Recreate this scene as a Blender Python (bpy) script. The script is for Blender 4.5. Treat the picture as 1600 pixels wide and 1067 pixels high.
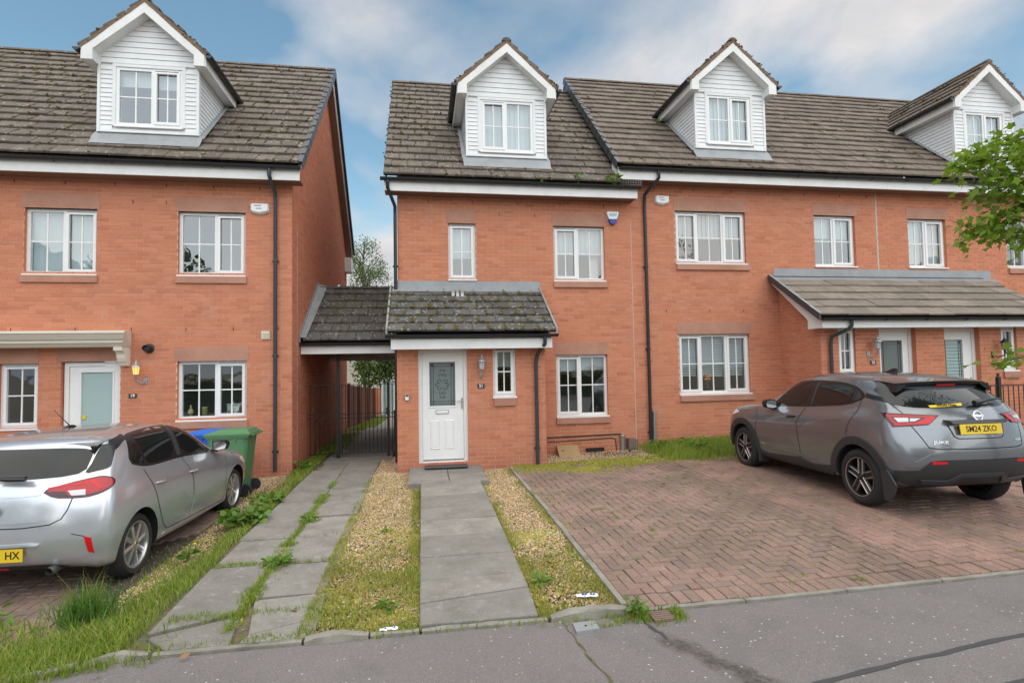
import bpy, bmesh, math, random
import numpy as np
from mathutils import Vector, Matrix
from mathutils.bvhtree import BVHTree
from mathutils.geometry import delaunay_2d_cdt
random.seed(7); RNG = np.random.default_rng(7)
for o in list(bpy.data.objects): bpy.data.objects.remove(o)
S = bpy.context.scene; C = S.collection; R = math.radians

# ------------------------------------------------------------------ camera
cam_d = bpy.data.cameras.new('camera'); cam = bpy.data.objects.new('camera', cam_d); C.objects.link(cam)
cam_d.sensor_width = 36; cam_d.lens = 36*870/1600; cam_d.clip_end = 3000; cam_d.clip_start = .05
YAW, PIT, ROL = R(9.21878), R(2.60052), R(-.99409)
cy, sy, cp, sp = math.cos(YAW), math.sin(YAW), math.cos(PIT), math.sin(PIT)
fw = Vector((sy*cp, cy*cp, sp)); r0 = Vector((cy, -sy, 0)); u0 = r0.cross(fw)
rr = math.cos(ROL)*r0 + math.sin(ROL)*u0; uu = -math.sin(ROL)*r0 + math.cos(ROL)*u0
CAM = Vector((0, -11.25, 1.87))
cam.matrix_world = Matrix(((rr.x, uu.x, -fw.x, CAM.x), (rr.y, uu.y, -fw.y, CAM.y), (rr.z, uu.z, -fw.z, CAM.z), (0, 0, 0, 1)))
S.camera = cam

# ------------------------------------------------------------------ light
SUN_EL, SUN_AZ, SKY_SEED, SKY_X = R(62), R(170), 11.8, 0.0          # azimuth clockwise from +y (the house fronts face -y)
world = bpy.data.worlds.new('World'); S.world = world; world.use_nodes = True
sd = bpy.data.lights.new('sun', 'SUN'); sd.energy = 1.5; sd.angle = R(120); sd.color = (1, .95, .88)
sun = bpy.data.objects.new('sun', sd); C.objects.link(sun)
dv = Vector((math.sin(SUN_AZ)*math.cos(SUN_EL), math.cos(SUN_AZ)*math.cos(SUN_EL), math.sin(SUN_EL)))
sun.rotation_euler = dv.to_track_quat('Z', 'Y').to_euler(); sun.location = (0, -20, 30)
S.view_settings.view_transform = 'Standard'; S.view_settings.look = 'None'
S.view_settings.exposure = 1.38; S.view_settings.gamma = 1; S.view_settings.use_curve_mapping = False

class NT:
    def __init__(s, nt): s.nt = nt; nt.nodes.clear()
    def n(s, t, ins=None, **kw):
        n = s.nt.nodes.new(t)
        for k, v in kw.items(): setattr(n, k, v)
        for k, v in (ins or {}).items():
            sk = n.inputs[k]
            if isinstance(v, bpy.types.NodeSocket): s.nt.links.new(v, sk)
            elif hasattr(v, 'outputs'): s.nt.links.new(v.outputs[0], sk)
            else:
                if isinstance(v, tuple) and len(v) == 3 and sk.type == 'RGBA': v = v + (1,)
                sk.default_value = v
        return n
    def math(s, op, a, b=0.0, clamp=False): return s.n('ShaderNodeMath', {0: a, 1: b}, operation=op, use_clamp=clamp).outputs[0]
    def vmath(s, op, a, b=(0, 0, 0)): return s.n('ShaderNodeVectorMath', {0: a, 1: b}, operation=op).outputs[0]
    def noise(s, vec, scale, detail=4, rough=.55, dist=0.0):
        return s.n('ShaderNodeTexNoise', {'Vector': vec, 'Scale': scale, 'Detail': detail, 'Roughness': rough, 'Distortion': dist}).outputs['Fac']
    def ramp(s, fac, stops, interp='LINEAR'):
        n = s.n('ShaderNodeValToRGB', {'Fac': fac}); cr = n.color_ramp; cr.interpolation = interp
        while len(cr.elements) < len(stops): cr.elements.new(.5)
        for e, (p, c) in zip(cr.elements, stops):
            e.position = p; e.color = (c, c, c, 1) if not isinstance(c, tuple) else c + (1,)
        return n.outputs[0]
    def mix(s, f, a, b, mode='MIX'):
        n = s.n('ShaderNodeMix', data_type='RGBA', blend_type=mode)
        for i, v in ((0, f), (6, a), (7, b)):
            if isinstance(v, bpy.types.NodeSocket): s.nt.links.new(v, n.inputs[i])
            else: n.inputs[i].default_value = v + (1,) if isinstance(v, tuple) else v
        return n.outputs[2]

# sky: Nishita with fair weather cloud banks
w = NT(world.node_tree)
sky = w.n('ShaderNodeTexSky', sky_type='NISHITA', sun_disc=False, sun_elevation=SUN_EL, sun_rotation=SUN_AZ, altitude=50, air_density=1.0, dust_density=1.0, ozone_density=1.6)
tc = w.n('ShaderNodeTexCoord').outputs['Generated']
sep = w.n('ShaderNodeSeparateXYZ', {0: tc})
den = w.math('ADD', w.math('MAXIMUM', sep.outputs[2], 0.0), .30)
pv = w.n('ShaderNodeCombineXYZ', {0: w.math('ADD', w.math('DIVIDE', sep.outputs[0], den), SKY_X), 1: w.math('DIVIDE', sep.outputs[1], den), 2: SKY_SEED})
n1 = w.noise(pv, 1.25, 7, .50, .35)
n2 = w.noise(w.vmath('ADD', pv, (4.3, 1.7, 2.2)), 2.6, 7, .6, .2)
cov = w.ramp(n1, [(.42, 0.0), (.58, 1.0)])
shade = w.ramp(n2, [(.30, (2.9, 2.85, 2.95)), (.64, (4.7, 4.45, 4.3))])
hz_ = w.ramp(sep.outputs[2], [(.0, 1.0), (.30, 0.0)])
blue = w.mix(hz_, w.mix(1.0, sky.outputs[0], (.93, 1.06, .90), 'MULTIPLY'), (3.2, 3.8, 4.3))
skyc = w.mix(w.math('MULTIPLY', cov, .88), blue, shade)
bg = w.n('ShaderNodeBackground', {'Color': skyc, 'Strength': .075})
w.n('ShaderNodeOutputWorld', {'Surface': bg})

# ------------------------------------------------------------------ materials
MATS = {}
def mat(name, fn):
    m = bpy.data.materials.new(name); m.use_nodes = True; t = NT(m.node_tree)
    p = t.n('ShaderNodeBsdfPrincipled'); t.n('ShaderNodeOutputMaterial', {'Surface': p})
    fn(t, p); MATS[name] = m; return m
def st(t, p, **kw):
    for k, v in kw.items():
        k = k.replace('_', ' '); sk = p.inputs[k]
        if isinstance(v, bpy.types.NodeSocket): t.nt.links.new(v, sk)
        else: sk.default_value = v + (1,) if isinstance(v, tuple) and sk.type == 'RGBA' and len(v) == 3 else v
def obj_co(t): return t.n('ShaderNodeNewGeometry').outputs['Position']
def rnd(t):
    g = t.n('ShaderNodeNewGeometry').outputs['Random Per Island']; o = t.n('ShaderNodeObjectInfo').outputs['Random']
    return t.math('FRACT', t.math('ADD', g, o))
def bump(t, p, h, d=.01, s=1.0):
    b = t.n('ShaderNodeBump', {'Height': h, 'Distance': d, 'Strength': s}); t.nt.links.new(b.outputs[0], p.inputs['Normal'])
def plain(name, col, rough=.6, metal=0.0, grime=.25, gscale=3.0, bumpd=0.0, **kw):
    def f(t, p):
        co = obj_co(t); n = t.noise(co, gscale, 6, .65); n3 = t.noise(co, gscale*14, 3)
        c = t.mix(t.math('MULTIPLY', t.ramp(n, [(.42, 0.0), (.75, 1.0)]), grime), col, tuple(x*.42+.012 for x in col))
        c = t.mix(.25*min(1, grime*2), c, t.mix(n3, tuple(x*.7 for x in col), tuple(min(1, x*1.15) for x in col)))
        st(t, p, Base_Color=c, Roughness=rough, Metallic=metal, **kw)
        if bumpd: bump(t, p, n3, bumpd)
    return mat(name, f)
def brick_f(t, p):
    co = obj_co(t); r = rnd(t)
    c = t.ramp(r, [(0, (.525, .180, .097)), (.3, (.57, .203, .110)), (.6, (.61, .225, .124)), (.9, (.55, .190, .100)), (1, (.48, .155, .082))])
    c = t.mix(t.ramp(t.noise(co, 60, 4, .7), [(.35, 0.0), (.8, .30)]), c, (.36, .13, .075))
    c = t.mix(t.ramp(t.noise(co, .7, 5, .6), [(.48, 0.0), (.8, .22)]), c, (.34, .16, .11))
    c = t.mix(t.ramp(t.noise(co, 1.7, 7, .72), [(.58, 0.0), (.78, .30)]), c, (.58, .42, .34))
    z = t.n('ShaderNodeSeparateXYZ', {0: co}).outputs[2]      # rain splash and damp band above the ground
    c = t.mix(t.math('MULTIPLY', t.ramp(z, [(.05, .55), (.55, 0.0)]), t.ramp(t.noise(co, 4, 5, .7), [(.3, .3), (.7, 1.0)])), c, (.27, .085, .06))
    st(t, p, Base_Color=c, Roughness=.88); bump(t, p, t.noise(co, 140, 3), .002)
mat('brick', brick_f)
def mortar_f(t, p):
    co = obj_co(t)
    c = t.mix(t.noise(co, 3, 5), (.58, .45, .35), (.70, .56, .44)); c = t.mix(.4, c, t.mix(t.noise(co, 80, 3), (.30, .22, .16), (.52, .42, .33)))
    st(t, p, Base_Color=c, Roughness=.95)
mat('mortar', mortar_f)
def stone_f(t, p):
    co = obj_co(t)
    c = t.mix(t.ramp(t.noise(co, 2.2, 6, .7), [(.35, 0.0), (.7, 1.0)]), (.47, .25, .18), (.38, .18, .125))
    c = t.mix(t.ramp(t.noise(co, 40, 3), [(.5, 0.0), (.8, .4)]), c, (.22, .12, .09)); st(t, p, Base_Color=c, Roughness=.9); bump(t, p, t.noise(co, 90, 4), .003)
mat('sandstone', stone_f)
def tile_mat(name, base, lich, mossy):
    def f(t, p):
        co = obj_co(t); r = rnd(t)
        c = t.mix(r, tuple(x*.74 for x in base), tuple(x*1.22 for x in base))
        c = t.mix(t.ramp(t.noise(co, 5, 5, .6), [(.38, 0.0), (.75, .65)]), c, (base[0]*.55, base[1]*.53, base[2]*.5))
        c = t.mix(t.ramp(t.noise(co, 1.3, 4, .6), [(.52, 0.0), (.75, mossy)]), c, (.085, .085, .03))
        sp_ = t.n('ShaderNodeTexVoronoi', {'Vector': co, 'Scale': 13.0, 'Randomness': 1.0})
        c = t.mix(t.math('MULTIPLY', t.ramp(sp_.outputs['Distance'], [(.16, 1.0), (.34, 0.0)]), t.ramp(t.noise(co, 4.2, 4), [(.42, 0.0), (.58, lich)])), c, (.40, .40, .34))
        c = t.mix(t.ramp(t.noise(co, 90, 3), [(.4, 0.0), (.8, .5)]), c, (base[0]*.6, base[1]*.6, base[2]*.6))
        st(t, p, Base_Color=c, Roughness=.85); bump(t, p, t.noise(co, 60, 4), .004)
    return mat(name, f)
tile_mat('roof_tile', (.142, .114, .092), .8, .5)
tile_mat('roof_tile_brown', (.160, .122, .098), .45, .3)
tile_mat('porch_tile', (.100, .094, .088), .95, .6)
tile_mat('porch_tile_buff', (.235, .195, .160), .25, .1)
plain('upvc', (.80, .80, .80), .35, grime=.10)
plain('painted_white', (.76, .76, .75), .5, grime=.30, gscale=2.6)
plain('cladding_white', (.75, .76, .77), .45, grime=.24, gscale=4)
plain('soffit_brown', (.20, .12, .08), .6, grime=.3)
plain('gutter_black', (.020, .021, .024), .35, grime=.3)
plain('pipe_grey', (.040, .046, .055), .35, grime=.3)
plain('lead', (.30, .315, .33), .55, .15, grime=.55, gscale=4, bumpd=.004); plain('sealant', (.55, .46, .38), .8)
plain('metal_black', (.012, .012, .013), .4, grime=.2)
plain('silver', (.5, .5, .5), .35, .8, grime=.3)
plain('dark_plastic', (.02, .02, .02), .5)
plain('cream_plastic', (.62, .58, .45), .5)
plain('white_plastic', (.78, .79, .80), .35, grime=.12)
plain('blue_plastic', (.02, .05, .32), .4)
plain('canopy_cream', (.74, .70, .60), .5, grime=.15)
plain('blind', (.46, .50, .50), .8, grime=.1)
plain('curtain', (.60, .60, .58), .9, grime=.2)
plain('room', (.22, .23, .235), .9)
plain('yellow', (.75, .55, .03), .5)
plain('black_ink', (.008, .008, .009), .5, grime=0)
plain('white_ink', (.8, .8, .8), .5, grime=0)
plain('frosted', (.36, .48, .48), .22, grime=.06, Specular_IOR_Level=.6)
plain('leaded_glass', (.19, .225, .225), .14, grime=.35, gscale=12)
plain('lead_line', (.012, .013, .014), .4, grime=0)
plain('verge_mortar', (.24, .15, .10), .95, grime=.5, gscale=14, bumpd=.01); plain('purple', (.10, .02, .06), .2)
def glass_f(t, p):
    out = [n for n in t.nt.nodes if n.type == 'OUTPUT_MATERIAL'][0]
    gm = t.n('ShaderNodeNewGeometry'); nb = t.n('ShaderNodeBump', {'Height': t.noise(obj_co(t), 1.6, 2), 'Distance': .02, 'Strength': .25})
    ca = t.math('ABSOLUTE', t.n('ShaderNodeVectorMath', {0: gm.outputs['Normal'], 1: gm.outputs['Incoming']}, operation='DOT_PRODUCT').outputs['Value'])
    fr = t.math('ADD', t.math('MULTIPLY', t.math('POWER', t.math('SUBTRACT', 1.0, ca), 5.0), .83), .17)      # double glazing: four surfaces
    m = t.n('ShaderNodeMixShader', {0: fr, 1: t.n('ShaderNodeBsdfTransparent', {'Color': (.86, .91, .90)}).outputs[0],
        2: t.n('ShaderNodeBsdfGlossy', {'Color': (.95, .97, 1), 'Roughness': .01, 'Normal': nb.outputs[0]}).outputs[0]})
    t.nt.links.new(m.outputs[0], out.inputs[0])
mat('glass', glass_f)

# ------------------------------------------------------------------ object helpers
W = {}
def wm(o): return W.get(o.name, Matrix())
def link(o, parent=None, M=None):
    C.objects.link(o); M = M or Matrix(); W[o.name] = M; o.matrix_basis = M
    if parent is not None:
        o.parent = parent; o.matrix_parent_inverse = wm(parent).inverted()
    return o
def thing(name, label, cat, loc=(0, 0, 0), group=None, rz=0):
    o = bpy.data.objects.new(name, None); o.empty_display_size = .2
    link(o, None, Matrix.Translation(loc) @ Matrix.Rotation(rz, 4, 'Z')); o['label'] = label; o['category'] = cat
    if group: o['group'] = group
    return o
class MB:
    def __init__(s): s.v = []; s.f = []; s.mi = []; s.m = 0; s.M = None
    def add(s, vs, fs):
        b = len(s.v)
        s.v += [tuple(s.M @ Vector(p)) for p in vs] if s.M else [tuple(p) for p in vs]
        for f in fs: s.f.append(tuple(b+i for i in f)); s.mi.append(s.m)
        return s
    def box(s, x0, x1, y0, y1, z0, z1):
        return s.add([(x0,y0,z0),(x1,y0,z0),(x1,y1,z0),(x0,y1,z0),(x0,y0,z1),(x1,y0,z1),(x1,y1,z1),(x0,y1,z1)],
                     [(0,3,2,1),(4,5,6,7),(0,1,5,4),(1,2,6,5),(2,3,7,6),(3,0,4,7)])
    def prism(s, poly, axis, a, b):            # poly in the two other axes, extruded along axis a..b
        n = len(poly)
        def P(q, h): return (h, q[0], q[1]) if axis == 0 else (q[0], h, q[1]) if axis == 1 else (q[0], q[1], h)
        vs = [P(q, a) for q in poly] + [P(q, b) for q in poly]
        return s.add(vs, [tuple(range(n)), tuple(range(2*n-1, n-1, -1))] + [(i, i+n, (i+1) % n+n, (i+1) % n) for i in range(n)])
    def tube(s, pts, r, n=8, caps=True, half=False):
        pts = [Vector(p) for p in pts]; rs = r if isinstance(r, (list, tuple)) else [r]*len(pts); vs = []; fs = []
        prev = None
        for i, p in enumerate(pts):
            d = (pts[min(i+1, len(pts)-1)] - pts[max(i-1, 0)]).normalized()
            a = prev if prev else (Vector((0, 0, 1)) if abs(d.z) < .9 else Vector((1, 0, 0)))
            e1 = (a - d*a.dot(d)).normalized(); e2 = d.cross(e1); prev = e1
            for k in range(n):
                t = 2*math.pi*k/n; vs.append(p + (e1*math.cos(t) + e2*math.sin(t))*rs[i])
        for i in range(len(pts)-1):
            for k in range(n): fs.append((i*n+k, i*n+(k+1) % n, (i+1)*n+(k+1) % n, (i+1)*n+k))
        if caps: fs += [tuple(range(n-1, -1, -1)), tuple((len(pts)-1)*n+k for k in range(n))]
        return s.add(vs, fs)
    def lathe(s, prof, c=(0, 0, 0), n=20, axis='z'):
        vs = []; fs = []; c = Vector(c)
        for (r, h) in prof:
            for k in range(n):
                t = 2*math.pi*k/n; a, b = r*math.cos(t), r*math.sin(t)
                vs.append(c + Vector((a, b, h) if axis == 'z' else (h, a, b) if axis == 'x' else (b, h, a)))
        for i in range(len(prof)-1):
            for k in range(n): fs.append((i*n+k, i*n+(k+1) % n, (i+1)*n+(k+1) % n, (i+1)*n+k))
        return s.add(vs, fs)
    def mesh(s, name, mats, smooth=False):
        me = bpy.data.meshes.new(name); me.from_pydata(s.v, [], s.f)
        for m in (mats if isinstance(mats, (list, tuple)) else [mats]): me.materials.append(MATS[m])
        if any(s.mi): me.polygons.foreach_set('material_index', s.mi)
        if smooth: me.polygons.foreach_set('use_smooth', [True]*len(s.f))
        me.update(); return me
    def obj(s, name, mats, parent=None, smooth=False, M=None, auto=None):
        me = s.mesh(name, mats, smooth)
        if auto is not None:
            me.polygons.foreach_set('use_smooth', [True]*len(s.f)); me.set_sharp_from_angle(angle=R(auto))
        return link(bpy.data.objects.new(name, me), parent, M)
def tag(o, label=None, cat=None, group=None, kind=None):
    for k, v in (('label', label), ('category', cat), ('group', group), ('kind', kind)):
        if v: o[k] = v
    return o
def fixn(o):                                        # make normals consistent
    bm = bmesh.new(); bm.from_mesh(o.data); bmesh.ops.recalc_face_normals(bm, faces=bm.faces); bm.to_mesh(o.data); bm.free(); return o
def np_mesh(name, V, F, mats, smooth=False, mi=None):          # V (n,3), F (m,k)
    me = bpy.data.meshes.new(name); V = np.asarray(V, np.float32); F = np.asarray(F, np.int32); m, k = F.shape
    me.vertices.add(len(V)); me.vertices.foreach_set('co', V.ravel())
    me.loops.add(m*k); me.loops.foreach_set('vertex_index', F.ravel())
    me.polygons.add(m); me.polygons.foreach_set('loop_start', np.arange(0, m*k, k, dtype=np.int32)); me.polygons.foreach_set('loop_total', np.full(m, k, np.int32))
    if mi is not None: me.polygons.foreach_set('material_index', np.asarray(mi, np.int32))
    if smooth: me.polygons.foreach_set('use_smooth', np.ones(m, bool))
    for x in (mats if isinstance(mats, (list, tuple)) else [mats]): me.materials.append(MATS[x])
    me.update(calc_edges=True); return me
def text_mesh(txt, size, M, name, m, parent, extrude=.001, bold=0, align='CENTER', sx=1.0):
    cu = bpy.data.curves.new(name, 'FONT'); cu.body = txt; cu.size = size; cu.align_x = align; cu.align_y = 'CENTER'; cu.extrude = extrude; cu.offset = bold; cu.resolution_u = 3
    o = bpy.data.objects.new(name, cu); C.objects.link(o)
    me = bpy.data.meshes.new_from_object(o.evaluated_get(bpy.context.evaluated_depsgraph_get()))
    bpy.data.objects.remove(o); bpy.data.curves.remove(cu)
    me.transform(Matrix.Diagonal((sx, 1, 1, 1))); me.transform(M); me.name = name; me.materials.clear(); me.materials.append(MATS[m])
    return link(bpy.data.objects.new(name, me), parent)
FRONT = Matrix(((1, 0, 0, 0), (0, 0, -1, 0), (0, 1, 0, 0), (0, 0, 0, 1)))   # text facing -y

# ------------------------------------------------------------------ ground height
GX = [-40, -8, -2.75, -2.05, 1.5, 3.2, 5, 9, 14, 40]; GY = [-7, -5.2, -3, 0, 6]
GZ = [[-.2, -.17, -.15, -.05, -.05, -.04, -.02, .03, .12, .4], [-.18, -.16, -.15, .0, .0, .04, .09, .12, .2, .5], [-.16, -.15, -.14, 0, .02, .06, .11, .14, .26, .6], [-.03, -.03, -.02, .03, .05, .08, .15, .30, .40, .8], [.0, .0, .0, .03, .05, .1, .2, .4, .5, 1.]]
def gz(x, y):
    y = min(max(y, GY[0]), GY[-1]); x = min(max(x, GX[0]), GX[-1])
    i = max(k for k in range(len(GX)-1) if GX[k] <= x); j = max(k for k in range(len(GY)-1) if GY[k] <= y)
    a = (x-GX[i])/(GX[i+1]-GX[i]); b = (y-GY[j])/(GY[j+1]-GY[j])
    return (GZ[j][i]*(1-a)+GZ[j][i+1]*a)*(1-b) + (GZ[j+1][i]*(1-a)+GZ[j+1][i+1]*a)*b
def gzv(x, y): return np.array([gz(a, b) for a, b in zip(x, y)])

# ------------------------------------------------------------------ brick walls
UNIT = {}
def unit_box(m, key='piece'):
    if (m, key) not in UNIT:
        b = MB(); b.box(-.5, .5, -.5, .5, -.5, .5); UNIT[(m, key)] = b.mesh(key, m)
    return UNIT[(m, key)]
class BrickPool:                    # bricks of one house: the nearest 300 become objects of their own, the rest stay one mesh per wall
    def __init__(s, avoid=None): s.items = []; s.avoid = avoid
    def flush(s, limit=300):
        def key(it):
            p = it[1]; bad = it[3] < .2 or abs(it[5].y) < .5 or (s.avoid and s.avoid(p)); return (1 if bad else 0, (p-CAM).length)
        s.items.sort(key=key)
        rest = {}
        for i, (wall, p, U, L, H, N) in enumerate(s.items):
            d = random.uniform(.0045, .0075)        # how far the face stands proud of the joint
            Mb = Matrix(((U.x, N.x, 0, 0), (U.y, N.y, 0, 0), (0, 0, 1, 0), (0, 0, 0, 1)))
            Ms = Matrix.Translation(p + N*(d-.02)) @ Mb @ Matrix.Rotation(random.gauss(0, .002), 4, 'Y') @ Matrix.Diagonal((L, .04, H, 1))
            if i < limit: link(bpy.data.objects.new('brick', unit_box('brick', 'brick')), wall, Ms)
            else:
                b = rest.setdefault(wall.name, (wall, MB()))[1]; b.M = Ms
                b.add([(-.5,.5,-.5),(.5,.5,-.5),(.5,.5,.5),(-.5,.5,.5),(-.5,-.5,-.5),(.5,-.5,-.5),(.5,-.5,.5),(-.5,-.5,.5)], [(0,1,2,3),(0,4,5,1),(1,5,6,2),(2,6,7,3),(3,7,4,0)])
        for wall, b in rest.values():
            o = b.obj('brickwork', 'brick', wall); o['kind'] = 'stuff'
def brick_wall(pool, house, name, O, U, width, v0, v1, holes=(), top=None, phase=0.0, proud=None):
    """O: lower left corner, U: unit vector along the wall, bricks face N; holes in (u0,u1,z0,z1); top(z)->(ulo,uhi)."""
    O = Vector(O); U = Vector(U); N = Vector((U.y, -U.x, 0))
    P = lambda u, z, d=0: (O.x+U.x*u+N.x*d, O.y+U.y*u+N.y*d, z)
    b = MB(); us = sorted({0, width} | {h for q in holes for h in q[:2] if 0 < h < width}); vs = sorted({v0, v1} | {h for q in holes for h in q[2:] if v0 < h < v1})
    for i in range(len(us)-1):
        for j in range(len(vs)-1):
            cu, cv = (us[i]+us[i+1])/2, (vs[j]+vs[j+1])/2
            if any(h[0] < cu < h[1] and h[2] < cv < h[3] for h in holes): continue
            b.add([P(us[i], vs[j]), P(us[i+1], vs[j]), P(us[i+1], vs[j+1]), P(us[i], vs[j+1])], [(0, 1, 2, 3)])
    b.m = 1
    for (a0, a1, z0, z1) in holes:                    # reveals of the openings
        for q in ((a0, z0, a0, z1), (a1, z1, a1, z0), (a0, z1, a1, z1), (a1, z0, a0, z0)):
            b.add([P(q[0], q[1]), P(q[2], q[3]), P(q[2], q[3], -.11), P(q[0], q[1], -.11)], [(0, 1, 2, 3)])
    b.m = 0
    if top:
        lo, hi, apex = top['lo'], top['hi'], top['apex']   # gable triangle above v1
        b.add([P(lo, v1), P(hi, v1), P(apex[0], apex[1])], [(0, 1, 2)])
    wall = b.obj(name, ['mortar', 'brick'], house)
    zmax = top['apex'][1] if top else v1
    k = 0; z = v0
    while z < zmax-.03:
        lo, hi = 0, width
        zc = z+.0375
        if top and zc > v1:
            f = (zc-v1)/(top['apex'][1]-v1); lo = top['lo']+(top['apex'][0]-top['lo'])*f; hi = top['hi']+(top['apex'][0]-top['hi'])*f
        spans = [(lo, hi)]
        for h in holes:
            if h[2] < zc < h[3]:
                ns = []
                for a, c in spans:
                    if h[1] <= a or h[0] >= c: ns.append((a, c)); continue
                    if h[0] > a: ns.append((a, h[0]))
                    if h[1] < c: ns.append((h[1], c))
                spans = ns
        u = -.225 + (k % 2)*.1125 + phase
        while u < hi:
            a, c = u+.005, u+.22
            for s0, s1 in spans:
                x0, x1 = max(a, s0), min(c, s1)
                if x1-x0 > .03:
                    pool.items.append((wall, Vector(P((x0+x1)/2, zc)), U, x1-x0, .065, N))
            u += .225
        z += .075; k += 1
    return wall

def stone(house, name, x0, x1, y, z0, z1, proud=.011, depth=.1, m='sandstone'):
    b = MB(); b.box(x0, x1, y-proud, y+depth, z0, z1); return b.obj(name, m, house)

# ------------------------------------------------------------------ windows (recessed white frame, sash, bars, panes)
def window(house, x0, x1, z0, z1, y, lights, rec=.07, bars=(1, 1), blind=None, cill=True, room=True):
    """lights: list of (width weight, opening?)"""
    yf = y+rec; b = MB(); f = .055
    b.box(x0, x1, yf, yf+.07, z1-f, z1); b.box(x0, x1, yf, yf+.07, z0, z0+f); b.box(x0, x0+f, yf, yf+.07, z0+f, z1-f); b.box(x1-f, x1, yf, yf+.07, z0+f, z1-f)
    tot = sum(l[0] for l in lights); xs = [x0+f*.5]
    for l in lights: xs.append(xs[-1] + (x1-x0-f)*l[0]/tot)
    for q in xs[1:-1]: b.box(q-.03, q+.03, yf+.001, yf+.069, z0+f, z1-f)
    win = b.obj('window', 'upvc', house)
    if cill:
        c = MB(); c.prism([(y-.035, z0-.032), (y-.035, z0-.008), (yf+.01, z0+.004), (yf+.01, z0-.032)], 0, x0-.012, x1+.012); c.obj('sill', 'upvc', win)
    for i, (wt, op) in enumerate(lights):
        a = xs[i]+(f*.5 if i == 0 else .03); c = xs[i+1]-(f*.5 if i == len(lights)-1 else .03); lo, hi = z0+f, z1-f; yy = yf
        if op:
            s = MB(); e = .05; g = .014
            A, B, L, H = a-g, c+g, lo-g, hi+g; yy = yf-.018
            s.box(A, B, yy, yf+.03, H-e, H); s.box(A, B, yy, yf+.03, L, L+e); s.box(A, A+e, yy, yf+.03, L+e, H-e); s.box(B-e, B, yy, yf+.03, L+e, H-e)
            s.obj('sash', 'upvc', win); a, c, lo, hi = A+e, B-e, L+e, H-e
            v = MB(); v.box(A+.02, B-.02, yy-.004, yy, H-.012, H-.004); v.obj('seal', 'dark_plastic', win)
        yg = yf+.028
        g = MB(); g.add([(a-.005, yg, lo-.005), (c+.005, yg, lo-.005), (c+.005, yg, hi+.005), (a-.005, yg, hi+.005)], [(0, 1, 2, 3)])
        g.obj('pane', 'glass', win)
        if bars:
            s = MB(); w_ = .011
            for k in range(bars[0]):
                q = a+(c-a)*(k+1)/(bars[0]+1); s.box(q-w_, q+w_, yg-.008, yg+.012, lo, hi)
            zz = lo+(hi-lo)*.5; s.box(a, c, yg-.0075, yg+.0115, zz-w_, zz+w_)
            s.obj('glazing_bar', 'upvc', win)
        if blind:
            kind, amt = blind[i] if isinstance(blind, list) else blind
            s = MB(); yb = yg+.10; zb = hi-(hi-lo)*amt
            if kind == 'v':
                n = max(2, int((c-a)/.085)); 
                for k in range(n):
                    q = a-.02+(c-a+.04)*k/n; s.add([(q, yb, zb), (q+(c-a+.04)/n*1.02, yb+.022, zb), (q+(c-a+.04)/n*1.02, yb+.022, hi+.03), (q, yb, hi+.03)], [(0, 1, 2, 3)])
            elif kind == 'r': s.add([(a-.02, yb, zb), (c+.02, yb, zb), (c+.02, yb, hi+.03), (a-.02, yb, hi+.03)], [(0, 1, 2, 3)]); s.box(a-.02, c+.02, yb-.006, yb+.006, zb-.02, zb)
            elif kind == 'h':
                n = int((hi-zb)/.05)
                for k in range(n): s.add([(a-.02, yb, zb+k*.05), (c+.02, yb, zb+k*.05), (c+.02, yb+.03, zb+k*.05+.042), (a-.02, yb+.03, zb+k*.05+.042)], [(0, 1, 2, 3)])
            elif kind == 'c':
                n = 14; ww = (c-a)*amt; xs_ = [(c+.02-ww)+ww*k/n for k in range(n+1)]
                for k in range(n): s.add([(xs_[k], yb+.02*(k % 2), lo-.03), (xs_[k+1], yb+.02*((k+1) % 2), lo-.03), (xs_[k+1], yb+.02*((k+1) % 2), hi+.03), (xs_[k], yb+.02*(k % 2), hi+.03)], [(0, 1, 2, 3)])
            s.obj('blind' if kind != 'c' else 'curtain', 'blind' if kind != 'c' else 'curtain', win)
    if room:
        r_ = MB(); D = 1.4; q0, q1, k0, k1 = x0-.25, x1+.25, z0-.35, z1+.25; ya = yf+.075
        r_.add([(q0,ya,k0),(q1,ya,k0),(q1,ya+D,k0),(q0,ya+D,k0),(q0,ya,k1),(q1,ya,k1),(q1,ya+D,k1),(q0,ya+D,k1)], [(0,1,2,3),(4,7,6,5),(3,2,6,7),(0,3,7,4),(1,5,6,2)])
        r_.obj('room_interior', 'room', win)
    return win

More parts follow.
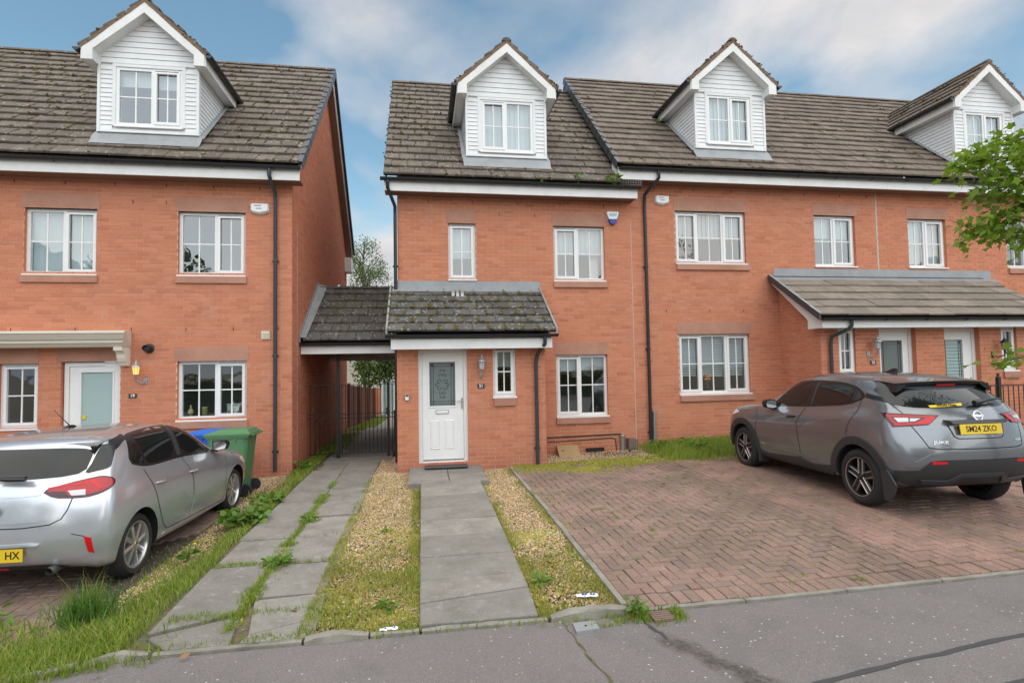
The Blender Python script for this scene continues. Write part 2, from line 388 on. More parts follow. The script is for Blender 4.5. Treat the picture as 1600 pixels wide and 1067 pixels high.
# ------------------------------------------------------------------ roof tiles
def tile_unit(m):
    if ('tile', m) not in UNIT:
        b = MB()                                     # flat interlocking tile with a chipped, chamfered nose
        b.add([(0,0,0),(1,0,0),(1,1,0),(0,1,0),(0,.02,1),(1,.02,1),(1,1,1),(0,1,1),(0,0,.7),(1,0,.7)],
              [(4,5,6,7),(0,1,9,8),(8,9,5,4),(1,2,6,5,9),(0,8,4,7,3)])
        UNIT[('tile', m)] = b.mesh('tile', m)
    return UNIT[('tile', m)]
def roof_tiles(parent, O, U, Sv, width, length, m, keep=None, gauge=.325, tw=.30, thick=.040, limit=300, moss=0.0, mossname='moss'):
    O, U, Sv = Vector(O), Vector(U), Vector(Sv).normalized(); N = U.cross(Sv).normalized()
    if N.z < 0: N = -N
    rows = int(round(length/gauge)); gauge = length/rows; items = []; mv = []
    for k in range(rows):
        u = -(k % 2)*tw*.5
        while u < width-.01:
            a, c = max(u, 0), min(u+tw-.008, width)
            if c-a > .04:
                p = O+U*((a+c)/2)+Sv*((k+.5)*gauge)
                if keep is None or keep(p): items.append((k, a, c, p))
            u += tw
    items.sort(key=lambda i: (i[3]-CAM).length); b = MB(); me = tile_unit(m)
    for i, (k, a, c, p) in enumerate(items):
        ang = math.atan2(thick*1.05, gauge)+random.gauss(0, .006); S2 = Sv*math.cos(ang)-N*math.sin(ang); N2 = N*math.cos(ang)+Sv*math.sin(ang)
        o = O+U*a+Sv*(k*gauge+random.gauss(0, .004))+N*(thick*1.0+random.gauss(0, .0028)); L = min(gauge+.07, length-k*gauge+.001) if k == rows-1 else gauge+.07
        V = U*(c-a); Sx = S2*L; Nx = N2*thick; Oo = o-N*thick*.2
        M = Matrix(((V.x, Sx.x, Nx.x, Oo.x), (V.y, Sx.y, Nx.y, Oo.y), (V.z, Sx.z, Nx.z, Oo.z), (0, 0, 0, 1)))
        if i < limit: link(bpy.data.objects.new('tile', me), parent, M)
        else: b.M = M; b.add([tuple(q.co) for q in me.vertices], [tuple(f.vertices) for f in me.polygons])
        if moss and random.random() < moss*(.5+1.3*(math.sin(p.x*1.7+p.z)*.5+.5)):
            for _ in range(random.randint(2, 7) if moss < 1 else random.randint(6, 24)):
                q = o+U*random.gauss(0, .012 if moss < 1 else .02)+S2*(random.uniform(0, gauge) if moss < 1 else abs(random.gauss(0, gauge*.5)))+N*thick*.9; mv.append((q, random.uniform(.008, .026)))
            if random.random() < (.4 if moss < 1 else .7):
                q0_ = random.uniform(0, c-a)
                for _ in range(4): mv.append((o+U*(q0_+random.gauss(0, .03))+S2*random.uniform(-.02, .03)+N*thick, random.uniform(.008, .02)))
    if b.f: b.obj('tile_field', m, parent)['kind'] = 'stuff'
    if mv: moss_mesh(mv, mossname, parent)
    return items
def blob_unit():
    bm = bmesh.new(); bmesh.ops.create_icosphere(bm, subdivisions=1, radius=1); v = np.array([x.co[:] for x in bm.verts]); f = np.array([[q.index for q in x.verts] for x in bm.faces]); bm.free(); return v, f
BV, BF = blob_unit()
def moss_mesh(items, name, parent, m='moss', flat=.55):
    n = len(items); c = np.array([p[:] for p, r in items]); r = np.array([r for p, r in items])
    s = r[:, None]*RNG.uniform(.7, 1.4, (n, 3)); s[:, 2] *= flat
    V = (BV[None]*(1+RNG.normal(0, .12, (n, len(BV), 1))))*s[:, None, :]+c[:, None, :]
    F = BF[None]+(np.arange(n)*len(BV))[:, None, None]
    o = link(bpy.data.objects.new(name, np_mesh(name, V.reshape(-1, 3), F.reshape(-1, 3), m, True)), parent); o['kind'] = 'stuff'; return o
def leafy(name, cols, rough=.6, transl=.25):
    def f(t, p):
        g = t.n('ShaderNodeNewGeometry'); r = rnd(t); co = g.outputs['Position']
        c = t.ramp(r, [(i/(len(cols)-1), q) for i, q in enumerate(cols)])
        c = t.mix(t.ramp(t.noise(co, 1.5, 3), [(.35, 0.0), (.7, .45)]), c, tuple(x*.6 for x in cols[0]))
        st(t, p, Base_Color=c, Roughness=rough)
        out = [n for n in t.nt.nodes if n.type == 'OUTPUT_MATERIAL'][0]
        if transl:
            tr = t.n('ShaderNodeBsdfTranslucent', {'Color': t.mix(.5, c, (.25, .35, .03))}); mx = t.n('ShaderNodeMixShader', {0: transl, 1: p.outputs[0], 2: tr.outputs[0]}); t.nt.links.new(mx.outputs[0], out.inputs[0])
    return mat(name, f)
leafy('moss_yellow', [(.26, .25, .03), (.36, .33, .05), (.20, .22, .03), (.42, .36, .08)], .95, 0); leafy('moss', [(.10, .085, .015), (.16, .12, .02), (.21, .14, .025), (.07, .08, .02)], .95, 0)

def gutter(parent, a, b_, r=.056, m='gutter_black', name='gutter', brackets=0):
    a, b_ = Vector(a), Vector(b_); d = (b_-a).normalized(); e = Vector((0, 0, 1)).cross(d).normalized(); b = MB(); n = 8; vs = []; fs = []
    for P in (a, b_):
        for rad in (r, r-.006):
            for k in range(n+1):
                t = math.pi*k/n; vs.append(P+e*math.cos(t)*rad-Vector((0, 0, 1))*math.sin(t)*rad)
    q = 2*(n+1)
    for k in range(n):
        fs.append((k, k+1, q+k+1, q+k)); fs.append((n+1+k, q+n+1+k, q+n+2+k, n+2+k))
    fs += [(0, q, q+n+1, n+1), (n, 2*n+1, q+2*n+1, q+n)]
    for base in (0, q): fs.append(tuple(base+k for k in range(n+1)))
    b.add(vs, fs); g = b.obj(name, m, parent, auto=40)
    L = (b_-a).length; nb = int(L/.85)
    for k in range(nb):
        P = a+d*(L*(k+.5)/nb); s = MB()
        s.tube([P+e*(r+.004)*math.cos(t)-Vector((0, 0, 1))*math.sin(t)*(r+.004) for t in [math.pi*i/6 for i in range(7)]], .009, 5); s.obj('bracket', m, g)
    return g
def downpipe(parent, x, y, z0, z1, r=.034, m='pipe_grey', top=None):
    b = MB(); pts = ([Vector(q) for q in top] if top else [])+[Vector((x, y, z1)), Vector((x, y, z0))]
    b.tube(pts, r, 12); p = b.obj('downpipe', m, parent, auto=50)
    for z in np.arange(z0+.35, z1-.1, 1.75):
        s = MB(); s.lathe([(r+.006, -.02), (r+.008, -.02), (r+.008, .02), (r+.006, .02)], (x, y, z), 12); s.box(x-.055, x+.055, y+.01, y+.045, z-.014, z+.014); s.obj('pipe_clip', m, p)
    return p
# ------------------------------------------------------------------ house pieces
SL = .96; SV = Vector((0, 1, SL)).normalized()
def eaves(house, x0, x1, yw, ez, gx0=None, gx1=None):
    b = MB(); b.box(x0, x1, yw-.365, yw-.335, ez-.275, ez-.075); f = b.obj('fascia', 'painted_white', house)
    b = MB(); b.box(x0+.004, x1-.004, yw-.334, yw-.002, ez-.262, ez-.25); b.obj('soffit', 'soffit_brown', f)
    gutter(house, (gx0 if gx0 is not None else x0-.05, yw-.425, ez-.045), (gx1 if gx1 is not None else x1+.03, yw-.425, ez-.045))
def roof(house, x0, x1, yw, ez, m, keep=None, limit=300, moss=.3, verge=None, depth=4.07):
    O = Vector((x0, yw-.42, ez)); L = depth/SV.y
    b = MB(); y1 = yw-.42+depth; zr = ez+depth*SL; o = .012
    b.add([(x0, yw-.40, ez+.005), (x1, yw-.40, ez+.005), (x1, y1, zr-o), (x0, y1, zr-o)], [(0, 1, 2, 3)])
    b.m = 1; b.add([(x0, y1, zr+.02), (x1, y1, zr+.02), (x1, y1+depth, ez), (x0, y1+depth, ez)], [(0, 1, 2, 3)])
    r = b.obj('roof', ['gutter_black', m], house)
    roof_tiles(r, O, (1, 0, 0), SV, x1-x0, L, m, keep, limit=limit, moss=moss)
    x = x0-.01
    while x < x1-.05:                                        # ridge tiles
        e = min(x+.43, x1+.01); c = MB(); n = 8
        P = [(.115*math.cos(math.pi*k/n), .085*math.sin(math.pi*k/n)) for k in range(n+1)]; Q = [(p[0]*.85, p[1]*.8-.006) for p in P]
        dz = random.uniform(-.004, .004)
        c.prism([(y1+p[0], zr-.01+p[1]+dz) for p in P]+[(y1+p[0], zr-.01+p[1]+dz) for p in reversed(Q)], 0, x, e)
        c.obj('ridge_tile', m, r, auto=50); x += .437
    return r
def dry_verge(roofobj, x, yw, ez, side, depth=4.07, n=16, m='pipe_grey'):
    g = depth/SV.y/n
    for k in range(n):                                       # interlocking verge caps stepping up the slope
        a = Vector((x, yw-.42, ez))+SV*(k*g); N = Vector((0, -SV.z, SV.y)); b = MB()
        M = Matrix(((1, 0, 0, a.x), (0, SV.y, N.y, a.y), (0, SV.z, N.z, a.z), (0, 0, 0, 1))) @ Matrix.Rotation(-.045, 4, 'X'); b.M = M
        lo, hi = (-.035, .06) if side < 0 else (-.06, .035)
        b.prism([(lo, -.09), (lo, .066), (hi, .066), (hi, .055), (lo+.012 if side < 0 else hi-.012, .055), (lo+.012 if side < 0 else hi-.012, -.09)] if side < 0 else
                [(hi, -.09), (hi, .066), (lo, .066), (lo, .055), (hi-.012, .055), (hi-.012, -.09)], 1, -.01, g+.03)
        b.obj('verge_cap', m, roofobj)
def bargeboard(house, x0, x1, yw, ez, depth=4.07, back=True):
    b = MB(); y0 = yw-.36; ym = yw-.42+depth; zr = ez+depth*SL; d = .27
    fz = lambda y: ez+(y-(yw-.42))*SL-.02
    b.prism([(y0, fz(y0)-d+.06), (y0, fz(y0)), (ym, zr-.02), (ym, zr-.02-d)], 0, x0, x1)
    if back: b.prism([(ym, zr-.02-d), (ym, zr-.02), (2*ym-y0, fz(y0)), (2*ym-y0, fz(y0)-d+.06)], 0, x0, x1)
    return b
def dormer(house, xc, yf, zb, yw, ez, m, wx0, wx1, wz0, wz1, lights, blind, hw=.835):
    """gabled dormer: white board cladding, boxed eaves, tiled roof running back into the slope"""
    z_roof = lambda y: ez+.06+(y-(yw-.42))*SL; y_roof = lambda z: (z-ez-.06)/SL+yw-.42
    za = zb+2.36; ro = 1.03; ze = za-ro*.9; zw = ze-.10      # apex, overhang half width, eave height
    x0, x1 = xc-hw, xc+hw; zc = za-.10-hw*.9                 # wall top at the corner (under the roof)
    # wall body
    b = MB(); yb = y_roof(zc)+.05
    b.add([(x0, yf+.02, zb), (wx0, yf+.02, zb), (wx0, yf+.02, zc), (x0, yf+.02, zc), (wx1, yf+.02, zb), (x1, yf+.02, zb), (x1, yf+.02, zc), (wx1, yf+.02, zc),
           (wx0, yf+.02, wz0), (wx1, yf+.02, wz0), (wx0, yf+.02, wz1), (wx1, yf+.02, wz1), (xc, yf+.02, za-.1)],
          [(0, 1, 2, 3), (4, 5, 6, 7), (1, 4, 9, 8), (10, 11, 7, 2), (3, 2, 7, 6, 12)])
    for x in (x0+.01, x1-.01): b.add([(x, yf+.02, zb), (x, y_roof(zb), zb), (x, yb, zc), (x, yf+.02, zc)], [(0, 1, 2, 3)])
    wall = b.obj('dormer_wall', 'cladding_white', house)
    # boards: front strips, gable, cheeks
    def board(xa, xb, z0, z1, slanted=None):
        c = MB()
        if slanted: c.prism([(slanted[0], z0), (slanted[1], z0), (slanted[3], z1), (slanted[2], z1)], 1, yf-.001, yf+.014); c.v = [(v[0], v[1]-.010*(1-(v[2]-z0)/(z1-z0)) if v[1] < yf+.005 else v[1], v[2]) for v in c.v]
        else: c.prism([(yf-.011, z0), (yf+.015, z0), (yf+.015, z1), (yf-.001, z1)], 0, xa, xb)
        c.obj('cladding_board', 'cladding_white', wall)
    pitch = .084; gap = .006; z = zb+.05; fr = .055
    while z < zc-.03:
        t = min(z+pitch-gap, zc)
        if t <= wz1+.06:
            board(x0+.035, wx0-fr, z, t); board(wx1+fr, x1-.035, z, t)
        z += pitch
    z = max(z, wz1+.07); z = wz1+fr+.008
    while z < za-.32:
        t = z+.098
        def ext(zz): return min(hw-.035, max(.02, (za-.12-zz)/.9))
        board(0, 0, z, t, (xc-ext(z), xc+ext(z), xc-ext(t), xc+ext(t))); z += .104
    for sx in (-1, 1):
        xs = xc+sx*hw; z = zb+.03
        while z < zc-.02:
            t = z+pitch-gap; ya = yf+.05; ye = y_roof(z)-.0
            if ye > ya+.05:
                c = MB(); o0, o1 = (.012, .002)
                c.add([(xs+sx*o0, ya, z), (xs+sx*o0, ye, z), (xs+sx*o1, y_roof(t), t), (xs+sx*o1, ya, t), (xs-sx*.008, ya, z), (xs-sx*.008, ye, z), (xs-sx*.008, y_roof(t), t), (xs-sx*.008, ya, t)],
                      [(0, 1, 2, 3), (0, 4, 5, 1), (4, 0, 3, 7), (1, 5, 6, 2), (3, 2, 6, 7)]); c.obj('cladding_board', 'cladding_white', wall)
            z += pitch
    c = MB()                                                  # corner posts and window surround
    for sx in (-1, 1): c.box(min(xc+sx*hw-sx*.034, xc+sx*(hw+.016)), max(xc+sx*hw-sx*.034, xc+sx*(hw+.016)), yf-.018, yf+.05, zb, zc+.04)
    c.box(x0+.036, x1-.036, yf-.016, yf+.01, zb, zb+.05)
    c.box(wx0-fr, wx0, yf-.014, yf+.03, wz0-.01, wz1+fr); c.box(wx1, wx1+fr, yf-.014, yf+.03, wz0-.01, wz1+fr); c.box(wx0, wx1, yf-.0138, yf+.03, wz1, wz1+fr)
    c.obj('corner_trim', 'cladding_white', wall)
    window(house, wx0, wx1, wz0, wz1, yf, lights, rec=.005, blind=blind)
    # roof
    rf = MB(); yov = yf-.22
    for sx in (-1, 1):
        e = xc+sx*ro; yb0 = y_roof(ze); yb1 = y_roof(za-.03)
        rf.add([(xc, yov+.03, za-.05), (e, yov+.03, ze-.05), (e, yb0+.05, ze-.05), (xc, yb1+.05, za-.05)], [(0, 1, 2, 3)])
    r = rf.obj('dormer_roof', 'gutter_black', house)
    for sx in (-1, 1):
        Ss = Vector((-sx, 0, .9)).normalized(); Ls = ro/abs(Ss.x)+.03; O = Vector((xc+sx*(ro+.02), yov, ze-.02))
        if sx > 0: U = Vector((0, 1, 0)); 
        else: U = Vector((0, 1, 0))
        roof_tiles(r, O, U, Ss, 3.4, Ls, m, keep=lambda p: p.z > z_roof(p.y)-.06, gauge=.28, limit=40, moss=.5)
    y = yov-.01
    while y < y_roof(za)-.1:
        c = MB(); n = 6; P = [(.10*math.cos(math.pi*k/n), .07*math.sin(math.pi*k/n)) for k in range(n+1)]
        c.prism([(xc+p[0], za+.0+p[1]) for p in P], 1, y, y+.40); c.obj('ridge_tile', m, r, auto=50); y += .405
    moss_mesh([(Vector((xc+s*sx_*ro, yov-.005+random.uniform(0, .05), za-.02-s*ro*.9+random.uniform(-.012, .02))), random.uniform(.010, .024)) for sx_ in (-1, 1) for s in [random.random() for _ in range(55)]], 'moss', r)
    # bargeboards with boxed ends, soffits
    d = .175
    for sx in (-1, 1):
        X = lambda t: xc+sx*t
        c = MB(); c.prism([(X(0), za-.03), (X(ro-.02), ze-.01), (X(ro-.02), ze-.225), (X(ro-.20), ze-.225), (X(ro-.20), ze-.03+.0), (X(0), za-.03-d-.03)], 1, yov, yov+.022)
        fixn(c.obj('bargeboard', 'painted_white', r))
        c = MB(); k_ = 14; vs = []
        for i_ in range(k_+1):
            u_ = (ro+.01)*i_/k_; zz_ = za-.03-u_*.9; vs += [(X(u_), yov-.006+random.uniform(-.005, .004), zz_-.014+random.uniform(-.006, .004)), (X(u_), yov-.006, zz_+.050+random.uniform(-.004, .004)), (X(u_), yov+.04, zz_+.046), (X(u_), yov+.04, zz_-.01)]
        c.add(vs, [(4*i_+a_, 4*i_+a_+1, 4*i_+a_+5, 4*i_+a_+4) for i_ in range(k_) for a_ in range(3)]); fixn(c.obj('verge_mortar', 'verge_mortar', r))
        c = MB(); c.add([(X(0), yov+.022, za-.225), (X(ro-.2), yov+.022, ze-.035), (X(ro-.2), yf+.03, ze-.035), (X(0), yf+.03, za-.225)], [(0, 1, 2, 3)])
        c.box(min(X(ro-.2), X(ro-.185)), max(X(ro-.2), X(ro-.185)), yov+.022, yf+.02, ze-.222, ze-.036)
        ybk = y_roof(ze-.25)
        c.obj('barge_soffit', 'painted_white', r)
        c = MB(); c.box(min(X(hw+.017), X(ro-.025)), max(X(hw+.017), X(ro-.025)), yov+.022, ybk, ze-.224, ze-.21); c.obj('eave_soffit', 'painted_white', r)
        c = MB(); c.box(min(X(ro-.022), X(ro)), max(X(ro-.022), X(ro)), yov+.023, ybk+.1, ze-.226, ze-.03); c.obj('eave_fascia', 'painted_white', r)
        gutter(r, (X(ro+.06), yov-.02, ze-.03), (X(ro+.06), y_roof(ze-.1)+.05, ze-.03), r=.055)
    # lead apron
    c = MB(); ya = y_roof(zb-.14)
    c.add([(x0-.05, yf+.015, zb-.002), (x1+.05, yf+.015, zb-.002), (x1+.08, yf-.03, zb-.08), (x0-.08, yf-.03, zb-.08), (x1+.07, yf-.16, z_roof(yf-.16)+.035), (x0-.07, yf-.16, z_roof(yf-.16)+.035)],
          [(0, 3, 2, 1), (3, 5, 4, 2)]); c.obj('lead_apron', 'lead', house)
    for sx in (-1, 1):
        c = MB(); xs = xc+sx*(hw+.012); c.add([(xs, yf, zb-.02), (xs, y_roof(zc), zc+.02), (xs+sx*.08, y_roof(zc), zc+.035-.02), (xs+sx*.08, yf, zb-.055)], [(0, 1, 2, 3)]); c.obj('lead_soaker', 'lead', house)
    return r
def dormer_keep(lst):
    def k(p):
        for (xc, yf, zb) in lst:
            if abs(p.x-xc) < .76 and p.y > yf+.02 and p.z < zb+1.6: return False
        return True
    return k

# ------------------------------------------------------------------ left house, number 19
hl = thing('brick_house', 'red brick house number 19 with cream door canopy, beside the silver car', 'house', (-6.5, 3, 0), 'brick houses in the row')
yL = -.4; XL0, XL1 = -11.0, -2.38
poolL = BrickPool(avoid=lambda p: p.x < -2.95 and p.z < 1.05 or p.x < -4.4 and p.z < 1.4 or p.x < -7.1)
opens = [(-4.35, -3.20, 3.64, 4.80), (-6.83, -5.68, 3.64, 4.80), (-4.34, -3.17, 1.02, 2.07), (-7.17, -6.56, .96, 2.07), (-6.21, -5.27, .04, 2.09)]
brick_wall(poolL, hl, 'front_wall', (XL0, yL, 0), (1, 0, 0), XL1-XL0, -.15, 5.36, [(a-XL0, b-XL0, c, d) for a, b, c, d in opens])
dg = 7.65; zr = 5.60+4.07*SL
brick_wall(poolL, hl, 'gable_wall', (XL1, yL, 0), (0, 1, 0), dg, -.15, 5.45, top=dict(lo=0, hi=dg, apex=(3.65, zr-.12)), phase=.1125)
poolL.flush(300)
b = MB(); b.box(XL1-.002, XL1+.009, .02, .034, -.1, 4.72); b.obj('movement_joint', 'sealant', hl)
for (a, b_, c, d) in opens[:2]+opens[2:3]:
    stone(hl, 'lintel', a-.05, b_+.04, yL, d, d+.262); stone(hl, 'stone_sill', a-.03, b_+.03, yL, c-.155, c-.035, proud=.045)
for (a, b_, c, d) in opens[3:]: stone(hl, 'lintel', a-.06, b_+.0, yL, d, d+.255)
window(hl, *opens[0], yL, [(1, 0), (.82, 1)])
window(hl, *opens[1], yL, [(1.1, 0), (1, 1)], blind=[('v', .97), ('v', .97)])
wl = window(hl, *opens[2], yL, [(1, 0), (.82, 1)])
window(hl, *opens[3], yL, [(1, 1)])
eaves(hl, XL0, -2.17, yL, 5.60)
kl = dormer_keep([(-4.86, yL, 6.21)])
rl = roof(hl, XL0, -2.14, yL, 5.60, 'roof_tile', kl, moss=.42)
b = bargeboard(hl, -2.20, -2.178, yL, 5.60); fixn(b.obj('bargeboard', 'painted_white', hl))
b = MB(); ym = yL-.42+4.07
for (ya, yb) in ((yL-.3, ym), (2*ym-yL+.3, ym)):
    f = lambda y: 5.60+4.07*SL-abs(y-ym)*SL-.26
    b.add([(-2.38, ya, f(ya)), (-2.20, ya, f(ya)), (-2.20, yb, f(yb)), (-2.38, yb, f(yb))], [(0, 1, 2, 3)])
b.obj('verge_soffit', 'soffit_brown', hl)
b = MB(); b.box(-2.376, -2.175, yL-.335, yL+.0, 5.336, 5.345); b.obj('soffit', 'soffit_brown', hl)
b = MB(); b.box(-2.40, -2.176, 2*ym-yL-.12, 2*ym-yL+.33, 4.95, 5.40); b.obj('boxed_eave', 'painted_white', hl)
dry_verge(rl, -2.14, yL, 5.60, 1)
b = MB(); b.add([(-2.105, ym, zr+.02), (-2.105, 2*ym-yL+.42, 5.56), (-2.105, 2*ym-yL+.42, 5.44), (-2.105, ym, zr-.10)], [(0, 1, 2, 3)]); b.add([(-2.105, ym, zr+.02), (-2.105, 2*ym-yL+.42, 5.56), (-2.16, 2*ym-yL+.42, 5.56), (-2.16, ym, zr+.02)], [(0, 1, 2, 3)]); b.obj('verge_strip', 'pipe_grey', hl)
dormer(hl, -4.86, yL, 6.21, yL, 5.60, 'roof_tile', -5.41, -4.30, 6.34, 7.42, [(1, 0), (.8, 1)], ('r', .24))
downpipe(hl, -2.66, yL-.06, .05, 5.05, top=[(-2.68, yL-.425, 5.50), (-2.68, yL-.425, 5.38), (-2.66, yL-.10, 5.18)])
# front door of number 19
def door(house, x0, x1, z0, z1, y, glass, rec=.06, label=None, panels=False, handle_right=True):
    yf = y+rec; b = MB(); f = .07
    b.box(x0, x0+f, yf, yf+.07, z0, z1); b.box(x1-f, x1, yf, yf+.07, z0, z1); b.box(x0+f, x1-f, yf, yf+.07, z1-f, z1); b.box(x0+f, x1-f, yf-.02, yf+.07, z0, z0+.045)
    fr = b.obj('door_frame', 'upvc', house)
    d = MB(); g0, g1, h0, h1 = glass; a, c, lo, hi = x0+f+.004, x1-f-.004, z0+.05, z1-f-.004; yd = yf+.022
    d.box(a, g0, yd, yd+.044, lo, hi); d.box(g1, c, yd, yd+.044, lo, hi); d.box(g0, g1, yd, yd+.044, lo, h0); d.box(g0, g1, yd, yd+.044, h1, hi)
    dr = d.obj('front_door', 'upvc', house)
    if label: dr['label'] = label
    s = MB(); e = .028
    for (p, q, r_, t) in ((g0-e, g1+e, h1, h1+e), (g0-e, g1+e, h0-e, h0), (g0-e, g0, h0, h1), (g1, g1+e, h0, h1)): s.prism([(p, r_), (q, r_), (q, t), (p, t)], 1, yd-.012, yd+.0)
    s.obj('glass_bead', 'upvc', dr)
    return dr, yd
dr, yd = door(hl, -6.19, -5.27, .04, 2.08, yL, (-5.93, -5.43, .75, 1.90))
g = MB(); g.add([(-5.935, yd+.02, .745), (-5.425, yd+.02, .745), (-5.425, yd+.02, 1.905), (-5.935, yd+.02, 1.905)], [(0, 1, 2, 3)]); g.obj('door_glass', 'frosted', dr)
g = MB(); g.box(-5.92, -5.86, yd+.005, yd+.018, 1.08, 1.14); g.obj('window_sticker', 'yellow', dr)
# cream flat canopy on a scrolled bracket
cn = thing('door_canopy', 'long cream moulded canopy on scrolled brackets over the front door of number 19', 'canopy', (-6.5, yL, 2.3))
cap = MB(); prof = [(yL, 2.335), (yL-.30, 2.335), (yL-.36, 2.40), (yL-.38, 2.40), (yL-.385, 2.44), (yL-.42, 2.46), (yL-.48, 2.545), (yL-.50, 2.56), (yL-.50, 2.60), (yL, 2.63)]
cap.prism([(p[0], p[1]) for p in prof], 0, -8.9, -5.10)
for i, v in enumerate(cap.v):
    if v[0] > -6 and v[1] < yL-.01: cap.v[i] = (v[0]+(v[1]-(yL-.5))*0-.0+(.14*((v[2]-2.335)/.27)), v[1], v[2])
cap.v = [(v[0], v[1], v[2]) for v in cap.v]
fixn(cap.obj('cornice', 'canopy_cream', cn))
for bx in (-5.16, -8.4):
    s = MB(); pr = [(yL, 2.335), (yL-.30, 2.335), (yL-.30, 2.27), (yL-.24, 2.255), (yL-.20, 2.21), (yL-.185, 2.14), (yL-.15, 2.075), (yL-.11, 2.055), (yL-.10, 2.02), (yL-.06, 1.995), (yL-.02, 2.01), (yL, 2.05)]
    s.prism(pr, 0, bx-.085, bx+.05); fixn(s.obj('bracket', 'canopy_cream', cn))
# ornaments on the kitchen sill of number 19
def ornament(name, label, cat, parts):
    t = thing(name, label, cat, parts[0][1])
    for (nm, _, mb, m) in parts: mb.obj(nm, m, t, smooth=True)
    return t
yo = yL+.21
s = MB(); s.lathe([(.0, 0), (.045, .01), (.055, .05), (.035, .09), (.012, .12), (.022, .15), (.0, .18)], (-4.19, yo, 1.10), 10)
plain('straw', (.55, .45, .22), .7); plain('tin_yellow', (.50, .52, .22), .5); plain('tin_cream', (.55, .60, .55), .4)
s2 = MB(); s2.lathe([(.0, 0), (.012, .0), (.012, .07), (.0, .07)], (-4.19, yo, 1.03), 6)
ornament('ornament', 'straw coloured hen figurine in the kitchen window of number 19', 'ornament', [('body', (-4.19, yo, 1.08), s, 'straw'), ('foot', 0, s2, 'straw')])
s = MB(); s.lathe([(.0, 0), (.05, 0), (.05, .13), (.052, .13), (.052, .15), (.0, .15)], (-3.95, yo, 1.08), 14)
ornament('storage_tin', 'small yellow green tin standing in the kitchen window of number 19', 'tin', [('can', (-3.95, yo, 1.08), s, 'tin_yellow')])
s = MB(); s.box(-3.56, -3.36, yo-.03, yo+.08, 1.09, 1.25); s.box(-3.565, -3.355, yo-.035, yo+.085, 1.25, 1.28); k = MB(); k.lathe([(.0, 0), (.015, 0), (.012, .03), (0, .035)], (-3.46, yo, 1.28), 8)
ornament('bread_bin', 'pale enamel bread bin behind the right pane of the kitchen window at number 19', 'bin', [('body', (-3.46, yo, 1.09), s, 'tin_cream'), ('knob', 0, k, 'tin_cream')])

# ------------------------------------------------------------------ main house, number 21
hm = thing('brick_house', 'red brick house number 21 with tiled porch and white panelled front door', 'house', (2, 3, 0), 'brick houses in the row')
poolM = BrickPool()
XM0, XM1 = -.45, 4.45
opm = [(.55, 1.11, 3.66, 4.81), (2.74, 3.85, 3.66, 4.80), (2.74, 3.85, .83, 2.10)]
brick_wall(poolM, hm, 'front_wall', (XM0, 0, 0), (1, 0, 0), XM1-XM0, 0, 5.36, [(a-XM0, b-XM0, c, d) for a, b, c, d in opm])
PX0, PX1, PY = -.44, 2.27, -1.05
opp = [(-.07, .82, .15, 2.235), (1.29, 1.72, 1.33, 2.235)]
pw = brick_wall(poolM, hm, 'porch_wall', (PX0, PY, -.05), (1, 0, 0), PX1-PX0, -.05, 2.235, [(a-PX0, b-PX0, c, d) for a, b, c, d in opp], phase=.06)
brick_wall(poolM, hm, 'porch_side_wall', (PX1, PY, -.05), (0, 1, 0), 1.05, -.05, 2.9)
brick_wall(poolM, hm, 'porch_side_wall', (PX0, 0, -.05), (0, -1, 0), 1.05, -.05, 2.9)
poolM.items = [it for it in poolM.items if not (abs(it[5].y) < .5 and it[1].z > 2.46+(it[1].y+1.42)*.655-.14)]
poolM.flush(300)
for o in list(hm.children):
    if o.name.startswith('porch_side_wall'):
        for v in o.data.vertices:
            if v.co.z > 2.5: v.co.z = 2.36+(v.co.y+1.42)*.655
b = MB(); b.box(4.438, 4.452, -.009, .0, .1, 4.95); b.obj('movement_joint', 'sealant', hm)
b = MB(); b.box(XM0-.01, XM0+.2, .02, 7.4, 0, 5.4); b.obj('gable_wall', 'brick', hm)
for (a, b_, c, d) in opm[1:]:
    stone(hm, 'lintel', a-.03, b_+.03, 0, d, d+.262); stone(hm, 'stone_sill', a-.01, b_+.04, 0, c-.155, c-.035, proud=.05)
stone(hm, 'lintel', .52, 1.14, 0, 4.81, 5.07)
stone(hm, 'stone_sill', 1.30, 1.71, PY, 1.16, 1.295, proud=.045)
window(hm, *opm[0], 0, [(1, 1)], blind=('v', .62))
window(hm, *opm[1], 0, [(1, 1), (1.12, 0)], blind=[('v', .5), ('v', .5)])
window(hm, *opm[2], 0, [(1, 1), (1.12, 0)], blind=[('r', .22), ('r', .22)])
window(hm, *opp[1], PY, [(1, 1)], rec=.05, blind=('r', .35))
b = MB(); b.add([(3.6, .30, 3.7), (3.8, .30, 3.7), (3.8, .30, 4.8), (3.6, .30, 4.8)], [(0, 1, 2, 3)]); b.obj('curtain', 'curtain', hm)
eaves(hm, -.69, 4.47, 0, 5.60, gx0=-.76, gx1=4.53)
km = dormer_keep([(1.785, 0, 6.21)])
rm = roof(hm, -.70, 4.10, 0, 5.60, 'roof_tile', km, moss=.40)
b = bargeboard(hm, -.67, -.648, 0, 5.60); fixn(b.obj('bargeboard', 'painted_white', hm))
dormer(hm, 1.785, 0, 6.21, 0, 5.60, 'roof_tile', 1.24, 2.35, 6.33, 7.41, [(.9, 1), (1, 0)], ('v', .98))
downpipe(hm, -.50, -.05, .05, 4.95, m='gutter_black', top=[(-.62, -.425, 5.50), (-.62, -.425, 5.36), (-.50, -.07, 5.1)])
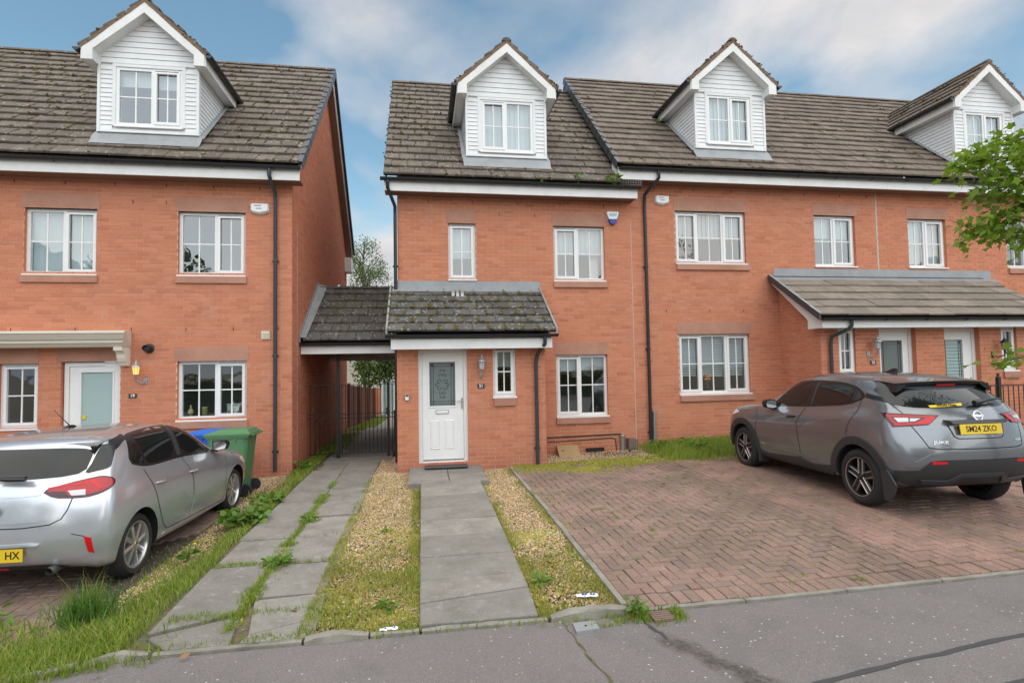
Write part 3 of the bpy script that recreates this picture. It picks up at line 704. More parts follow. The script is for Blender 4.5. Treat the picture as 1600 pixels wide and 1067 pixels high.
# porch roof
pO = Vector((-.60, -1.43, 2.49)); PS = Vector((0, 1, .655)).normalized()
b = MB(); b.add([(-.60, -1.42, 2.49), (2.42, -1.42, 2.49), (2.42, 0, 2.49+1.43*.655), (-.60, 0, 2.49+1.43*.655)], [(0, 1, 2, 3)])
for x in (PX0+.01, PX1-.01): b.add([(x, PY, 2.2), (x, 0, 2.2), (x, 0, 2.49+1.42*.655), (x, PY, 2.49+.37*.655)], [(0, 1, 2, 3)])
pr = b.obj('porch_roof', 'gutter_black', hm)
roof_tiles(pr, pO, (1, 0, 0), PS, 3.02, 1.43/PS.y, 'porch_tile', gauge=.285, tw=.30, thick=.036, moss=1.5)
b = MB(); b.box(-.53, 2.345, -1.375, -1.345, 2.205, 2.385); f_ = b.obj('porch_fascia', 'painted_white', hm)
b = MB(); b.box(-.526, 2.341, -1.344, PY-.002, 2.212, 2.224); b.obj('soffit', 'painted_white', f_)
for x0, x1 in ((-.53, -.508), (2.323, 2.345)):
    b = MB(); b.prism([(-1.344, 2.206), (-1.344, 2.39), (-.05, 2.44+1.36*.655), (-.05, 2.24+1.36*.655), (-1.0, 2.206)], 0, x0, x1); fixn(b.obj('porch_bargeboard', 'painted_white', hm))
gutter(hm, (-.62, -1.435, 2.455), (2.44, -1.435, 2.455))
b = MB(); b.add([(-.50, -.012, 3.62), (2.43, -.012, 3.62), (2.44, -.02, 3.46), (-.56, -.02, 3.46), (2.44, -.17, 3.385), (-.58, -.17, 3.385)], [(0, 3, 2, 1), (3, 5, 4, 2)]); b.obj('lead_flashing', 'lead', hm)
for x in (.62, .71, .80):
    b = MB(); b.box(x-.03, x+.03, -.30, -.14, 3.30, 3.42); b.v = [(v[0], v[1], v[2]+(v[1]+.22)*.655-.03) for v in b.v]; b.obj('vent_tile', 'silver', hm)
for x, sx in ((-.615, -1), (2.435, 1)):
    b = MB(); pts = [pO+PS*t for t in (0, 1.70)]
    b.prism([(-1.45, 2.47), (-1.45, 2.56), (-.01, 2.56+1.44*.655), (-.01, 2.47+1.44*.655)], 0, min(x, x-sx*.03), max(x, x-sx*.03)); fixn(b.obj('verge_strip', 'lead', hm))
downpipe(hm, 2.09, PY-.055, .02, 1.95, top=[(2.20, -1.435, 2.42), (2.20, -1.42, 2.28), (2.12, PY-.07, 2.10)])
# front door of number 21
dr, yd = door(hm, -.07, .82, .15, 2.232, PY, (.13, .60, 1.18, 1.98), label='white panelled front door with leaded glass')
g = MB(); g.add([(.125, yd+.02, 1.175), (.605, yd+.02, 1.175), (.605, yd+.02, 1.985), (.125, yd+.02, 1.985)], [(0, 1, 2, 3)]); g.obj('door_glass', 'leaded_glass', dr)
L = MB(); yy = yd+.014
for x in (.16, .205, .525, .57): L.box(x-.003, x+.003, yy, yy+.006, 1.18, 1.98)
for z in (1.215, 1.26, 1.90, 1.945): L.box(.13, .60, yy+.0005, yy+.0055, z-.003, z+.003)
def scroll(b, cx, cz, pts, r=.0045):
    b.tube([(cx+px, yy+.003, cz+pz) for px, pz in pts], r, 5)
for sx in (-1, 1):
    for (ox, oz, a0, a1, rad) in ((.035, .17, -60, 230, .035), (.055, .06, -100, 200, .042), (.06, -.06, -200, 100, .042), (.035, -.15, -230, 60, .030), (.10, 0.0, -120, 150, .028), (.025, .245, -40, 180, .022), (.03, -.22, -180, 60, .022)):
        scroll(L, .365, 1.57, [(sx*(ox+rad*(1-.45*k/12)*math.cos(R(a0+(a1-a0)*k/12))), oz+rad*(1-.45*k/12)*math.sin(R(a0+(a1-a0)*k/12))) for k in range(13)])
L.obj('leading', 'lead_line', dr)
for x in (.182, .548):
    g = MB(); g.box(x-.02, x+.02, yy+.001, yy+.004, 1.903, 1.942); g.obj('coloured_glass', 'purple', dr)
for x0 in (.14, .40):
    for (i, (q, dpt)) in enumerate(((0, .0), (.02, -.008))):
        pass
    b = MB(); X0, X1, Z0, Z1 = x0, x0+.17, .40, .92
    o = [(X0, Z0), (X1, Z0), (X1, Z1), (X0, Z1)]; i1 = [(X0+.014, Z0+.014), (X1-.014, Z0+.014), (X1-.014, Z1-.014), (X0+.014, Z1-.014)]; i2 = [(X0+.03, Z0+.03), (X1-.03, Z0+.03), (X1-.03, Z1-.03), (X0+.03, Z1-.03)]; i3 = [(X0+.04, Z0+.04), (X1-.04, Z0+.04), (X1-.04, Z1-.04), (X0+.04, Z1-.04)]
    vs = [(p[0], yd-.0015, p[1]) for p in o]+[(p[0], yd-.013, p[1]) for p in i1]+[(p[0], yd-.003, p[1]) for p in i2]+[(p[0], yd-.011, p[1]) for p in i3]
    b.add(vs, [(4*k+i, 4*k+(i+1) % 4, 4*k+4+(i+1) % 4, 4*k+4+i) for k in range(3) for i in range(4)]+[(12, 13, 14, 15)]); fixn(b.obj('door_panel', 'upvc', dr))
b = MB(); b.box(.24, .475, yd-.010, yd-.001, 1.035, 1.11); b.obj('letterbox', 'silver', dr)
b = MB(); b.box(.252, .463, yd-.016, yd-.010, 1.047, 1.098); b.obj('letter_flap', 'white_plastic', dr)
b = MB(); b.box(.703, .733, yd-.012, yd-.001, 1.12, 1.32); b.tube([(.718, yd-.01, 1.265), (.718, yd-.05, 1.265), (.62, yd-.055, 1.262)], .009, 8); b.obj('handle', 'silver', dr, auto=50)
b = MB(); b.box(.0, .78, yd-.02, yd+.0, .205, .222); b.obj('weather_bar', 'silver', dr)
b = MB(); b.box(.03, .78, PY-.33, PY-.02, .121, .135); tag(b.obj('doormat', 'dark_plastic'), 'thin black doormat on the slab before the white front door', 'doormat')
# ------------------------------------------------------------------ right hand pair, stepped up
dz = .40; EZ = 5.60+dz
plain('door_glass_grey', (.16, .19, .185), .12, grime=.4, gscale=6)
XR0, XP, XR1 = 4.45, 10.42, 16.6
h3 = thing('brick_house', 'taller red brick house with three-light windows behind the front of the grey car', 'house', (7, 3, .3), 'brick houses in the row')
h4 = thing('brick_house', 'red brick house at the right end behind the leaning maple branches', 'house', (13.5, 3, .4), 'brick houses in the row')
op3 = [(5.46, 7.12, 4.06, 5.20), (5.46, 7.12, 1.22, 2.51), (8.81, 9.86, 4.03, 5.19)]
op4 = [(11.25, 12.28, 4.03, 5.17), (13.98, 15.1, 4.06, 5.20)]
pool3 = BrickPool(avoid=lambda p: p.x > 6.3 and p.z < 1.9); pool4 = BrickPool(avoid=lambda p: p.z < 2.6)
brick_wall(pool3, h3, 'front_wall', (XR0, 0, 0), (1, 0, 0), XP-XR0, .025, 5.36+dz, [(a-XR0, b-XR0, c, d) for a, b, c, d in op3], phase=.09)
brick_wall(pool4, h4, 'front_wall', (XP, 0, 0), (1, 0, 0), XR1-XP, .025, 5.36+dz, [(a-XP, b-XP, c, d) for a, b, c, d in op4], phase=.15)
pool3.flush(300); pool4.flush(300)
for hh, a, b_, c, d in [(h3,)+op3[0], (h3,)+op3[1], (h3,)+op3[2], (h4,)+op4[0], (h4,)+op4[1]]:
    stone(hh, 'lintel', a-.03, b_+.05, 0, d, d+.255)
for hh, a, b_, c, d in [(h3,)+op3[0], (h3,)+op3[1], (h4,)+op4[1]]: stone(hh, 'stone_sill', a-.0, b_+.06, 0, c-.155, c-.035, proud=.05)
window(h3, *op3[0], 0, [(.95, 1), (1.15, 0), (.95, 1)], blind=('v', .5))
window(h3, *op3[1], 0, [(.95, 1), (1.15, 0), (.95, 1)], blind=[('h', .74), ('h', .74), ('h', .74)])
window(h3, *op3[2], 0, [(1, 0), (1.05, 1)], blind=('r', .4))
window(h4, *op4[0], 0, [(1, 0), (1.05, 1)], blind=('r', .97))
window(h4, *op4[1], 0, [(1, 0), (.9, 1)], blind=('v', .9))
b = MB(); b.box(XP-.016, XP+.016, -.0125, .0, 3.9, 5.7); b.obj('movement_joint', 'sealant', h3)
eaves(h3, 4.06, XP-.002, 0, EZ, gx0=4.08, gx1=XP); eaves(h4, XP+.002, XR1, 0, EZ, gx0=XP+.01)
k3 = dormer_keep([(6.845, 0, 6.61)]); k4 = dormer_keep([(13.5, 0, 6.61)])
r3 = roof(h3, 4.05, XP, 0, EZ, 'roof_tile_brown', k3, moss=.10); r4 = roof(h4, XP, XR1, 0, EZ, 'roof_tile_brown', k4, moss=.10)
dry_verge(r3, 4.05, 0, EZ, -1)
b = bargeboard(h3, 4.07, 4.092, 0, EZ); fixn(b.obj('bargeboard', 'pipe_grey', h3))
b = MB(); b.prism([(-.36, EZ-.275), (-.36, EZ-.02), (0, EZ+.33), (0, EZ-.275)], 0, 4.06, 4.082); fixn(b.obj('boxed_eave', 'painted_white', h3))
b = MB()                                                          # wire bird guard in the gap under the verge
for i in range(9): b.tube([(4.10+i*.055, -.40, EZ-.30), (4.10+i*.055, -.40, EZ-.50)], .0035, 4)
for i in range(5): b.tube([(4.09, -.40, EZ-.31-i*.045), (4.56, -.40, EZ-.31-i*.045)], .0035, 4)
b.obj('bird_guard', 'silver', h3)
dormer(h3, 6.845, 0, 6.61, 0, EZ, 'roof_tile_brown', 6.30, 7.34, 6.74, 7.82, [(1.05, 0), (1, 1)], ('v', 1))
dormer(h4, 13.5, 0, 6.61, 0, EZ, 'roof_tile_brown', 12.98, 14.05, 6.74, 7.82, [(1, 0), (1.05, 1)], ('r', 1))
downpipe(h3, 4.75, -.055, .1, 5.25, m='gutter_black', top=[(4.93, -.425, EZ-.1), (4.93, -.425, EZ-.24), (4.75, -.08, EZ-.5)])
b = MB(); b.tube([(4.84, -.05, .12), (4.84, -.05, .86)], .035, 10); b.lathe([(.036, 0), (.045, .01), (.045, .05), (.03, .06)], (4.84, -.05, .83), 10); b.obj('soil_pipe', 'silver', h3, auto=40)
# shared entrance porch on the pair
sp_ = thing('entrance_porch', 'wide shared porch with buff tiled lean-to roof and two white doors', 'porch', (10.4, -.6, .3))
QX0, QX1, QY = 7.88, 12.92, -1.25
opq = [(8.27, 8.66, 1.62, 2.53), (9.20, 10.06, .35, 2.53), (10.74, 11.60, .35, 2.53), (12.14, 12.53, 1.62, 2.53)]
poolQ = BrickPool(avoid=lambda p: p.z < 1.5)
brick_wall(poolQ, sp_, 'porch_wall', (QX0, QY, 0), (1, 0, 0), QX1-QX0, .1, 2.53, [(a-QX0, b-QX0, c, d) for a, b, c, d in opq])
brick_wall(poolQ, sp_, 'porch_side_wall', (QX0, 0, 0), (0, -1, 0), 1.25, .1, 3.36)
brick_wall(poolQ, sp_, 'porch_side_wall', (QX1, QY, 0), (0, 1, 0), 1.25, .1, 3.2)
# trim the side walls to the roof slope
poolQ.items = [it for it in poolQ.items if it[1].z < 2.72+(it[1].y+1.62)*.655-.10]
poolQ.flush(300)
for o in list(sp_.children):
    if o.name.startswith('porch_side_wall'):
        for v in o.data.vertices:
            if v.co.z > 2.6: v.co.z = 2.62+(v.co.y+1.62)*.655
for i in (0, 3): window(sp_, *opq[i], QY, [(1, 1)], rec=.05, blind=('r', .5))
for i in (0, 3): stone(sp_, 'stone_sill', opq[i][0]-.0, opq[i][1]+.02, QY, 1.46, 1.585, proud=.045)
for i, gl in ((1, (9.34, 9.84, 1.0, 2.28)), (2, (10.83, 11.30, 1.0, 2.28))):
    a, b_, c, d = opq[i]
    dr, yd = door(sp_, a, b_, c, d, QY, gl, rec=.10)
    g = MB(); g.add([(gl[0]-.005, yd+.02, gl[2]-.005), (gl[1]+.005, yd+.02, gl[2]-.005), (gl[1]+.005, yd+.02, gl[3]+.005), (gl[0]-.005, yd+.02, gl[3]+.005)], [(0, 1, 2, 3)]); g.obj('door_glass', 'door_glass_grey' if i == 1 else 'frosted', dr)
    Lb = MB()
    for x in (gl[0]+.03, gl[0]+.075, gl[1]-.075, gl[1]-.03): Lb.box(x-.003, x+.003, yd+.012, yd+.018, gl[2], gl[3])
    zz = gl[3]-.03
    while zz > gl[2]: Lb.box(gl[0], gl[1], yd+.0125, yd+.0175, zz-.003, zz+.003); zz -= .07 if i == 2 else .9 if zz < gl[3]-.06 else .05
    Lb.obj('leading', 'lead_line', dr)
    for x in (gl[0]+.052, gl[1]-.052):
        g = MB(); g.box(x-.022, x+.022, yd+.012, yd+.016, gl[3]-.078, gl[3]-.032); g.obj('coloured_glass', 'purple', dr)
    g = MB(); hx = b_-.12; g.box(hx-.015, hx+.015, yd-.012, yd, 1.28, 1.48); g.tube([(hx, yd-.01, 1.42), (hx, yd-.05, 1.42), (hx-.09, yd-.055, 1.42)], .009, 8); g.obj('handle', 'silver', dr, auto=50)
qS = Vector((0, 1, .655)).normalized(); qO = Vector((7.60, -1.62, 2.74))
b = MB(); b.add([(7.6, -1.61, 2.74), (13.2, -1.61, 2.74), (13.2, 0, 2.74+1.62*.655), (7.6, 0, 2.74+1.62*.655)], [(0, 1, 2, 3)]); pr = b.obj('porch_roof', 'gutter_black', sp_)
roof_tiles(pr, qO, (1, 0, 0), qS, 5.6, 1.40/qS.y, 'porch_tile_buff', gauge=.335, tw=.60, thick=.034)
b = MB(); b.box(7.70, 13.1, -1.545, -1.515, 2.52, 2.70); f_ = b.obj('porch_fascia', 'painted_white', sp_)
b = MB(); b.box(7.704, 13.096, -1.514, QY-.002, 2.532, 2.544); b.obj('soffit', 'painted_white', f_)
b = MB(); b.prism([(-1.514, 2.521), (-1.514, 2.80), (-.02, 2.70+1.58*.655), (-.02, 2.56+1.58*.655), (-1.13, 2.71), (-1.13, 2.521)], 0, 7.70, 7.722); fixn(b.obj('porch_bargeboard', 'painted_white', sp_))
gutter(sp_, (7.66, -1.605, 2.715), (13.2, -1.605, 2.715))
b = MB(); zt = 3.96
b.add([(7.78, -.012, zt), (13.45, -.012, zt), (13.45, -.02, zt-.18), (7.74, -.02, zt-.18), (13.5, -.26, 3.66), (7.62, -.26, 3.66)], [(0, 3, 2, 1), (3, 5, 4, 2)]); b.obj('lead_flashing', 'lead', sp_)
for k in range(5):                                           # lead covered verge, in laps
    t0, t1 = k*.36, k*.36+.40; b = MB(); f = lambda t: (-1.63+qS.y*t, 2.745+qS.z*t)
    (ya, za_), (yb, zb_) = f(t0), f(t1); o = .012
    b.prism([(ya, za_-.085), (ya, za_+.05+o), (yb, zb_+.05), (yb, zb_-.085)], 0, 7.575-.004*k % .01, 7.60); fixn(b.obj('verge_cap', 'pipe_grey', pr))
    b = MB(); b.add([(7.575, ya, za_+.05+o), (7.64, ya, za_+.05+o), (7.64, yb, zb_+.052), (7.575, yb, zb_+.052)], [(0, 1, 2, 3)]); b.obj('verge_cap', 'lead', pr)
for x in (8.82, 8.91, 9.0, 11.9, 12.0, 12.1):
    b = MB(); b.box(x-.03, x+.03, -.46, -.32, 3.5, 3.57); b.v = [(v[0], v[1], v[2]+(v[1]+.39)*.655) for v in b.v]; b.obj('vent_tile', 'silver', sp_)
downpipe(sp_, 8.06, QY-.055, .25, 2.22, top=[(8.30, -1.605, 2.68), (8.30, -1.59, 2.55), (8.24, -1.50, 2.47), (8.08, QY-.07, 2.36)])

# ------------------------------------------------------------------ covered passage between number 19 and number 21
cp = thing('passage_canopy', 'mossy tiled roof bridging the passage between the two houses, with brown boarded ceiling', 'canopy', (-1.4, 2, 2.2))
CO = Vector((-2.30, .22, 2.43)); CS = Vector((0, 1, .68)).normalized(); dpt = 1.95
b = MB(); ztop = 2.43+dpt*.68
b.add([(-2.37, .24, 2.42), (-.52, .24, 2.42), (-.52, .22+dpt, ztop), (-2.37, .22+dpt, ztop)], [(0, 1, 2, 3)]); b.m = 1
b.add([(-2.37, .22+dpt, ztop+.02), (-.52, .22+dpt, ztop+.02), (-.52, .22+2*dpt, 2.43), (-2.37, .22+2*dpt, 2.43)], [(0, 1, 2, 3)])
cr = b.obj('roof', ['gutter_black', 'porch_tile'], cp)
roof_tiles(cr, CO, (1, 0, 0), CS, 1.80, dpt/CS.y, 'porch_tile', gauge=.36, tw=.33, thick=.036, moss=.7, keep=lambda p: p.x > -2.33+(p.y-.3)*.06)
b = MB()
for k in range(4): x = -2.36+k*.47; b.prism([(.22+dpt+.10*math.cos(math.pi*i/8), ztop+.0+.07*math.sin(math.pi*i/8)) for i in range(9)], 0, x, x+.455)
b.obj('ridge_tile', 'porch_tile', cr)
for k in range(4):
    b = MB(); b.box(-2.36+k*.47-.02, -2.36+k*.47+.02, .22+dpt-.06, .22+dpt+.06, ztop+.03, ztop+.09); b.obj('ridge_clip', 'silver', cr)
b = MB(); b.prism([(.2, 2.42), (.2, 2.58), (.22+dpt, ztop+.16), (.22+dpt, ztop)], 0, -2.37, -2.355); b.add([(-2.36, .20, 2.52), (-2.25, .20, 2.51), (-2.15, .22+dpt, ztop+.07), (-2.36, .22+dpt, ztop+.10)], [(0, 1, 2, 3)]); b.obj('lead_flashing', 'lead', cp)
b = MB(); b.box(-2.36, -.50, .27, .295, 2.19, 2.365); b.box(-2.36, -.50, 3.75, 3.775, 2.10, 2.365); b.obj('fascia', 'painted_white', cp)
gutter(cp, (-2.36, .21, 2.40), (-.46, .21, 2.40))
for k in range(12):
    x = -2.37+k*.155; b = MB(); b.box(x, x+.149, .296, 3.75, 2.196, 2.21); b.obj('ceiling_board', 'soffit_brown', cp)
b = MB(); b.tube([(-.52, .20, 2.38), (-.52, .20, 2.28), (-.50, .06, 2.22), (-.50, -.0, 2.2)], .034, 10); b.obj('downpipe', 'gutter_black', cp, auto=40)
# black metal gate
gt = thing('metal_gate', 'black vertical bar gate closing the passage under the tiled canopy', 'gate', (-1.2, .85, .05))
gy = .85; g0 = .04
for (x, z1, r) in ((-1.735, 2.19, .032), (-.71, 1.60, .026)):
    b = MB(); b.box(x-r, x+r, gy-r, gy+r, -.02, z1); b.obj('post', 'metal_black', gt)
def bars(x0, x1, n, z1, nm):
    b = MB(); b.box(x0, x1, gy-.009, gy+.009, z1-.012, z1); b.obj('rail', 'metal_black', gt)
    for z in (.13, .86, .95): b = MB(); b.box(x0, x1, gy-.008, gy+.008, z-.008, z+.008); b.obj('rail', 'metal_black', gt)
    for k in range(n):
        x = x0+(x1-x0)*(k+.5)/n; b = MB(); b.tube([(x, gy, .12), (x, gy, z1-.012)], .0075, 6); b.obj('bar', 'metal_black', gt)
bars(-1.70, -.74, 12, 1.56, ''); bars(-2.34, -1.77, 6, 1.56, ''); bars(-.68, -.47, 2, 1.56, '')
b = MB(); b.box(-.755, -.70, gy-.045, gy+.02, .92, 1.06); b.obj('lock_case', 'metal_black', gt)
b = MB(); b.box(-1.70, -1.65, gy-.03, gy+.03, .15, .50); b.obj('hinge_plate', 'metal_black', gt)
b = MB(); b.box(-.60, -.545, gy-.03, gy+.03, .30, 1.0); b.obj('side_plate', 'metal_black', gt)

# ------------------------------------------------------------------ things fixed to the walls
def glow_f(t, p): st(t, p, Base_Color=(.9, .7, .4), Emission_Color=(1, .62, .25), Emission_Strength=9.0)
mat('bulb_lit', glow_f)
def amber_f(t, p): st(t, p, Base_Color=(.9, .45, .12), Roughness=.15, Emission_Color=(1, .45, .10), Emission_Strength=.55)
mat('amber_glass', amber_f)
plain('lamp_glass', (.50, .52, .52), .1, grime=.2)
plain('lamp_silver', (.42, .43, .45), .35, .6, grime=.35, gscale=20)
def lantern(label, x, y, z, m='lamp_silver', glass='lamp_glass', ox=-.03, hang=True):
    """coach lantern on an upward scrolled wall arm; z = wall plate centre"""
    t = thing('wall_lantern', label, 'lantern', (x, y, z), 'coach lanterns beside the doors')
    b = MB(); b.lathe([(0, -.022), (.035, -.02), (.038, -.006), (.038, .0)], (x, y, z), 12, 'y'); b.v = [(v[0], 2*y-v[1] if v[1] > y else v[1], v[2]) for v in b.v]
    b.box(x-.03, x+.03, y-.016, y-.001, z-.07, z+.06); b.obj('wall_plate', m, t)
    yl = y-.15; xl = x+ox; zl = z+.10
    b = MB(); b.tube([(x, y-.015, z-.02), (x+ox*.4, y-.07, z-.055), (x+ox, yl+.02, z-.02), (xl, yl, z+.03), (xl, yl, zl)], [.011, .013, .013, .011, .012], 8); b.lathe([(.0, 0), (.02, .008), (.026, .02), (.012, .035), (.018, .05), (.03, .06), (.05, .068), (.05, .075), (0, .08)], (xl, yl, zl-.065), 12); b.obj('arm', m, t, auto=50)
    b = MB(); b.lathe([(.042, .0), (.058, .13), (.056, .13), (.040, .0)], (xl, yl, zl+.01), 8); b.obj('lamp_glass', glass, t)
    b = MB(); b.lathe([(.0, 0), (.014, .005), (.02, .05), (.012, .085), (0, .09)], (xl, yl, zl+.03), 10); b.obj('bulb', 'bulb_lit' if glass == 'amber_glass' else 'white_plastic', t, smooth=True)
    b = MB()
    for k in range(8):
        a = 2*math.pi*k/8; b.tube([(xl+.043*math.cos(a), yl+.043*math.sin(a), zl+.01), (xl+.059*math.cos(a), yl+.059*math.sin(a), zl+.142)], .004, 4)
    b.lathe([(.062, .142), (.092, .145), (.090, .152), (.055, .185), (.03, .205), (.024, .225), (.030, .228), (.010, .24), (.006, .262), (.011, .27), (.004, .28), (.0, .29)], (xl, yl, zl), 16); b.obj('cage', m, t, auto=40)
    return t
lantern('lit silver coach lantern glowing amber beside the door of number 19', -4.86, yL, 1.74, glass='amber_glass', ox=-.09)
lantern('unlit silver coach lantern between the white panelled door and the small porch window', 1.07, PY, 1.73, ox=-.0)
lantern('unlit silver coach lantern between the small window and the left door of the shared porch', 8.93, QY, 2.0, ox=.10)
lantern('black coach lantern on the shared porch beside the right hand door', 11.90, QY, 1.95, m='metal_black', ox=.14)
def plaque(label, txt, x, y, z, w=.13, h=.075):
    t = thing('number_plaque', label, 'house number', (x, y, z), 'house number plaques'); b = MB(); b.box(x-w/2, x+w/2, y-.022, y-.004, z-h/2, z+h/2); o = b.obj('plate', 'pipe_grey', t)
    text_mesh(txt, .075, Matrix.Translation((x, y-.0235, z)) @ FRONT, 'number', 'white_ink', t, bold=.002)
plaque('small dark plaque with the white number 19 beside the frosted door', '19', -5.06, yL, 1.475)
plaque('small dark plaque with the white number 21 under the lantern on the porch', '21', 1.065, PY, 1.53)
plaque('small dark plaque with the white number 25 on the shared porch', '25', 9.03, QY, 1.83)
def alarm(label, x, y, z):
    t = thing('alarm_box', label, 'alarm box', (x, y, z), 'alarm boxes high on the walls'); b = MB(); n = 10; w, h = .165, .10
    pr_ = [(-w, h*.75), (-w*.9, h), (w*.9, h), (w, h*.75), (w*.97, -h*.5), (w*.8, -h*.75), (0, -h), (-w*.8, -h*.75), (-w*.97, -h*.5)]
    vs = [(x+p, y-.004, z+q) for p, q in pr_]+[(x+p*1.0, y-.035, z+q) for p, q in pr_]+[(x+p*.88, y-.075, z+q*.8+.012) for p, q in pr_]; m = len(pr_)
    b.add(vs, [tuple(range(2*m, 3*m))]+[(k*m+i, k*m+(i+1) % m, (k+1)*m+(i+1) % m, (k+1)*m+i) for k in range(2) for i in range(m)]); fixn(b.obj('case', 'white_plastic', t))
    b = MB(); b.add([(x-w*.97, y-.036, z-h*.52), (x-w*.8, y-.036, z-h*.77), (x, y-.036, z-h*1.02), (x+w*.8, y-.036, z-h*.77), (x+w*.97, y-.036, z-h*.52), (x+w*.84, y-.078, z-h*.42), (x+w*.5, y-.078, z-h*.58), (x, y-.078, z-h*.66), (x-w*.5, y-.078, z-h*.58), (x-w*.84, y-.078, z-h*.42)], [tuple(range(10))]); fixn(b.obj('lower_band', 'cream_plastic', t))
    for k, (a, c) in enumerate(((-.09, .03), (-.06, .02))):
        b = MB(); b.box(x+a, x+c+.02*k, y-.0775, y-.0755, z+.05-k*.055, z+.062-k*.055); b.obj('printed_line', 'pipe_grey', t)
alarm('rounded white alarm box between the upper window and the downpipe of number 19', -2.94, yL, 4.87)
alarm('rounded white alarm box high on the wall right of the long black downpipe', 5.16, 0, 5.40)
t = thing('alarm_box', 'white and blue shield shaped alarm box right of the upper window of number 21', 'alarm box', (4.02, 0, 4.96), 'alarm boxes high on the walls')
b = MB(); sh = [(-.12, .13), (.12, .13), (.13, .09), (.045, -.13), (-.045, -.13), (-.13, .09)]; x, z = 4.03, 4.99
b.prism([(x+p, z+q) for p, q in sh], 1, -.07, -.004); b.obj('case', 'white_plastic', t)
b = MB(); b.prism([(x-.088, z-.03), (x+.088, z-.03), (x+.047, z-.134), (x-.047, z-.134)], 1, -.075, -.002); b.obj('lower_band', 'blue_plastic', t)
b = MB(); b.prism([(x-.075, z+.03), (x+.075, z+.03), (x+.085, z+.085), (x-.085, z+.085)], 1, -.073, -.071); plain('pale_blue', (.38, .58, .66), .5); b.obj('printed_panel', 'pale_blue', t)
t = thing('key_safe', 'small grey key safe on the brick pier left of the white door', 'key safe', (-.27, PY, 1.36)); x, z = -.27, 1.36
b = MB(); b.prism([(x-.03, z-.06), (x+.03, z-.06), (x+.035, z-.05), (x+.035, z+.045), (x+.02, z+.065), (x-.02, z+.065), (x-.035, z+.045), (x-.035, z-.05)], 1, PY-.045, PY-.004); b.obj('body', 'silver', t)
b = MB(); b.box(x-.018, x+.018, PY-.048, PY-.045, z+.015, z+.04); b.obj('keypad', 'black_ink', t); b = MB(); b.box(x-.028, x+.028, PY-.0475, PY-.0455, z-.05, z+.005); b.obj('cover', 'white_plastic', t)
t = thing('air_vent', 'cream square air vent beside the grey downpipe of number 19', 'vent', (-2.84, yL, 2.53)); b = MB(); x, z = -2.84, 2.53
b.box(x-.075, x+.075, yL-.022, yL-.004, z-.075, z+.075); b.obj('frame', 'cream_plastic', t)
b = MB()
for k in range(4): b.prism([(yL-.036, z-.055+k*.03), (yL-.022, z-.04+k*.03), (yL-.022, z-.055+k*.03)], 0, x-.06, x+.06)
b.obj('louvre', 'cream_plastic', t)
t = thing('boiler_flue', 'short black round boiler flue on the wall above the lit lantern', 'flue', (-4.80, yL, 2.31)); b = MB()
b.lathe([(.0, .0), (.085, .0), (.085, -.02), (.06, -.03), (.055, -.16), (.05, -.16), (.045, -.12), (.0, -.12)], (-4.80, yL-.004, 2.31), 18, 'y'); b.obj('flue_tube', 'dark_plastic', t, auto=40)
# service boxes at the foot of the front wall
t = thing('meter_cover', 'small brown sloping meter cover at the wall foot beneath the window of number 21', 'meter cover', (3.0, -.1, .08)); b = MB()
plain('ply', (.36, .24, .12), .8, grime=.4)
b.prism([(-.34, .0), (-.02, .0), (-.02, .235), (-.07, .245), (-.33, .05)], 0, 2.70, 3.14); b.obj('lid', 'ply', t)
b = MB(); b.lathe([(0, 0), (.015, 0), (.015, -.01), (0, -.01)], (2.80, -.19, .16), 8, 'y'); b.obj('lock', 'dark_plastic', t)
t = thing('waste_pipe', 'grey waste pipe stub beside the brown box at the wall foot', 'pipe', (4.12, -.05, .1)); b = MB(); b.tube([(4.12, -.06, .05), (4.12, -.06, .40)], .05, 12); b.lathe([(.052, 0), (.062, .005), (.062, .05), (.052, .06)], (4.12, -.06, .36), 12); b.obj('pipe', 'silver', t, auto=40)
b = MB(); b.tube([(2.3, -.018, .40), (3.2, -.018, .415), (4.1, -.018, .43)], .012, 6); b.obj('cable', 'dark_plastic', t)
b = MB(); b.tube([(2.3, -.015, .31), (3.2, -.015, .33), (3.9, -.015, .355), (3.98, -.015, .33), (4.0, -.015, .1)], .008, 6); b.obj('cable', 'dark_plastic', t)
t = thing('junction_box', 'small brown rounded box beside the waste pipe', 'box', (4.32, -.05, .2)); b = MB(); plain('box_brown', (.17, .12, .10), .6); b.prism([(4.22, .12), (4.42, .12), (4.42, .30), (4.37, .34), (4.22, .34)], 1, -.16, -.004); b.obj('cover', 'box_brown', t)
t = thing('air_brick', 'low black plastic air brick at the wall foot', 'air brick', (3.5, -.03, .1)); b = MB(); b.box(3.34, 3.72, -.05, -.004, .10, .165); b.obj('grille', 'black_ink', t)

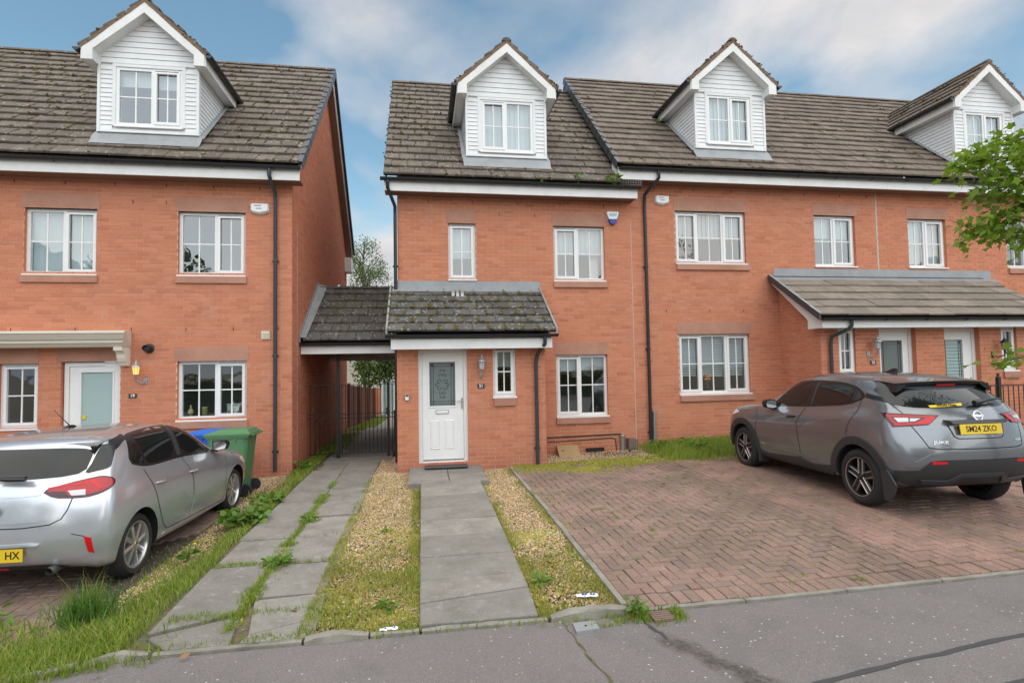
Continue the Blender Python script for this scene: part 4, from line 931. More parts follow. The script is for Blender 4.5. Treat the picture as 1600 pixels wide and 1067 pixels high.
# weep vents: small dark slots in the perpends below the eaves and over the lintels
for hh, y, xs_, z in ((hl, yL, (-7.0, -6.2, -5.4, -4.55, -3.75, -2.95), 5.23), (hl, yL, (-5.1, -4.55, -3.05), 4.92), (hl, yL, (-7.0, -6.0, -5.1, -4.2, -3.4, -2.62), 2.62), (hm, 0, (.15, 1.05, 2.0, 2.9, 3.85), 5.22), (hm, 0, (1.6, 2.35), 4.98), (h3, 0, (5.0, 5.9, 6.8, 7.7, 8.6, 9.5, 10.2), 5.62), (h3, 0, (5.2, 6.2, 7.0), 2.98)):
    for x in xs_:
        b = MB(); b.box(x-.006, x+.006, y-.0088, y+.0, z, z+.062); b.obj('weep_vent', 'gap_black' if 'gap_black' in MATS else plain('gap_black', (.03, .02, .018), .9, grime=0).name, hh)
b = MB(); b.prism([(14.30, 9.7), (14.58, 10.14), (15.9, 10.14), (15.9, 9.7)], 1, 4.25, 4.6); fixn(b.obj('rear_dormer_roof', 'roof_tile_brown', h4)); b = MB(); b.prism([(14.42, 9.7), (14.62, 10.02), (14.70, 10.02), (14.52, 9.7)], 1, 4.225, 4.249); fixn(b.obj('rear_bargeboard', 'painted_white', h4))
vs_ = thing('flower_vase', 'small vase of orange flowers behind the middle pane of the lower three-light window', 'vase', (6.2, .25, 1.27)); b = MB(); b.lathe([(0, 0), (.04, .0), (.055, .08), (.035, .15), (.045, .18), (0, .18)], (6.2, .22, 1.28), 12); b.obj('vase', 'dark_plastic', vs_, smooth=True)
plain('orange_petal', (.75, .22, .03), .7)
for k in range(5):
    b = MB(); b.lathe([(0, -.03), (.03, -.02), (.042, .005), (.025, .03), (0, .035)], (6.2+.05*math.cos(k*1.3), .20+.03*math.sin(k*2), 1.52+.035*(k % 3)), 8); b.obj('flower', 'orange_petal', vs_, smooth=True)
b = MB(); [b.tube([(6.2, .22, 1.44), (6.2+.05*math.cos(k*1.3), .20+.03*math.sin(k*2), 1.52+.035*(k % 3))], .005, 4) for k in range(5)]; b.obj('stems', 'bin_green' if 'bin_green' in MATS else plain('stem_green', (.08, .16, .04), .7).name, vs_)
# ------------------------------------------------------------------ ground, pavement, paths
def soil_f(t, p):
    co = obj_co(t); c = t.mix(t.noise(co, 2.5, 6, .7), (.11, .085, .06), (.19, .15, .10)); c = t.mix(t.ramp(t.noise(co, .5, 5), [(.42, 0.0), (.62, .6)]), c, (.10, .11, .03))
    v = t.n('ShaderNodeTexVoronoi', {'Vector': co, 'Scale': 55.0}); c = t.mix(.35, c, v.outputs['Color'], 'SOFT_LIGHT'); st(t, p, Base_Color=c, Roughness=.95); bump(t, p, t.noise(co, 45, 5), .02)
mat('soil', soil_f)
def asphalt_f(t, p):
    co = obj_co(t); n = t.noise(co, .8, 6, .65)
    c = t.mix(n, (.172, .153, .148), (.240, .213, .206)); c = t.mix(t.ramp(t.noise(co, 2.2, 5, .7), [(.50, 0.0), (.72, .55)]), c, (.138, .126, .123))
    c = t.mix(t.ramp(t.noise(co, 150, 2), [(.35, .6), (.58, 0.0)]), c, (.08, .075, .075)); c = t.mix(t.ramp(t.noise(co, 95, 2), [(.55, 0.0), (.72, .5)]), c, (.27, .25, .24))
    v = t.n('ShaderNodeTexVoronoi', {'Vector': co, 'Scale': 21.0}); keep = t.math('GREATER_THAN', t.n('ShaderNodeSeparateColor', {0: v.outputs['Color']}).outputs[0], .66)
    dn = t.ramp(t.noise(co, 1.1, 3), [(.40, .15), (.62, 1.0)])
    ch = t.math('MULTIPLY', t.math('MULTIPLY', t.ramp(v.outputs['Distance'], [(.10, 1.0), (.19, 0.0)]), keep), dn)
    c = t.mix(ch, c, (.56, .53, .49)); v2 = t.n('ShaderNodeTexVoronoi', {'Vector': co, 'Scale': 70.0}); k2 = t.math('GREATER_THAN', t.n('ShaderNodeSeparateColor', {0: v2.outputs['Color']}).outputs[1], .8)
    c = t.mix(t.math('MULTIPLY', t.math('MULTIPLY', t.ramp(v2.outputs['Distance'], [(.12, 1.0), (.26, 0.0)]), k2), .7), c, (.45, .43, .40))
    sx = t.n('ShaderNodeSeparateXYZ', {0: co})        # an old oil and silt stain that runs out from the kerb
    q = t.math('ADD', t.math('MULTIPLY', t.math('SUBTRACT', sx.outputs[0], 1.55), 1.0), t.math('MULTIPLY', t.math('ADD', sx.outputs[1], 7.2), .52)); q2 = t.math('ABSOLUTE', t.math('ADD', q, t.math('MULTIPLY', t.math('SUBTRACT', t.noise(co, 9, 5, .7), .5), .35)))
    yl_ = t.ramp(t.math('MULTIPLY', t.math('ADD', sx.outputs[1], 8.6), .7), [(0, 0.0), (.2, 1.0), (.75, 1.0), (.9, 0.0)])
    stn = t.math('MULTIPLY', t.ramp(q2, [(.03, 1.0), (.13, 0.0)]), yl_)
    c = t.mix(t.math('MULTIPLY', stn, t.ramp(t.noise(co, 30, 4, .7), [(.35, 1.0), (.62, .45)])), c, (.055, .045, .035))
    st(t, p, Base_Color=c, Roughness=.85); bump(t, p, t.noise(co, 170, 3), .006)
mat('asphalt', asphalt_f)
def slab_f(t, p):
    co = obj_co(t); r = rnd(t); c = t.mix(r, (.225, .210, .188), (.315, .292, .26)); c = t.mix(t.ramp(t.noise(co, 3, 7, .7), [(.42, 0.0), (.7, .75)]), c, (.135, .125, .105))
    c = t.mix(t.ramp(t.noise(co, 9, 6, .75), [(.56, 0.0), (.72, .5)]), c, (.52, .50, .45))
    v = t.n('ShaderNodeTexVoronoi', {'Vector': co, 'Scale': 60.0}); c = t.mix(t.math('MULTIPLY', t.ramp(v.outputs['Distance'], [(.1, 1.0), (.3, 0.0)]), t.ramp(t.noise(co, 6, 3), [(.45, 0.0), (.6, .5)])), c, (.42, .40, .36))
    c = t.mix(t.ramp(t.noise(co, 120, 3), [(.35, .4), (.6, 0.0)]), c, (.10, .095, .08)); st(t, p, Base_Color=c, Roughness=.9); bump(t, p, t.noise(co, 70, 5, .7), .006)
mat('slab', slab_f)
def paver_f(t, p, tint=(1, 1, 1)):
    co = obj_co(t); r = rnd(t); c = t.ramp(r, [(0, tuple(k*v for k, v in zip(tint, (.305, .196, .152)))), (.4, tuple(k*v for k, v in zip(tint, (.365, .238, .186)))), (.75, tuple(k*v for k, v in zip(tint, (.305, .206, .168)))), (1, tuple(k*v for k, v in zip(tint, (.240, .178, .152))))])
    c = t.mix(t.ramp(t.noise(co, 1.1, 6, .65), [(.40, 0.0), (.66, .75)]), c, (.145, .108, .085)); c = t.mix(t.ramp(t.noise(co, 70, 4, .7), [(.4, .5), (.7, 0.0)]), c, (.12, .08, .065))
    sx = t.n('ShaderNodeSeparateXYZ', {0: co}).outputs[0]; sd_ = t.math('ABSOLUTE', t.math('ADD', t.math('SUBTRACT', sx, 4.18), t.math('MULTIPLY', t.math('SUBTRACT', t.noise(co, 2.5, 5, .6), .5), .9)))
    c = t.mix(t.math('MULTIPLY', t.ramp(sd_, [(.05, .75), (.42, 0.0)]), t.ramp(t.noise(co, 6, 4, .7), [(.3, .4), (.6, 1.0)])), c, (.13, .092, .07))      # silted seam between the two drives
    c = t.mix(t.ramp(t.noise(co, 14, 5), [(.58, 0.0), (.75, .4)]), c, (.42, .32, .27)); st(t, p, Base_Color=c, Roughness=.9); bump(t, p, t.noise(co, 120, 4), .003)
mat('paver', paver_f); mat('paver_pink', lambda t, p: paver_f(t, p, (1.16, 1.06, 1.03)))
def kerb_f(t, p):
    co = obj_co(t); c = t.mix(t.noise(co, 6, 6, .7), (.16, .15, .12), (.40, .375, .33)); c = t.mix(t.ramp(t.noise(co, 2, 5), [(.5, 0.0), (.65, .6)]), c, (.10, .095, .06)); st(t, p, Base_Color=c, Roughness=.95); bump(t, p, t.noise(co, 60, 5, .7), .012)
mat('kerb', kerb_f)
plain('joint_sand', (.060, .050, .034), .95, grime=.5, gscale=6, bumpd=.004)
plain('tar', (.055, .056, .060), .6, grime=.3, gscale=10)

def sheet(name, xs, ys, zf, m, kind='structure', parent=None):
    V = [(x, y, zf(x, y)) for y in ys for x in xs]; n = len(xs); F = [(j*n+i, j*n+i+1, (j+1)*n+i+1, (j+1)*n+i) for j in range(len(ys)-1) for i in range(n-1)]
    o = link(bpy.data.objects.new(name, np_mesh(name, V, F, m, True)), parent)
    if kind: o['kind'] = kind
    return o
ar = lambda a, b, s: list(np.arange(a, b+1e-6, s))
def gback(y):                                                 # the ground falls away behind the row
    return 0 if y < 6 else -.045*(y-6) if y < 26 else -.9
def gground(x, y):
    if y > 0: return gz(x, y)+gback(y)
    return gz(x, y)
pv_z = lambda x, y: gz(x, -7)-.012
sheet('ground', [-400, -120, -40]+ar(-16, 18, .5)+[40, 120, 400], [-400, -120, -40, -16, -8]+ar(-7.0, 7, .25)+[9, 12, 16, 20, 26, 40, 120, 500], lambda x, y: (gground(x, y) if y > -6.99 else gz(x, -7))-.045, 'soil')
road = sheet('road', [-90, -40, -20]+ar(-10, 14, .5)+[20, 40, 90], [-18.5, -14, -11, -9, -8, -7.045], pv_z, 'asphalt')
def ribbon(name, pts, w, m, parent, dz=.004, zf=pv_z, jit=.25):
    b = MB(); vs = []
    n = len(pts)
    for i in range(n):
        p = Vector(pts[i]); d = (Vector(pts[min(i+1, n-1)])-Vector(pts[max(i-1, 0)])).normalized(); e = Vector((-d.y, d.x)); ww = w*random.uniform(1-jit, 1+jit)*.5
        for s in (-1, 1): q = p+e*s*ww; vs.append((q.x, q.y, zf(q.x, q.y)+dz))
    b.add(vs, [(2*i, 2*i+1, 2*i+3, 2*i+2) for i in range(n-1)]); return b.obj(name, m, parent)
def wob(a, b_, n, j): return [(a[0]+(b_[0]-a[0])*k/n+random.gauss(0, j), a[1]+(b_[1]-a[1])*k/n+random.gauss(0, j)) for k in range(n+1)]
ribbon('tar_seam', wob((1.22, -8.38), (2.5, -8.12), 8, .006)+wob((2.7, -8.09), (6.5, -7.62), 24, .007), .04, 'tar', road)
ribbon('tar_seam', wob((2.45, -8.5), (6.0, -8.06), 20, .006), .022, 'tar', road)
ribbon('crack', wob((1.02, -7.08), (1.12, -7.9), 14, .010)+wob((1.13, -7.95), (1.16, -8.6), 8, .006), .016, 'soil', road, jit=.6)
ribbon('crack', wob((1.62, -7.12), (1.68, -7.45), 6, .010), .028, 'tar', road, jit=.5)
ribbon('crack', wob((-3.5, -8.15), (1.1, -8.5), 22, .01), .012, 'tar', road, jit=.6)
# flush edging along the road, with two raised kerb stones at the planted strips
kb = bpy.data.objects.new('kerb', None); link(kb, None, Matrix.Translation((0, -7.02, 0))); kb['kind'] = 'structure'
def kerbstone(x0, x1, h, y=-7.015, w=.05, rough=0.0):
    b = MB(); n = max(1, int((x1-x0)/.08)); vs = []
    for i in range(n+1):
        x = x0+(x1-x0)*i/n; z = gz(x, -7); e = min(1, .35+.35*min(i, n-i)) if h > .03 else 1
        j = lambda s=1: random.gauss(0, rough)*s
        for (a, hh) in ((-w/2, -.12), (-w/2, h*.72*e), (-w*.3, h*e), (w*.35, h*e), (w/2, h*.8*e), (w/2, -.12)): vs.append((x, y+a+j(.6), z+hh+(j() if hh > 0 else 0)))
    fs = [(6*i+k, 6*i+k+1, 6*i+k+7, 6*i+k+6) for i in range(n) for k in range(5)]+[tuple(range(6)), tuple(6*n+k for k in range(5, -1, -1))]
    b.add(vs, fs); return fixn(b.obj('kerb_stone', 'kerb', kb, auto=40))
for a, b_, h in ((-2.9, -2.3, .03), (-2.28, -1.85, .05), (-1.83, -.86, .012), (-.02, .92, .010)): kerbstone(a, b_, h, rough=.002 if h < .02 else .006)
kerbstone(-.84, -.40, .05, w=.07, rough=.005); kerbstone(-.385, -.04, .012, w=.05, rough=.003); kerbstone(.95, 1.62, .06, w=.075, rough=.005)
x = 1.64
while x < 12: kerbstone(x, x+.905, .012, rough=.0015); x += .915
x = -11.0
while x < -3: kerbstone(x, x+.9, .012, rough=.002); x += .91
def slab_obj(poly, zt, parent, name='slab', th=.05, zf=None, tilt=.004):
    """poly in xy (ccw); top follows the ground plus zt, with a worn edge"""
    zf = zf or gz; c = Vector((sum(p[0] for p in poly)/len(poly), sum(p[1] for p in poly)/len(poly))); b = MB(); n = len(poly); tx, ty = random.gauss(0, tilt), random.gauss(0, tilt)
    z = lambda p, d: zf(p[0], p[1])+zt+d+tx*(p[0]-c.x)+ty*(p[1]-c.y)
    ins = [(p[0]+(c.x-p[0])*.016, p[1]+(c.y-p[1])*.016) for p in poly]
    b.add([(p[0], p[1], z(p, -th)) for p in poly]+[(p[0], p[1], z(p, -.006)) for p in poly]+[(p[0], p[1], z(p, 0)) for p in ins],
          [tuple(2*n+i for i in range(n))]+[(k*n+i, k*n+(i+1) % n, (k+1)*n+(i+1) % n, (k+1)*n+i) for k in range(2) for i in range(n)])
    return b.obj(name, 'slab', parent)
# centre path to the white door
def pz(x, y): return gz(x, y)+.02+max(0, min(1, (y+6.0)/3.6))*.075
path = sheet('path', [-.03, .88], ar(-6.98, -2.4, .4), lambda x, y: pz(x, y)-.035, 'joint_sand')
ys = [-6.97, -6.58, -6.10, -5.62, -5.02, -4.42, -3.86, -3.28, -2.78, -2.40]; g = .006
xl = lambda y: -.035-.01*(y+2.4)/4.6*0+.0; xr = lambda y: .885
slab_obj([(xl(0), -6.97), (.86, -6.97), (.885, -6.80+.34), (xl(0), -6.62)], .0, path, zf=pz)
slab_obj([(xl(0), -6.605), (.885, -6.445), (.885, -6.13), (xl(0), -6.18)], .003, path, zf=pz)
for a, b_ in zip(ys[2:-1], ys[3:]): slab_obj([(-.035, a-.07 if a == ys[2] else a+g), (.885, a-.02 if a == ys[2] else a+g), (.885, b_-g), (-.035, b_-g)], random.uniform(-.004, .004), path, zf=pz)
zpad = lambda x, y: .105+.012*(y+1.1)
slab_obj([(-.235, -2.39), (.41, -2.39), (.41, -1.75), (-.235, -1.75)], .0, path, zf=zpad, th=.09); slab_obj([(.42, -2.395), (1.03, -2.395), (1.03, -1.75), (.42, -1.75)], .002, path, zf=zpad, th=.09)
slab_obj([(-.235, -1.74), (.41, -1.74), (.41, -1.065), (-.235, -1.065)], .003, path, zf=zpad, th=.09); slab_obj([(.42, -1.74), (1.03, -1.74), (1.03, -1.065), (.42, -1.065)], .0, path, zf=zpad, th=.09)
# old double slab drive to the gate
drive = sheet('slab_drive', [-2.06, -1.5, -.82], ar(-6.98, .6, .4), lambda x, y: gz(x, y)-.022, 'soil')
rows = [-6.98, -6.42, -5.42, -4.60, -3.72, -2.92, -2.10, -1.3, -.5, .35]
for k, (a, b_) in enumerate(zip(rows[:-1], rows[1:])):
    m_ = -1.44+random.gauss(0, .01); gp = .014 if k < 5 else .008; L0 = -2.0+random.gauss(0, .012) if a < -1 else -1.9; R0 = -.85+random.gauss(0, .015)
    if k == 0:
        slab_obj([(-1.78, -6.96), (-1.36, -6.97), (-1.42, -6.52), (-1.99, -6.75)], .0, drive); slab_obj([(-1.30, -6.97), (-.80, -6.97), (-.80, -6.66), (-1.27, -6.86)], .004, drive)
        slab_obj([(-1.27, -6.84), (-.81, -6.64), (-.82, -6.2), (-1.39, -6.25)], .001, drive); continue
    if k == 1: slab_obj([(L0, a-.28), (m_-gp, a-.03), (m_-gp, b_-.012), (L0, b_-.03)], .005, drive); slab_obj([(m_+gp, a+.24), (R0, a+.24), (R0, b_-.05), (m_+gp, b_-.03)], .0, drive); continue
    o = random.uniform(-.05, .05)
    slab_obj([(L0, a+.008), (m_-gp, a+.008+o*.3), (m_-gp, b_-.008), (L0, b_-.008)], random.uniform(-.004, .008), drive, tilt=.008); slab_obj([(m_+gp, a+.008+o), (R0, a+.008+o), (R0, b_-.008+o), (m_+gp, b_-.008+o)], random.uniform(-.004, .008), drive, tilt=.008)
slab_obj([(-1.95, .37), (-.62, .37), (-.62, 2.2), (-1.95, 2.2)], .01, drive); slab_obj([(-1.95, 2.22), (-.62, 2.22), (-.62, 4.2), (-1.95, 4.2)], .01, drive)
alley = sheet('path', [-1.9, -.6], [4.21, 6, 9, 12, 16, 20, 21.5], lambda x, y: gground(x, y)+.012-.02, 'slab'); alley.name = 'alley_path'
# edging strip between the gravel and the block drive
y = -6.93
while y < -1.2:
    e = min(y+.905, -1.15); b = MB(); dx = random.gauss(0, .006)
    b.box(1.545+dx, 1.597+dx, y, e-.008, -.12, .0); b.v = [(v[0], v[1], gz(v[0], v[1])+(.022 if v[2] > -.05 else -.12)+(random.gauss(0, .003))) for v in b.v]; b.obj('kerb_stone', 'kerb', kb); y = e
# herringbone block paving
def block_drive(name, x0, x1, y0, y1, soldier=True, ang=0.0, limit=300, keep=None, m='paver'):
    base = sheet(name, ar(x0, x1, (x1-x0)/8), ar(y0, y1, (y1-y0)/8), lambda x, y: gz(x, y)-.004, 'joint_sand'); u = .103; L = []
    ys0 = y0+(.212 if soldier else 0)
    for i in range(-40, int((x1-x0)/u)+40):
        for j in range(-40, int((y1-ys0)/u)+40):
            s = (i-j) % 4
            if s == 0: q = (i, j, i+2, j+1)
            elif s == 2: q = (i, j-1, i+1, j+1)
            else: continue
            a, b_, c, d = x0+q[0]*u, ys0+q[1]*u, x0+q[2]*u, ys0+q[3]*u
            a, c = max(a, x0), min(c, x1); b_, d = max(b_, ys0), min(d, y1)
            if c-a > .03 and d-b_ > .03 and (keep is None or keep((a+c)/2, (b_+d)/2)): L.append((a, b_, c, d))
    if soldier:
        x = x0
        while x < x1-.03: L.append((x, y0, min(x+u, x1), y0+.206)); x += u
    L.sort(key=lambda q: (Vector(((q[0]+q[2])/2, (q[1]+q[3])/2, 0))-CAM).length)
    if ('pv', m) not in UNIT:
        b = MB(); e = .035
        b.add([(-.5,-.5,-1),(.5,-.5,-1),(.5,.5,-1),(-.5,.5,-1),(-.5,-.5,-.12),(.5,-.5,-.12),(.5,.5,-.12),(-.5,.5,-.12),(-.5+e,-.5+e,0),(.5-e,-.5+e,0),(.5-e,.5-e,0),(-.5+e,.5-e,0)],
              [(8,9,10,11)]+[(k*4+i, k*4+(i+1)%4, (k+1)*4+(i+1)%4, (k+1)*4+i) for k in (0, 1) for i in range(4)]); UNIT[('pv', m)] = b.mesh('paving_block', m)
    me = UNIT[('pv', m)]; rest = MB()
    for i, (a, b_, c, d) in enumerate(L):
        cx, cy_ = (a+c)/2, (b_+d)/2; z = gz(cx, cy_)+.012+random.gauss(0, .0022)+.010*math.sin(cx*2.1+cy_*1.3)*.6
        sx = (gz(cx+.2, cy_)-gz(cx-.2, cy_))/.4; sy_ = (gz(cx, cy_+.2)-gz(cx, cy_-.2))/.4
        M = Matrix.Translation((cx, cy_, z)) @ Matrix.Rotation(-math.atan(sx)+random.gauss(0, .006), 4, 'Y') @ Matrix.Rotation(math.atan(sy_)+random.gauss(0, .006), 4, 'X') @ Matrix.Rotation(random.gauss(0, .006), 4, 'Z') @ Matrix.Diagonal((c-a-.007, d-b_-.007, .06, 1))
        if i < limit: link(bpy.data.objects.new('paving_block', me), base, M)
        else: rest.M = M; rest.add([v.co[:] for v in me.vertices], [tuple(p.vertices) for p in me.polygons])
    if rest.f: rest.obj('block_paving', m, base)['kind'] = 'stuff'
    return base
block_drive('block_driveway', 1.60, 4.42, -6.985, -1.0, keep=lambda x, y: y < -1.35+.1*math.sin(x*5))
block_drive('block_driveway', 4.425, 9.2, -6.985, -1.6, m='paver_pink')
block_drive('block_driveway', -7.5, -2.75, -6.985, -1.2, soldier=False, keep=lambda x, y: x < -2.95+.25*math.sin(y*1.7)+.1*math.sin(y*5))
# cast covers set in the pavement
t = thing('service_cover', 'small grey square service cover in the asphalt beneath the raised kerb', 'cover', (1.16, -7.2, -.06)); b = MB(); b.prism([(1.08, -7.27), (1.26, -7.25), (1.26, -7.12), (1.09, -7.13)], 2, gz(1.1, -7)-.03, gz(1.1, -7)+.008); b.obj('lid', 'lead', t)
b = MB(); b.box(1.165, 1.18, -7.2, -7.185, gz(1.1, -7)+.0085, gz(1.1, -7)+.012); b.obj('key_hole', 'black_ink', t)
t = thing('service_cover', 'small rusty brown cover ringed by grass at the drive corner', 'cover', (1.78, -7.15, -.06)); b = MB(); b.prism([(1.70, -7.22), (1.86, -7.21), (1.87, -7.06), (1.71, -7.07)], 2, gz(1.7, -7)-.03, gz(1.7, -7)+.010); plain('rust', (.20, .13, .11), .8, grime=.5, gscale=20); b.obj('lid', 'rust', t)
b = MB()
for k in range(4): b.box(1.72, 1.85, -7.195+k*.032, -7.183+k*.032, gz(1.7, -7)+.0105, gz(1.7, -7)+.014)
b.obj('ribs', 'rust', t)

# ------------------------------------------------------------------ behind the row
fe = thing('wooden_fence', 'reddish brown close board fence seen through the black gate', 'fence', (-2.35, 11, -.3))
plain('fence_wood', (.165, .055, .030), .85, grime=.35, gscale=4); n = 46
for k in range(n):
    y = 8.0+k*.15; x = -2.46+.04*(y-8); z0 = gground(x, y)-.02; zt = 1.36-.055*(y-8); b = MB(); b.box(x-.012+.006*(k % 2), x+.010+.006*(k % 2), y, y+.145, z0, zt+random.gauss(0, .004)); b.obj('board', 'fence_wood', fe)
for k in range(4):
    y = 8.0+k*2.3; x = -2.46+.04*(y-8); b = MB(); b.box(x+.014, x+.09, y-.04, y+.04, gground(x, y)-.05, 1.42-.055*(y-8)); b.obj('post', 'fence_wood', fe)
bh = thing('rendered_house', 'pale rendered house with brick base seen through the gate at the alley end', 'house', (0, 25, -.9)); plain('render_cream', (.55, .50, .42), .9, grime=.2)
b = MB(); b.box(-8, 6, 22, 30, .75, 4.6); b.obj('upper_wall', 'render_cream', bh); b = MB(); b.box(-7.98, 5.98, 22.02, 29.9, -1.2, .749); b.obj('base_wall', 'brick', bh)
b = MB(); b.prism([(21.6, 4.5), (26, 6.4), (30.4, 4.5)], 0, -8.3, 6.3); b.obj('roof', 'roof_tile', bh)
b = MB(); b.box(-2.35, -1.55, 21.94, 22.0, -.9, 1.25); b.obj('door_frame', 'upvc', bh); b = MB(); b.box(-2.27, -1.63, 21.92, 21.94, -.82, 1.17); b.obj('door_glass', 'glass', bh)
b = MB(); b.box(-2.27, -1.63, 21.985, 22.005, -.82, 1.17); b.obj('hallway', 'room', bh)
# railings in front of the shared porch
rl_ = thing('railing', 'black metal railing standing behind the grey car at the right edge', 'railing', (11, -2.4, .4)); ry = -2.3
for (a, b_) in ((9.35, 10.72), (10.78, 13.2)):
    for z in (.62, 1.36): b = MB(); b.box(a, b_, ry-.012, ry+.012, z-.012, z+.012); b.obj('rail', 'rail_brown' if 'rail_brown' in MATS else plain('rail_brown', (.045, .022, .018), .5).name, rl_)
    x = a+.07
    while x < b_: b = MB(); b.tube([(x, ry, .45), (x, ry, 1.37)], .009, 6); b.obj('bar', 'rail_brown', rl_); x += .115
for x in (9.32, 10.75, 13.22):
    b = MB(); b.box(x-.03, x+.03, ry-.03, ry+.03, .2, 1.52); b.lathe([(.0, 0), (.03, .01), (.02, .03), (.032, .055), (0, .085)], (x, ry, 1.52), 8); b.obj('post', 'metal_black', rl_)
# opposite side of the road, seen only as reflections in glass and paint
oh = thing('opposite_house', 'pale rendered house across the road behind the camera', 'house', (0, -33, 0)); b = MB(); b.box(-4, 9, -37, -31, -.2, 5.4); b.obj('wall', 'render_cream', oh)
b = MB(); b.prism([(-37.5, 5.3), (-34, 8.2), (-30.5, 5.3)], 0, -4.4, 9.4); b.obj('roof', 'roof_tile', oh)
for x in (-2, 1.5, 5):
    for z in (1, 3.4): b = MB(); b.box(x, x+1.3, -30.99, -30.95, z, z+1.2); b.obj('window', 'glass', oh)
# ------------------------------------------------------------------ cars
def paint(name, col, metal=.55, rough=.28):
    def f(t, p):
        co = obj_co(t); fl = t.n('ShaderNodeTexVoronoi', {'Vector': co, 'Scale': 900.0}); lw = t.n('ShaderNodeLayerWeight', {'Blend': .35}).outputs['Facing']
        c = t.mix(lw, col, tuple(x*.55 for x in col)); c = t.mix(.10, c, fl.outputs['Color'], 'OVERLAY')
        d = t.ramp(t.noise(co, 7, 5, .7), [(.45, 0.0), (.8, .25)]); c = t.mix(d, c, tuple(x*.6+.03 for x in col))
        st(t, p, Base_Color=c, Metallic=metal, Roughness=rough, Coat_Weight=.9, Coat_Roughness=.04)
    return mat(name, f)
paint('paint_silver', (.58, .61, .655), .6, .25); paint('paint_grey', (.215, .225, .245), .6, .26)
plain('car_glass', (.010, .012, .013), .03, grime=.0, Specular_IOR_Level=.45)
plain('trim_black', (.012, .012, .013), .28, grime=.1); plain('cladding_black', (.030, .031, .034), .55, grime=.3); plain('gap', (.004, .004, .004), .8, grime=0)
plain('arch_liner', (.008, .008, .008), .9, grime=0); plain('rubber', (.018, .018, .019), .8, grime=.4, gscale=8); plain('alloy', (.62, .62, .63), .28, .85, grime=.3, gscale=12); plain('alloy_bronze', (.40, .345, .31), .35, .75, grime=.3, gscale=12); plain('disc', (.25, .24, .23), .4, .8, grime=.4)
plain('lens_red', (.40, .004, .010), .10, grime=0, Coat_Weight=.3); plain('lens_dark', (.05, .004, .007), .10, grime=0, Coat_Weight=.3); plain('lens_clear', (.62, .60, .62), .12, grime=.2, gscale=30, Coat_Weight=1.0); plain('reflector_red', (.60, .01, .02), .2, grime=0); plain('chrome', (.75, .75, .77), .12, 1.0, grime=.1)
plain('plate_yellow', (.78, .54, .02), .35, grime=.05)
def cage(spec):
    V = []; F = []; mi = []
    def add(p): V.append(p); return len(V)-1
    def loop(r): return [add((0,)+r['rc']), add(r['rh']), add(r['rk'])]+[add((x, y, z)) for x, y, z in zip(r['sx'], r['sy'], r['sz'])]
    L = []
    for r in spec['L']:
        L.append(loop(dict(r, sy=spec['sy']))+[add(r['fk']), add(r['fh']), add((0,)+r['fc'])])
    def quad(a, b, c, d, m=0): F.append((a, b, c, d)); mi.append(m)
    for r in range(len(L)-1):
        for c in range(13): quad(L[r][c], L[r][c+1], L[r+1][c+1], L[r+1][c])
    def cap(row, k0, k1, first, last, mid, m=0):          # stations k0..k1, (side, mid, centre) triples
        tri = []
        for k in range(k0, k1+1):
            if k == k0: tri.append(first)
            elif k == k1: tri.append(last)
            else: tri.append((row[k], add(mid[k][0]), add(mid[k][1])))
        for a, b in zip(tri[:-1], tri[1:]):
            for j in range(2): quad(a[j], a[j+1], b[j+1], b[j], m)
        return tri
    zf = spec['floor']; cap(L[0], 2, 11, (L[0][2], L[0][1], L[0][0]), (L[0][11], L[0][12], L[0][13]), {k: ((.42, spec['sy'][k-3], zf), (0, spec['sy'][k-3], zf)) for k in range(3, 11)}, 1)
    T = L[-1]; h = spec['hood']; H8 = (T[8], add(h[8][0]), add(h[8][1]))
    cap(T, 8, 11, H8, (T[11], T[12], T[13]), h)
    prev = T[:9]+[H8[1], H8[2]]
    for r in spec['G']:
        row = loop(r)[:8]+[add(r['fk']), add(r['fh']), add((0,)+r['fc'])]
        for c in range(10): quad(prev[c], prev[c+1], row[c+1], row[c])
        prev = row
    g = spec['G'][-1]; dzr = spec['crown']
    cap(prev, 2, 8, (prev[2], prev[1], prev[0]), (prev[8], prev[9], prev[10]), {k: ((.34, g['sy'][k-3]-.01, g['sz'][k-3]+dzr*.75), (0, g['sy'][k-3]-.02, g['sz'][k-3]+dzr)) for k in range(3, 8)})
    me = bpy.data.meshes.new('cage'); me.from_pydata(V, [], F); me.polygons.foreach_set('material_index', mi)
    bm = bmesh.new(); bm.from_mesh(me); bmesh.ops.recalc_face_normals(bm, faces=bm.faces)
    cl = bm.edges.layers.float.new('crease_edge'); bm.verts.ensure_lookup_table()
    for (r, c0, c1, w_) in spec['crease']:
        row = (L[r] if r < len(L) else prev)
        for c in range(c0, c1):
            e = bm.edges.get((bm.verts[row[c]], bm.verts[row[c+1]]))
            if e: e[cl] = w_
    bm.to_mesh(me); bm.free(); return me
def evaluated(o):
    me = bpy.data.meshes.new_from_object(o.evaluated_get(bpy.context.evaluated_depsgraph_get())); return me
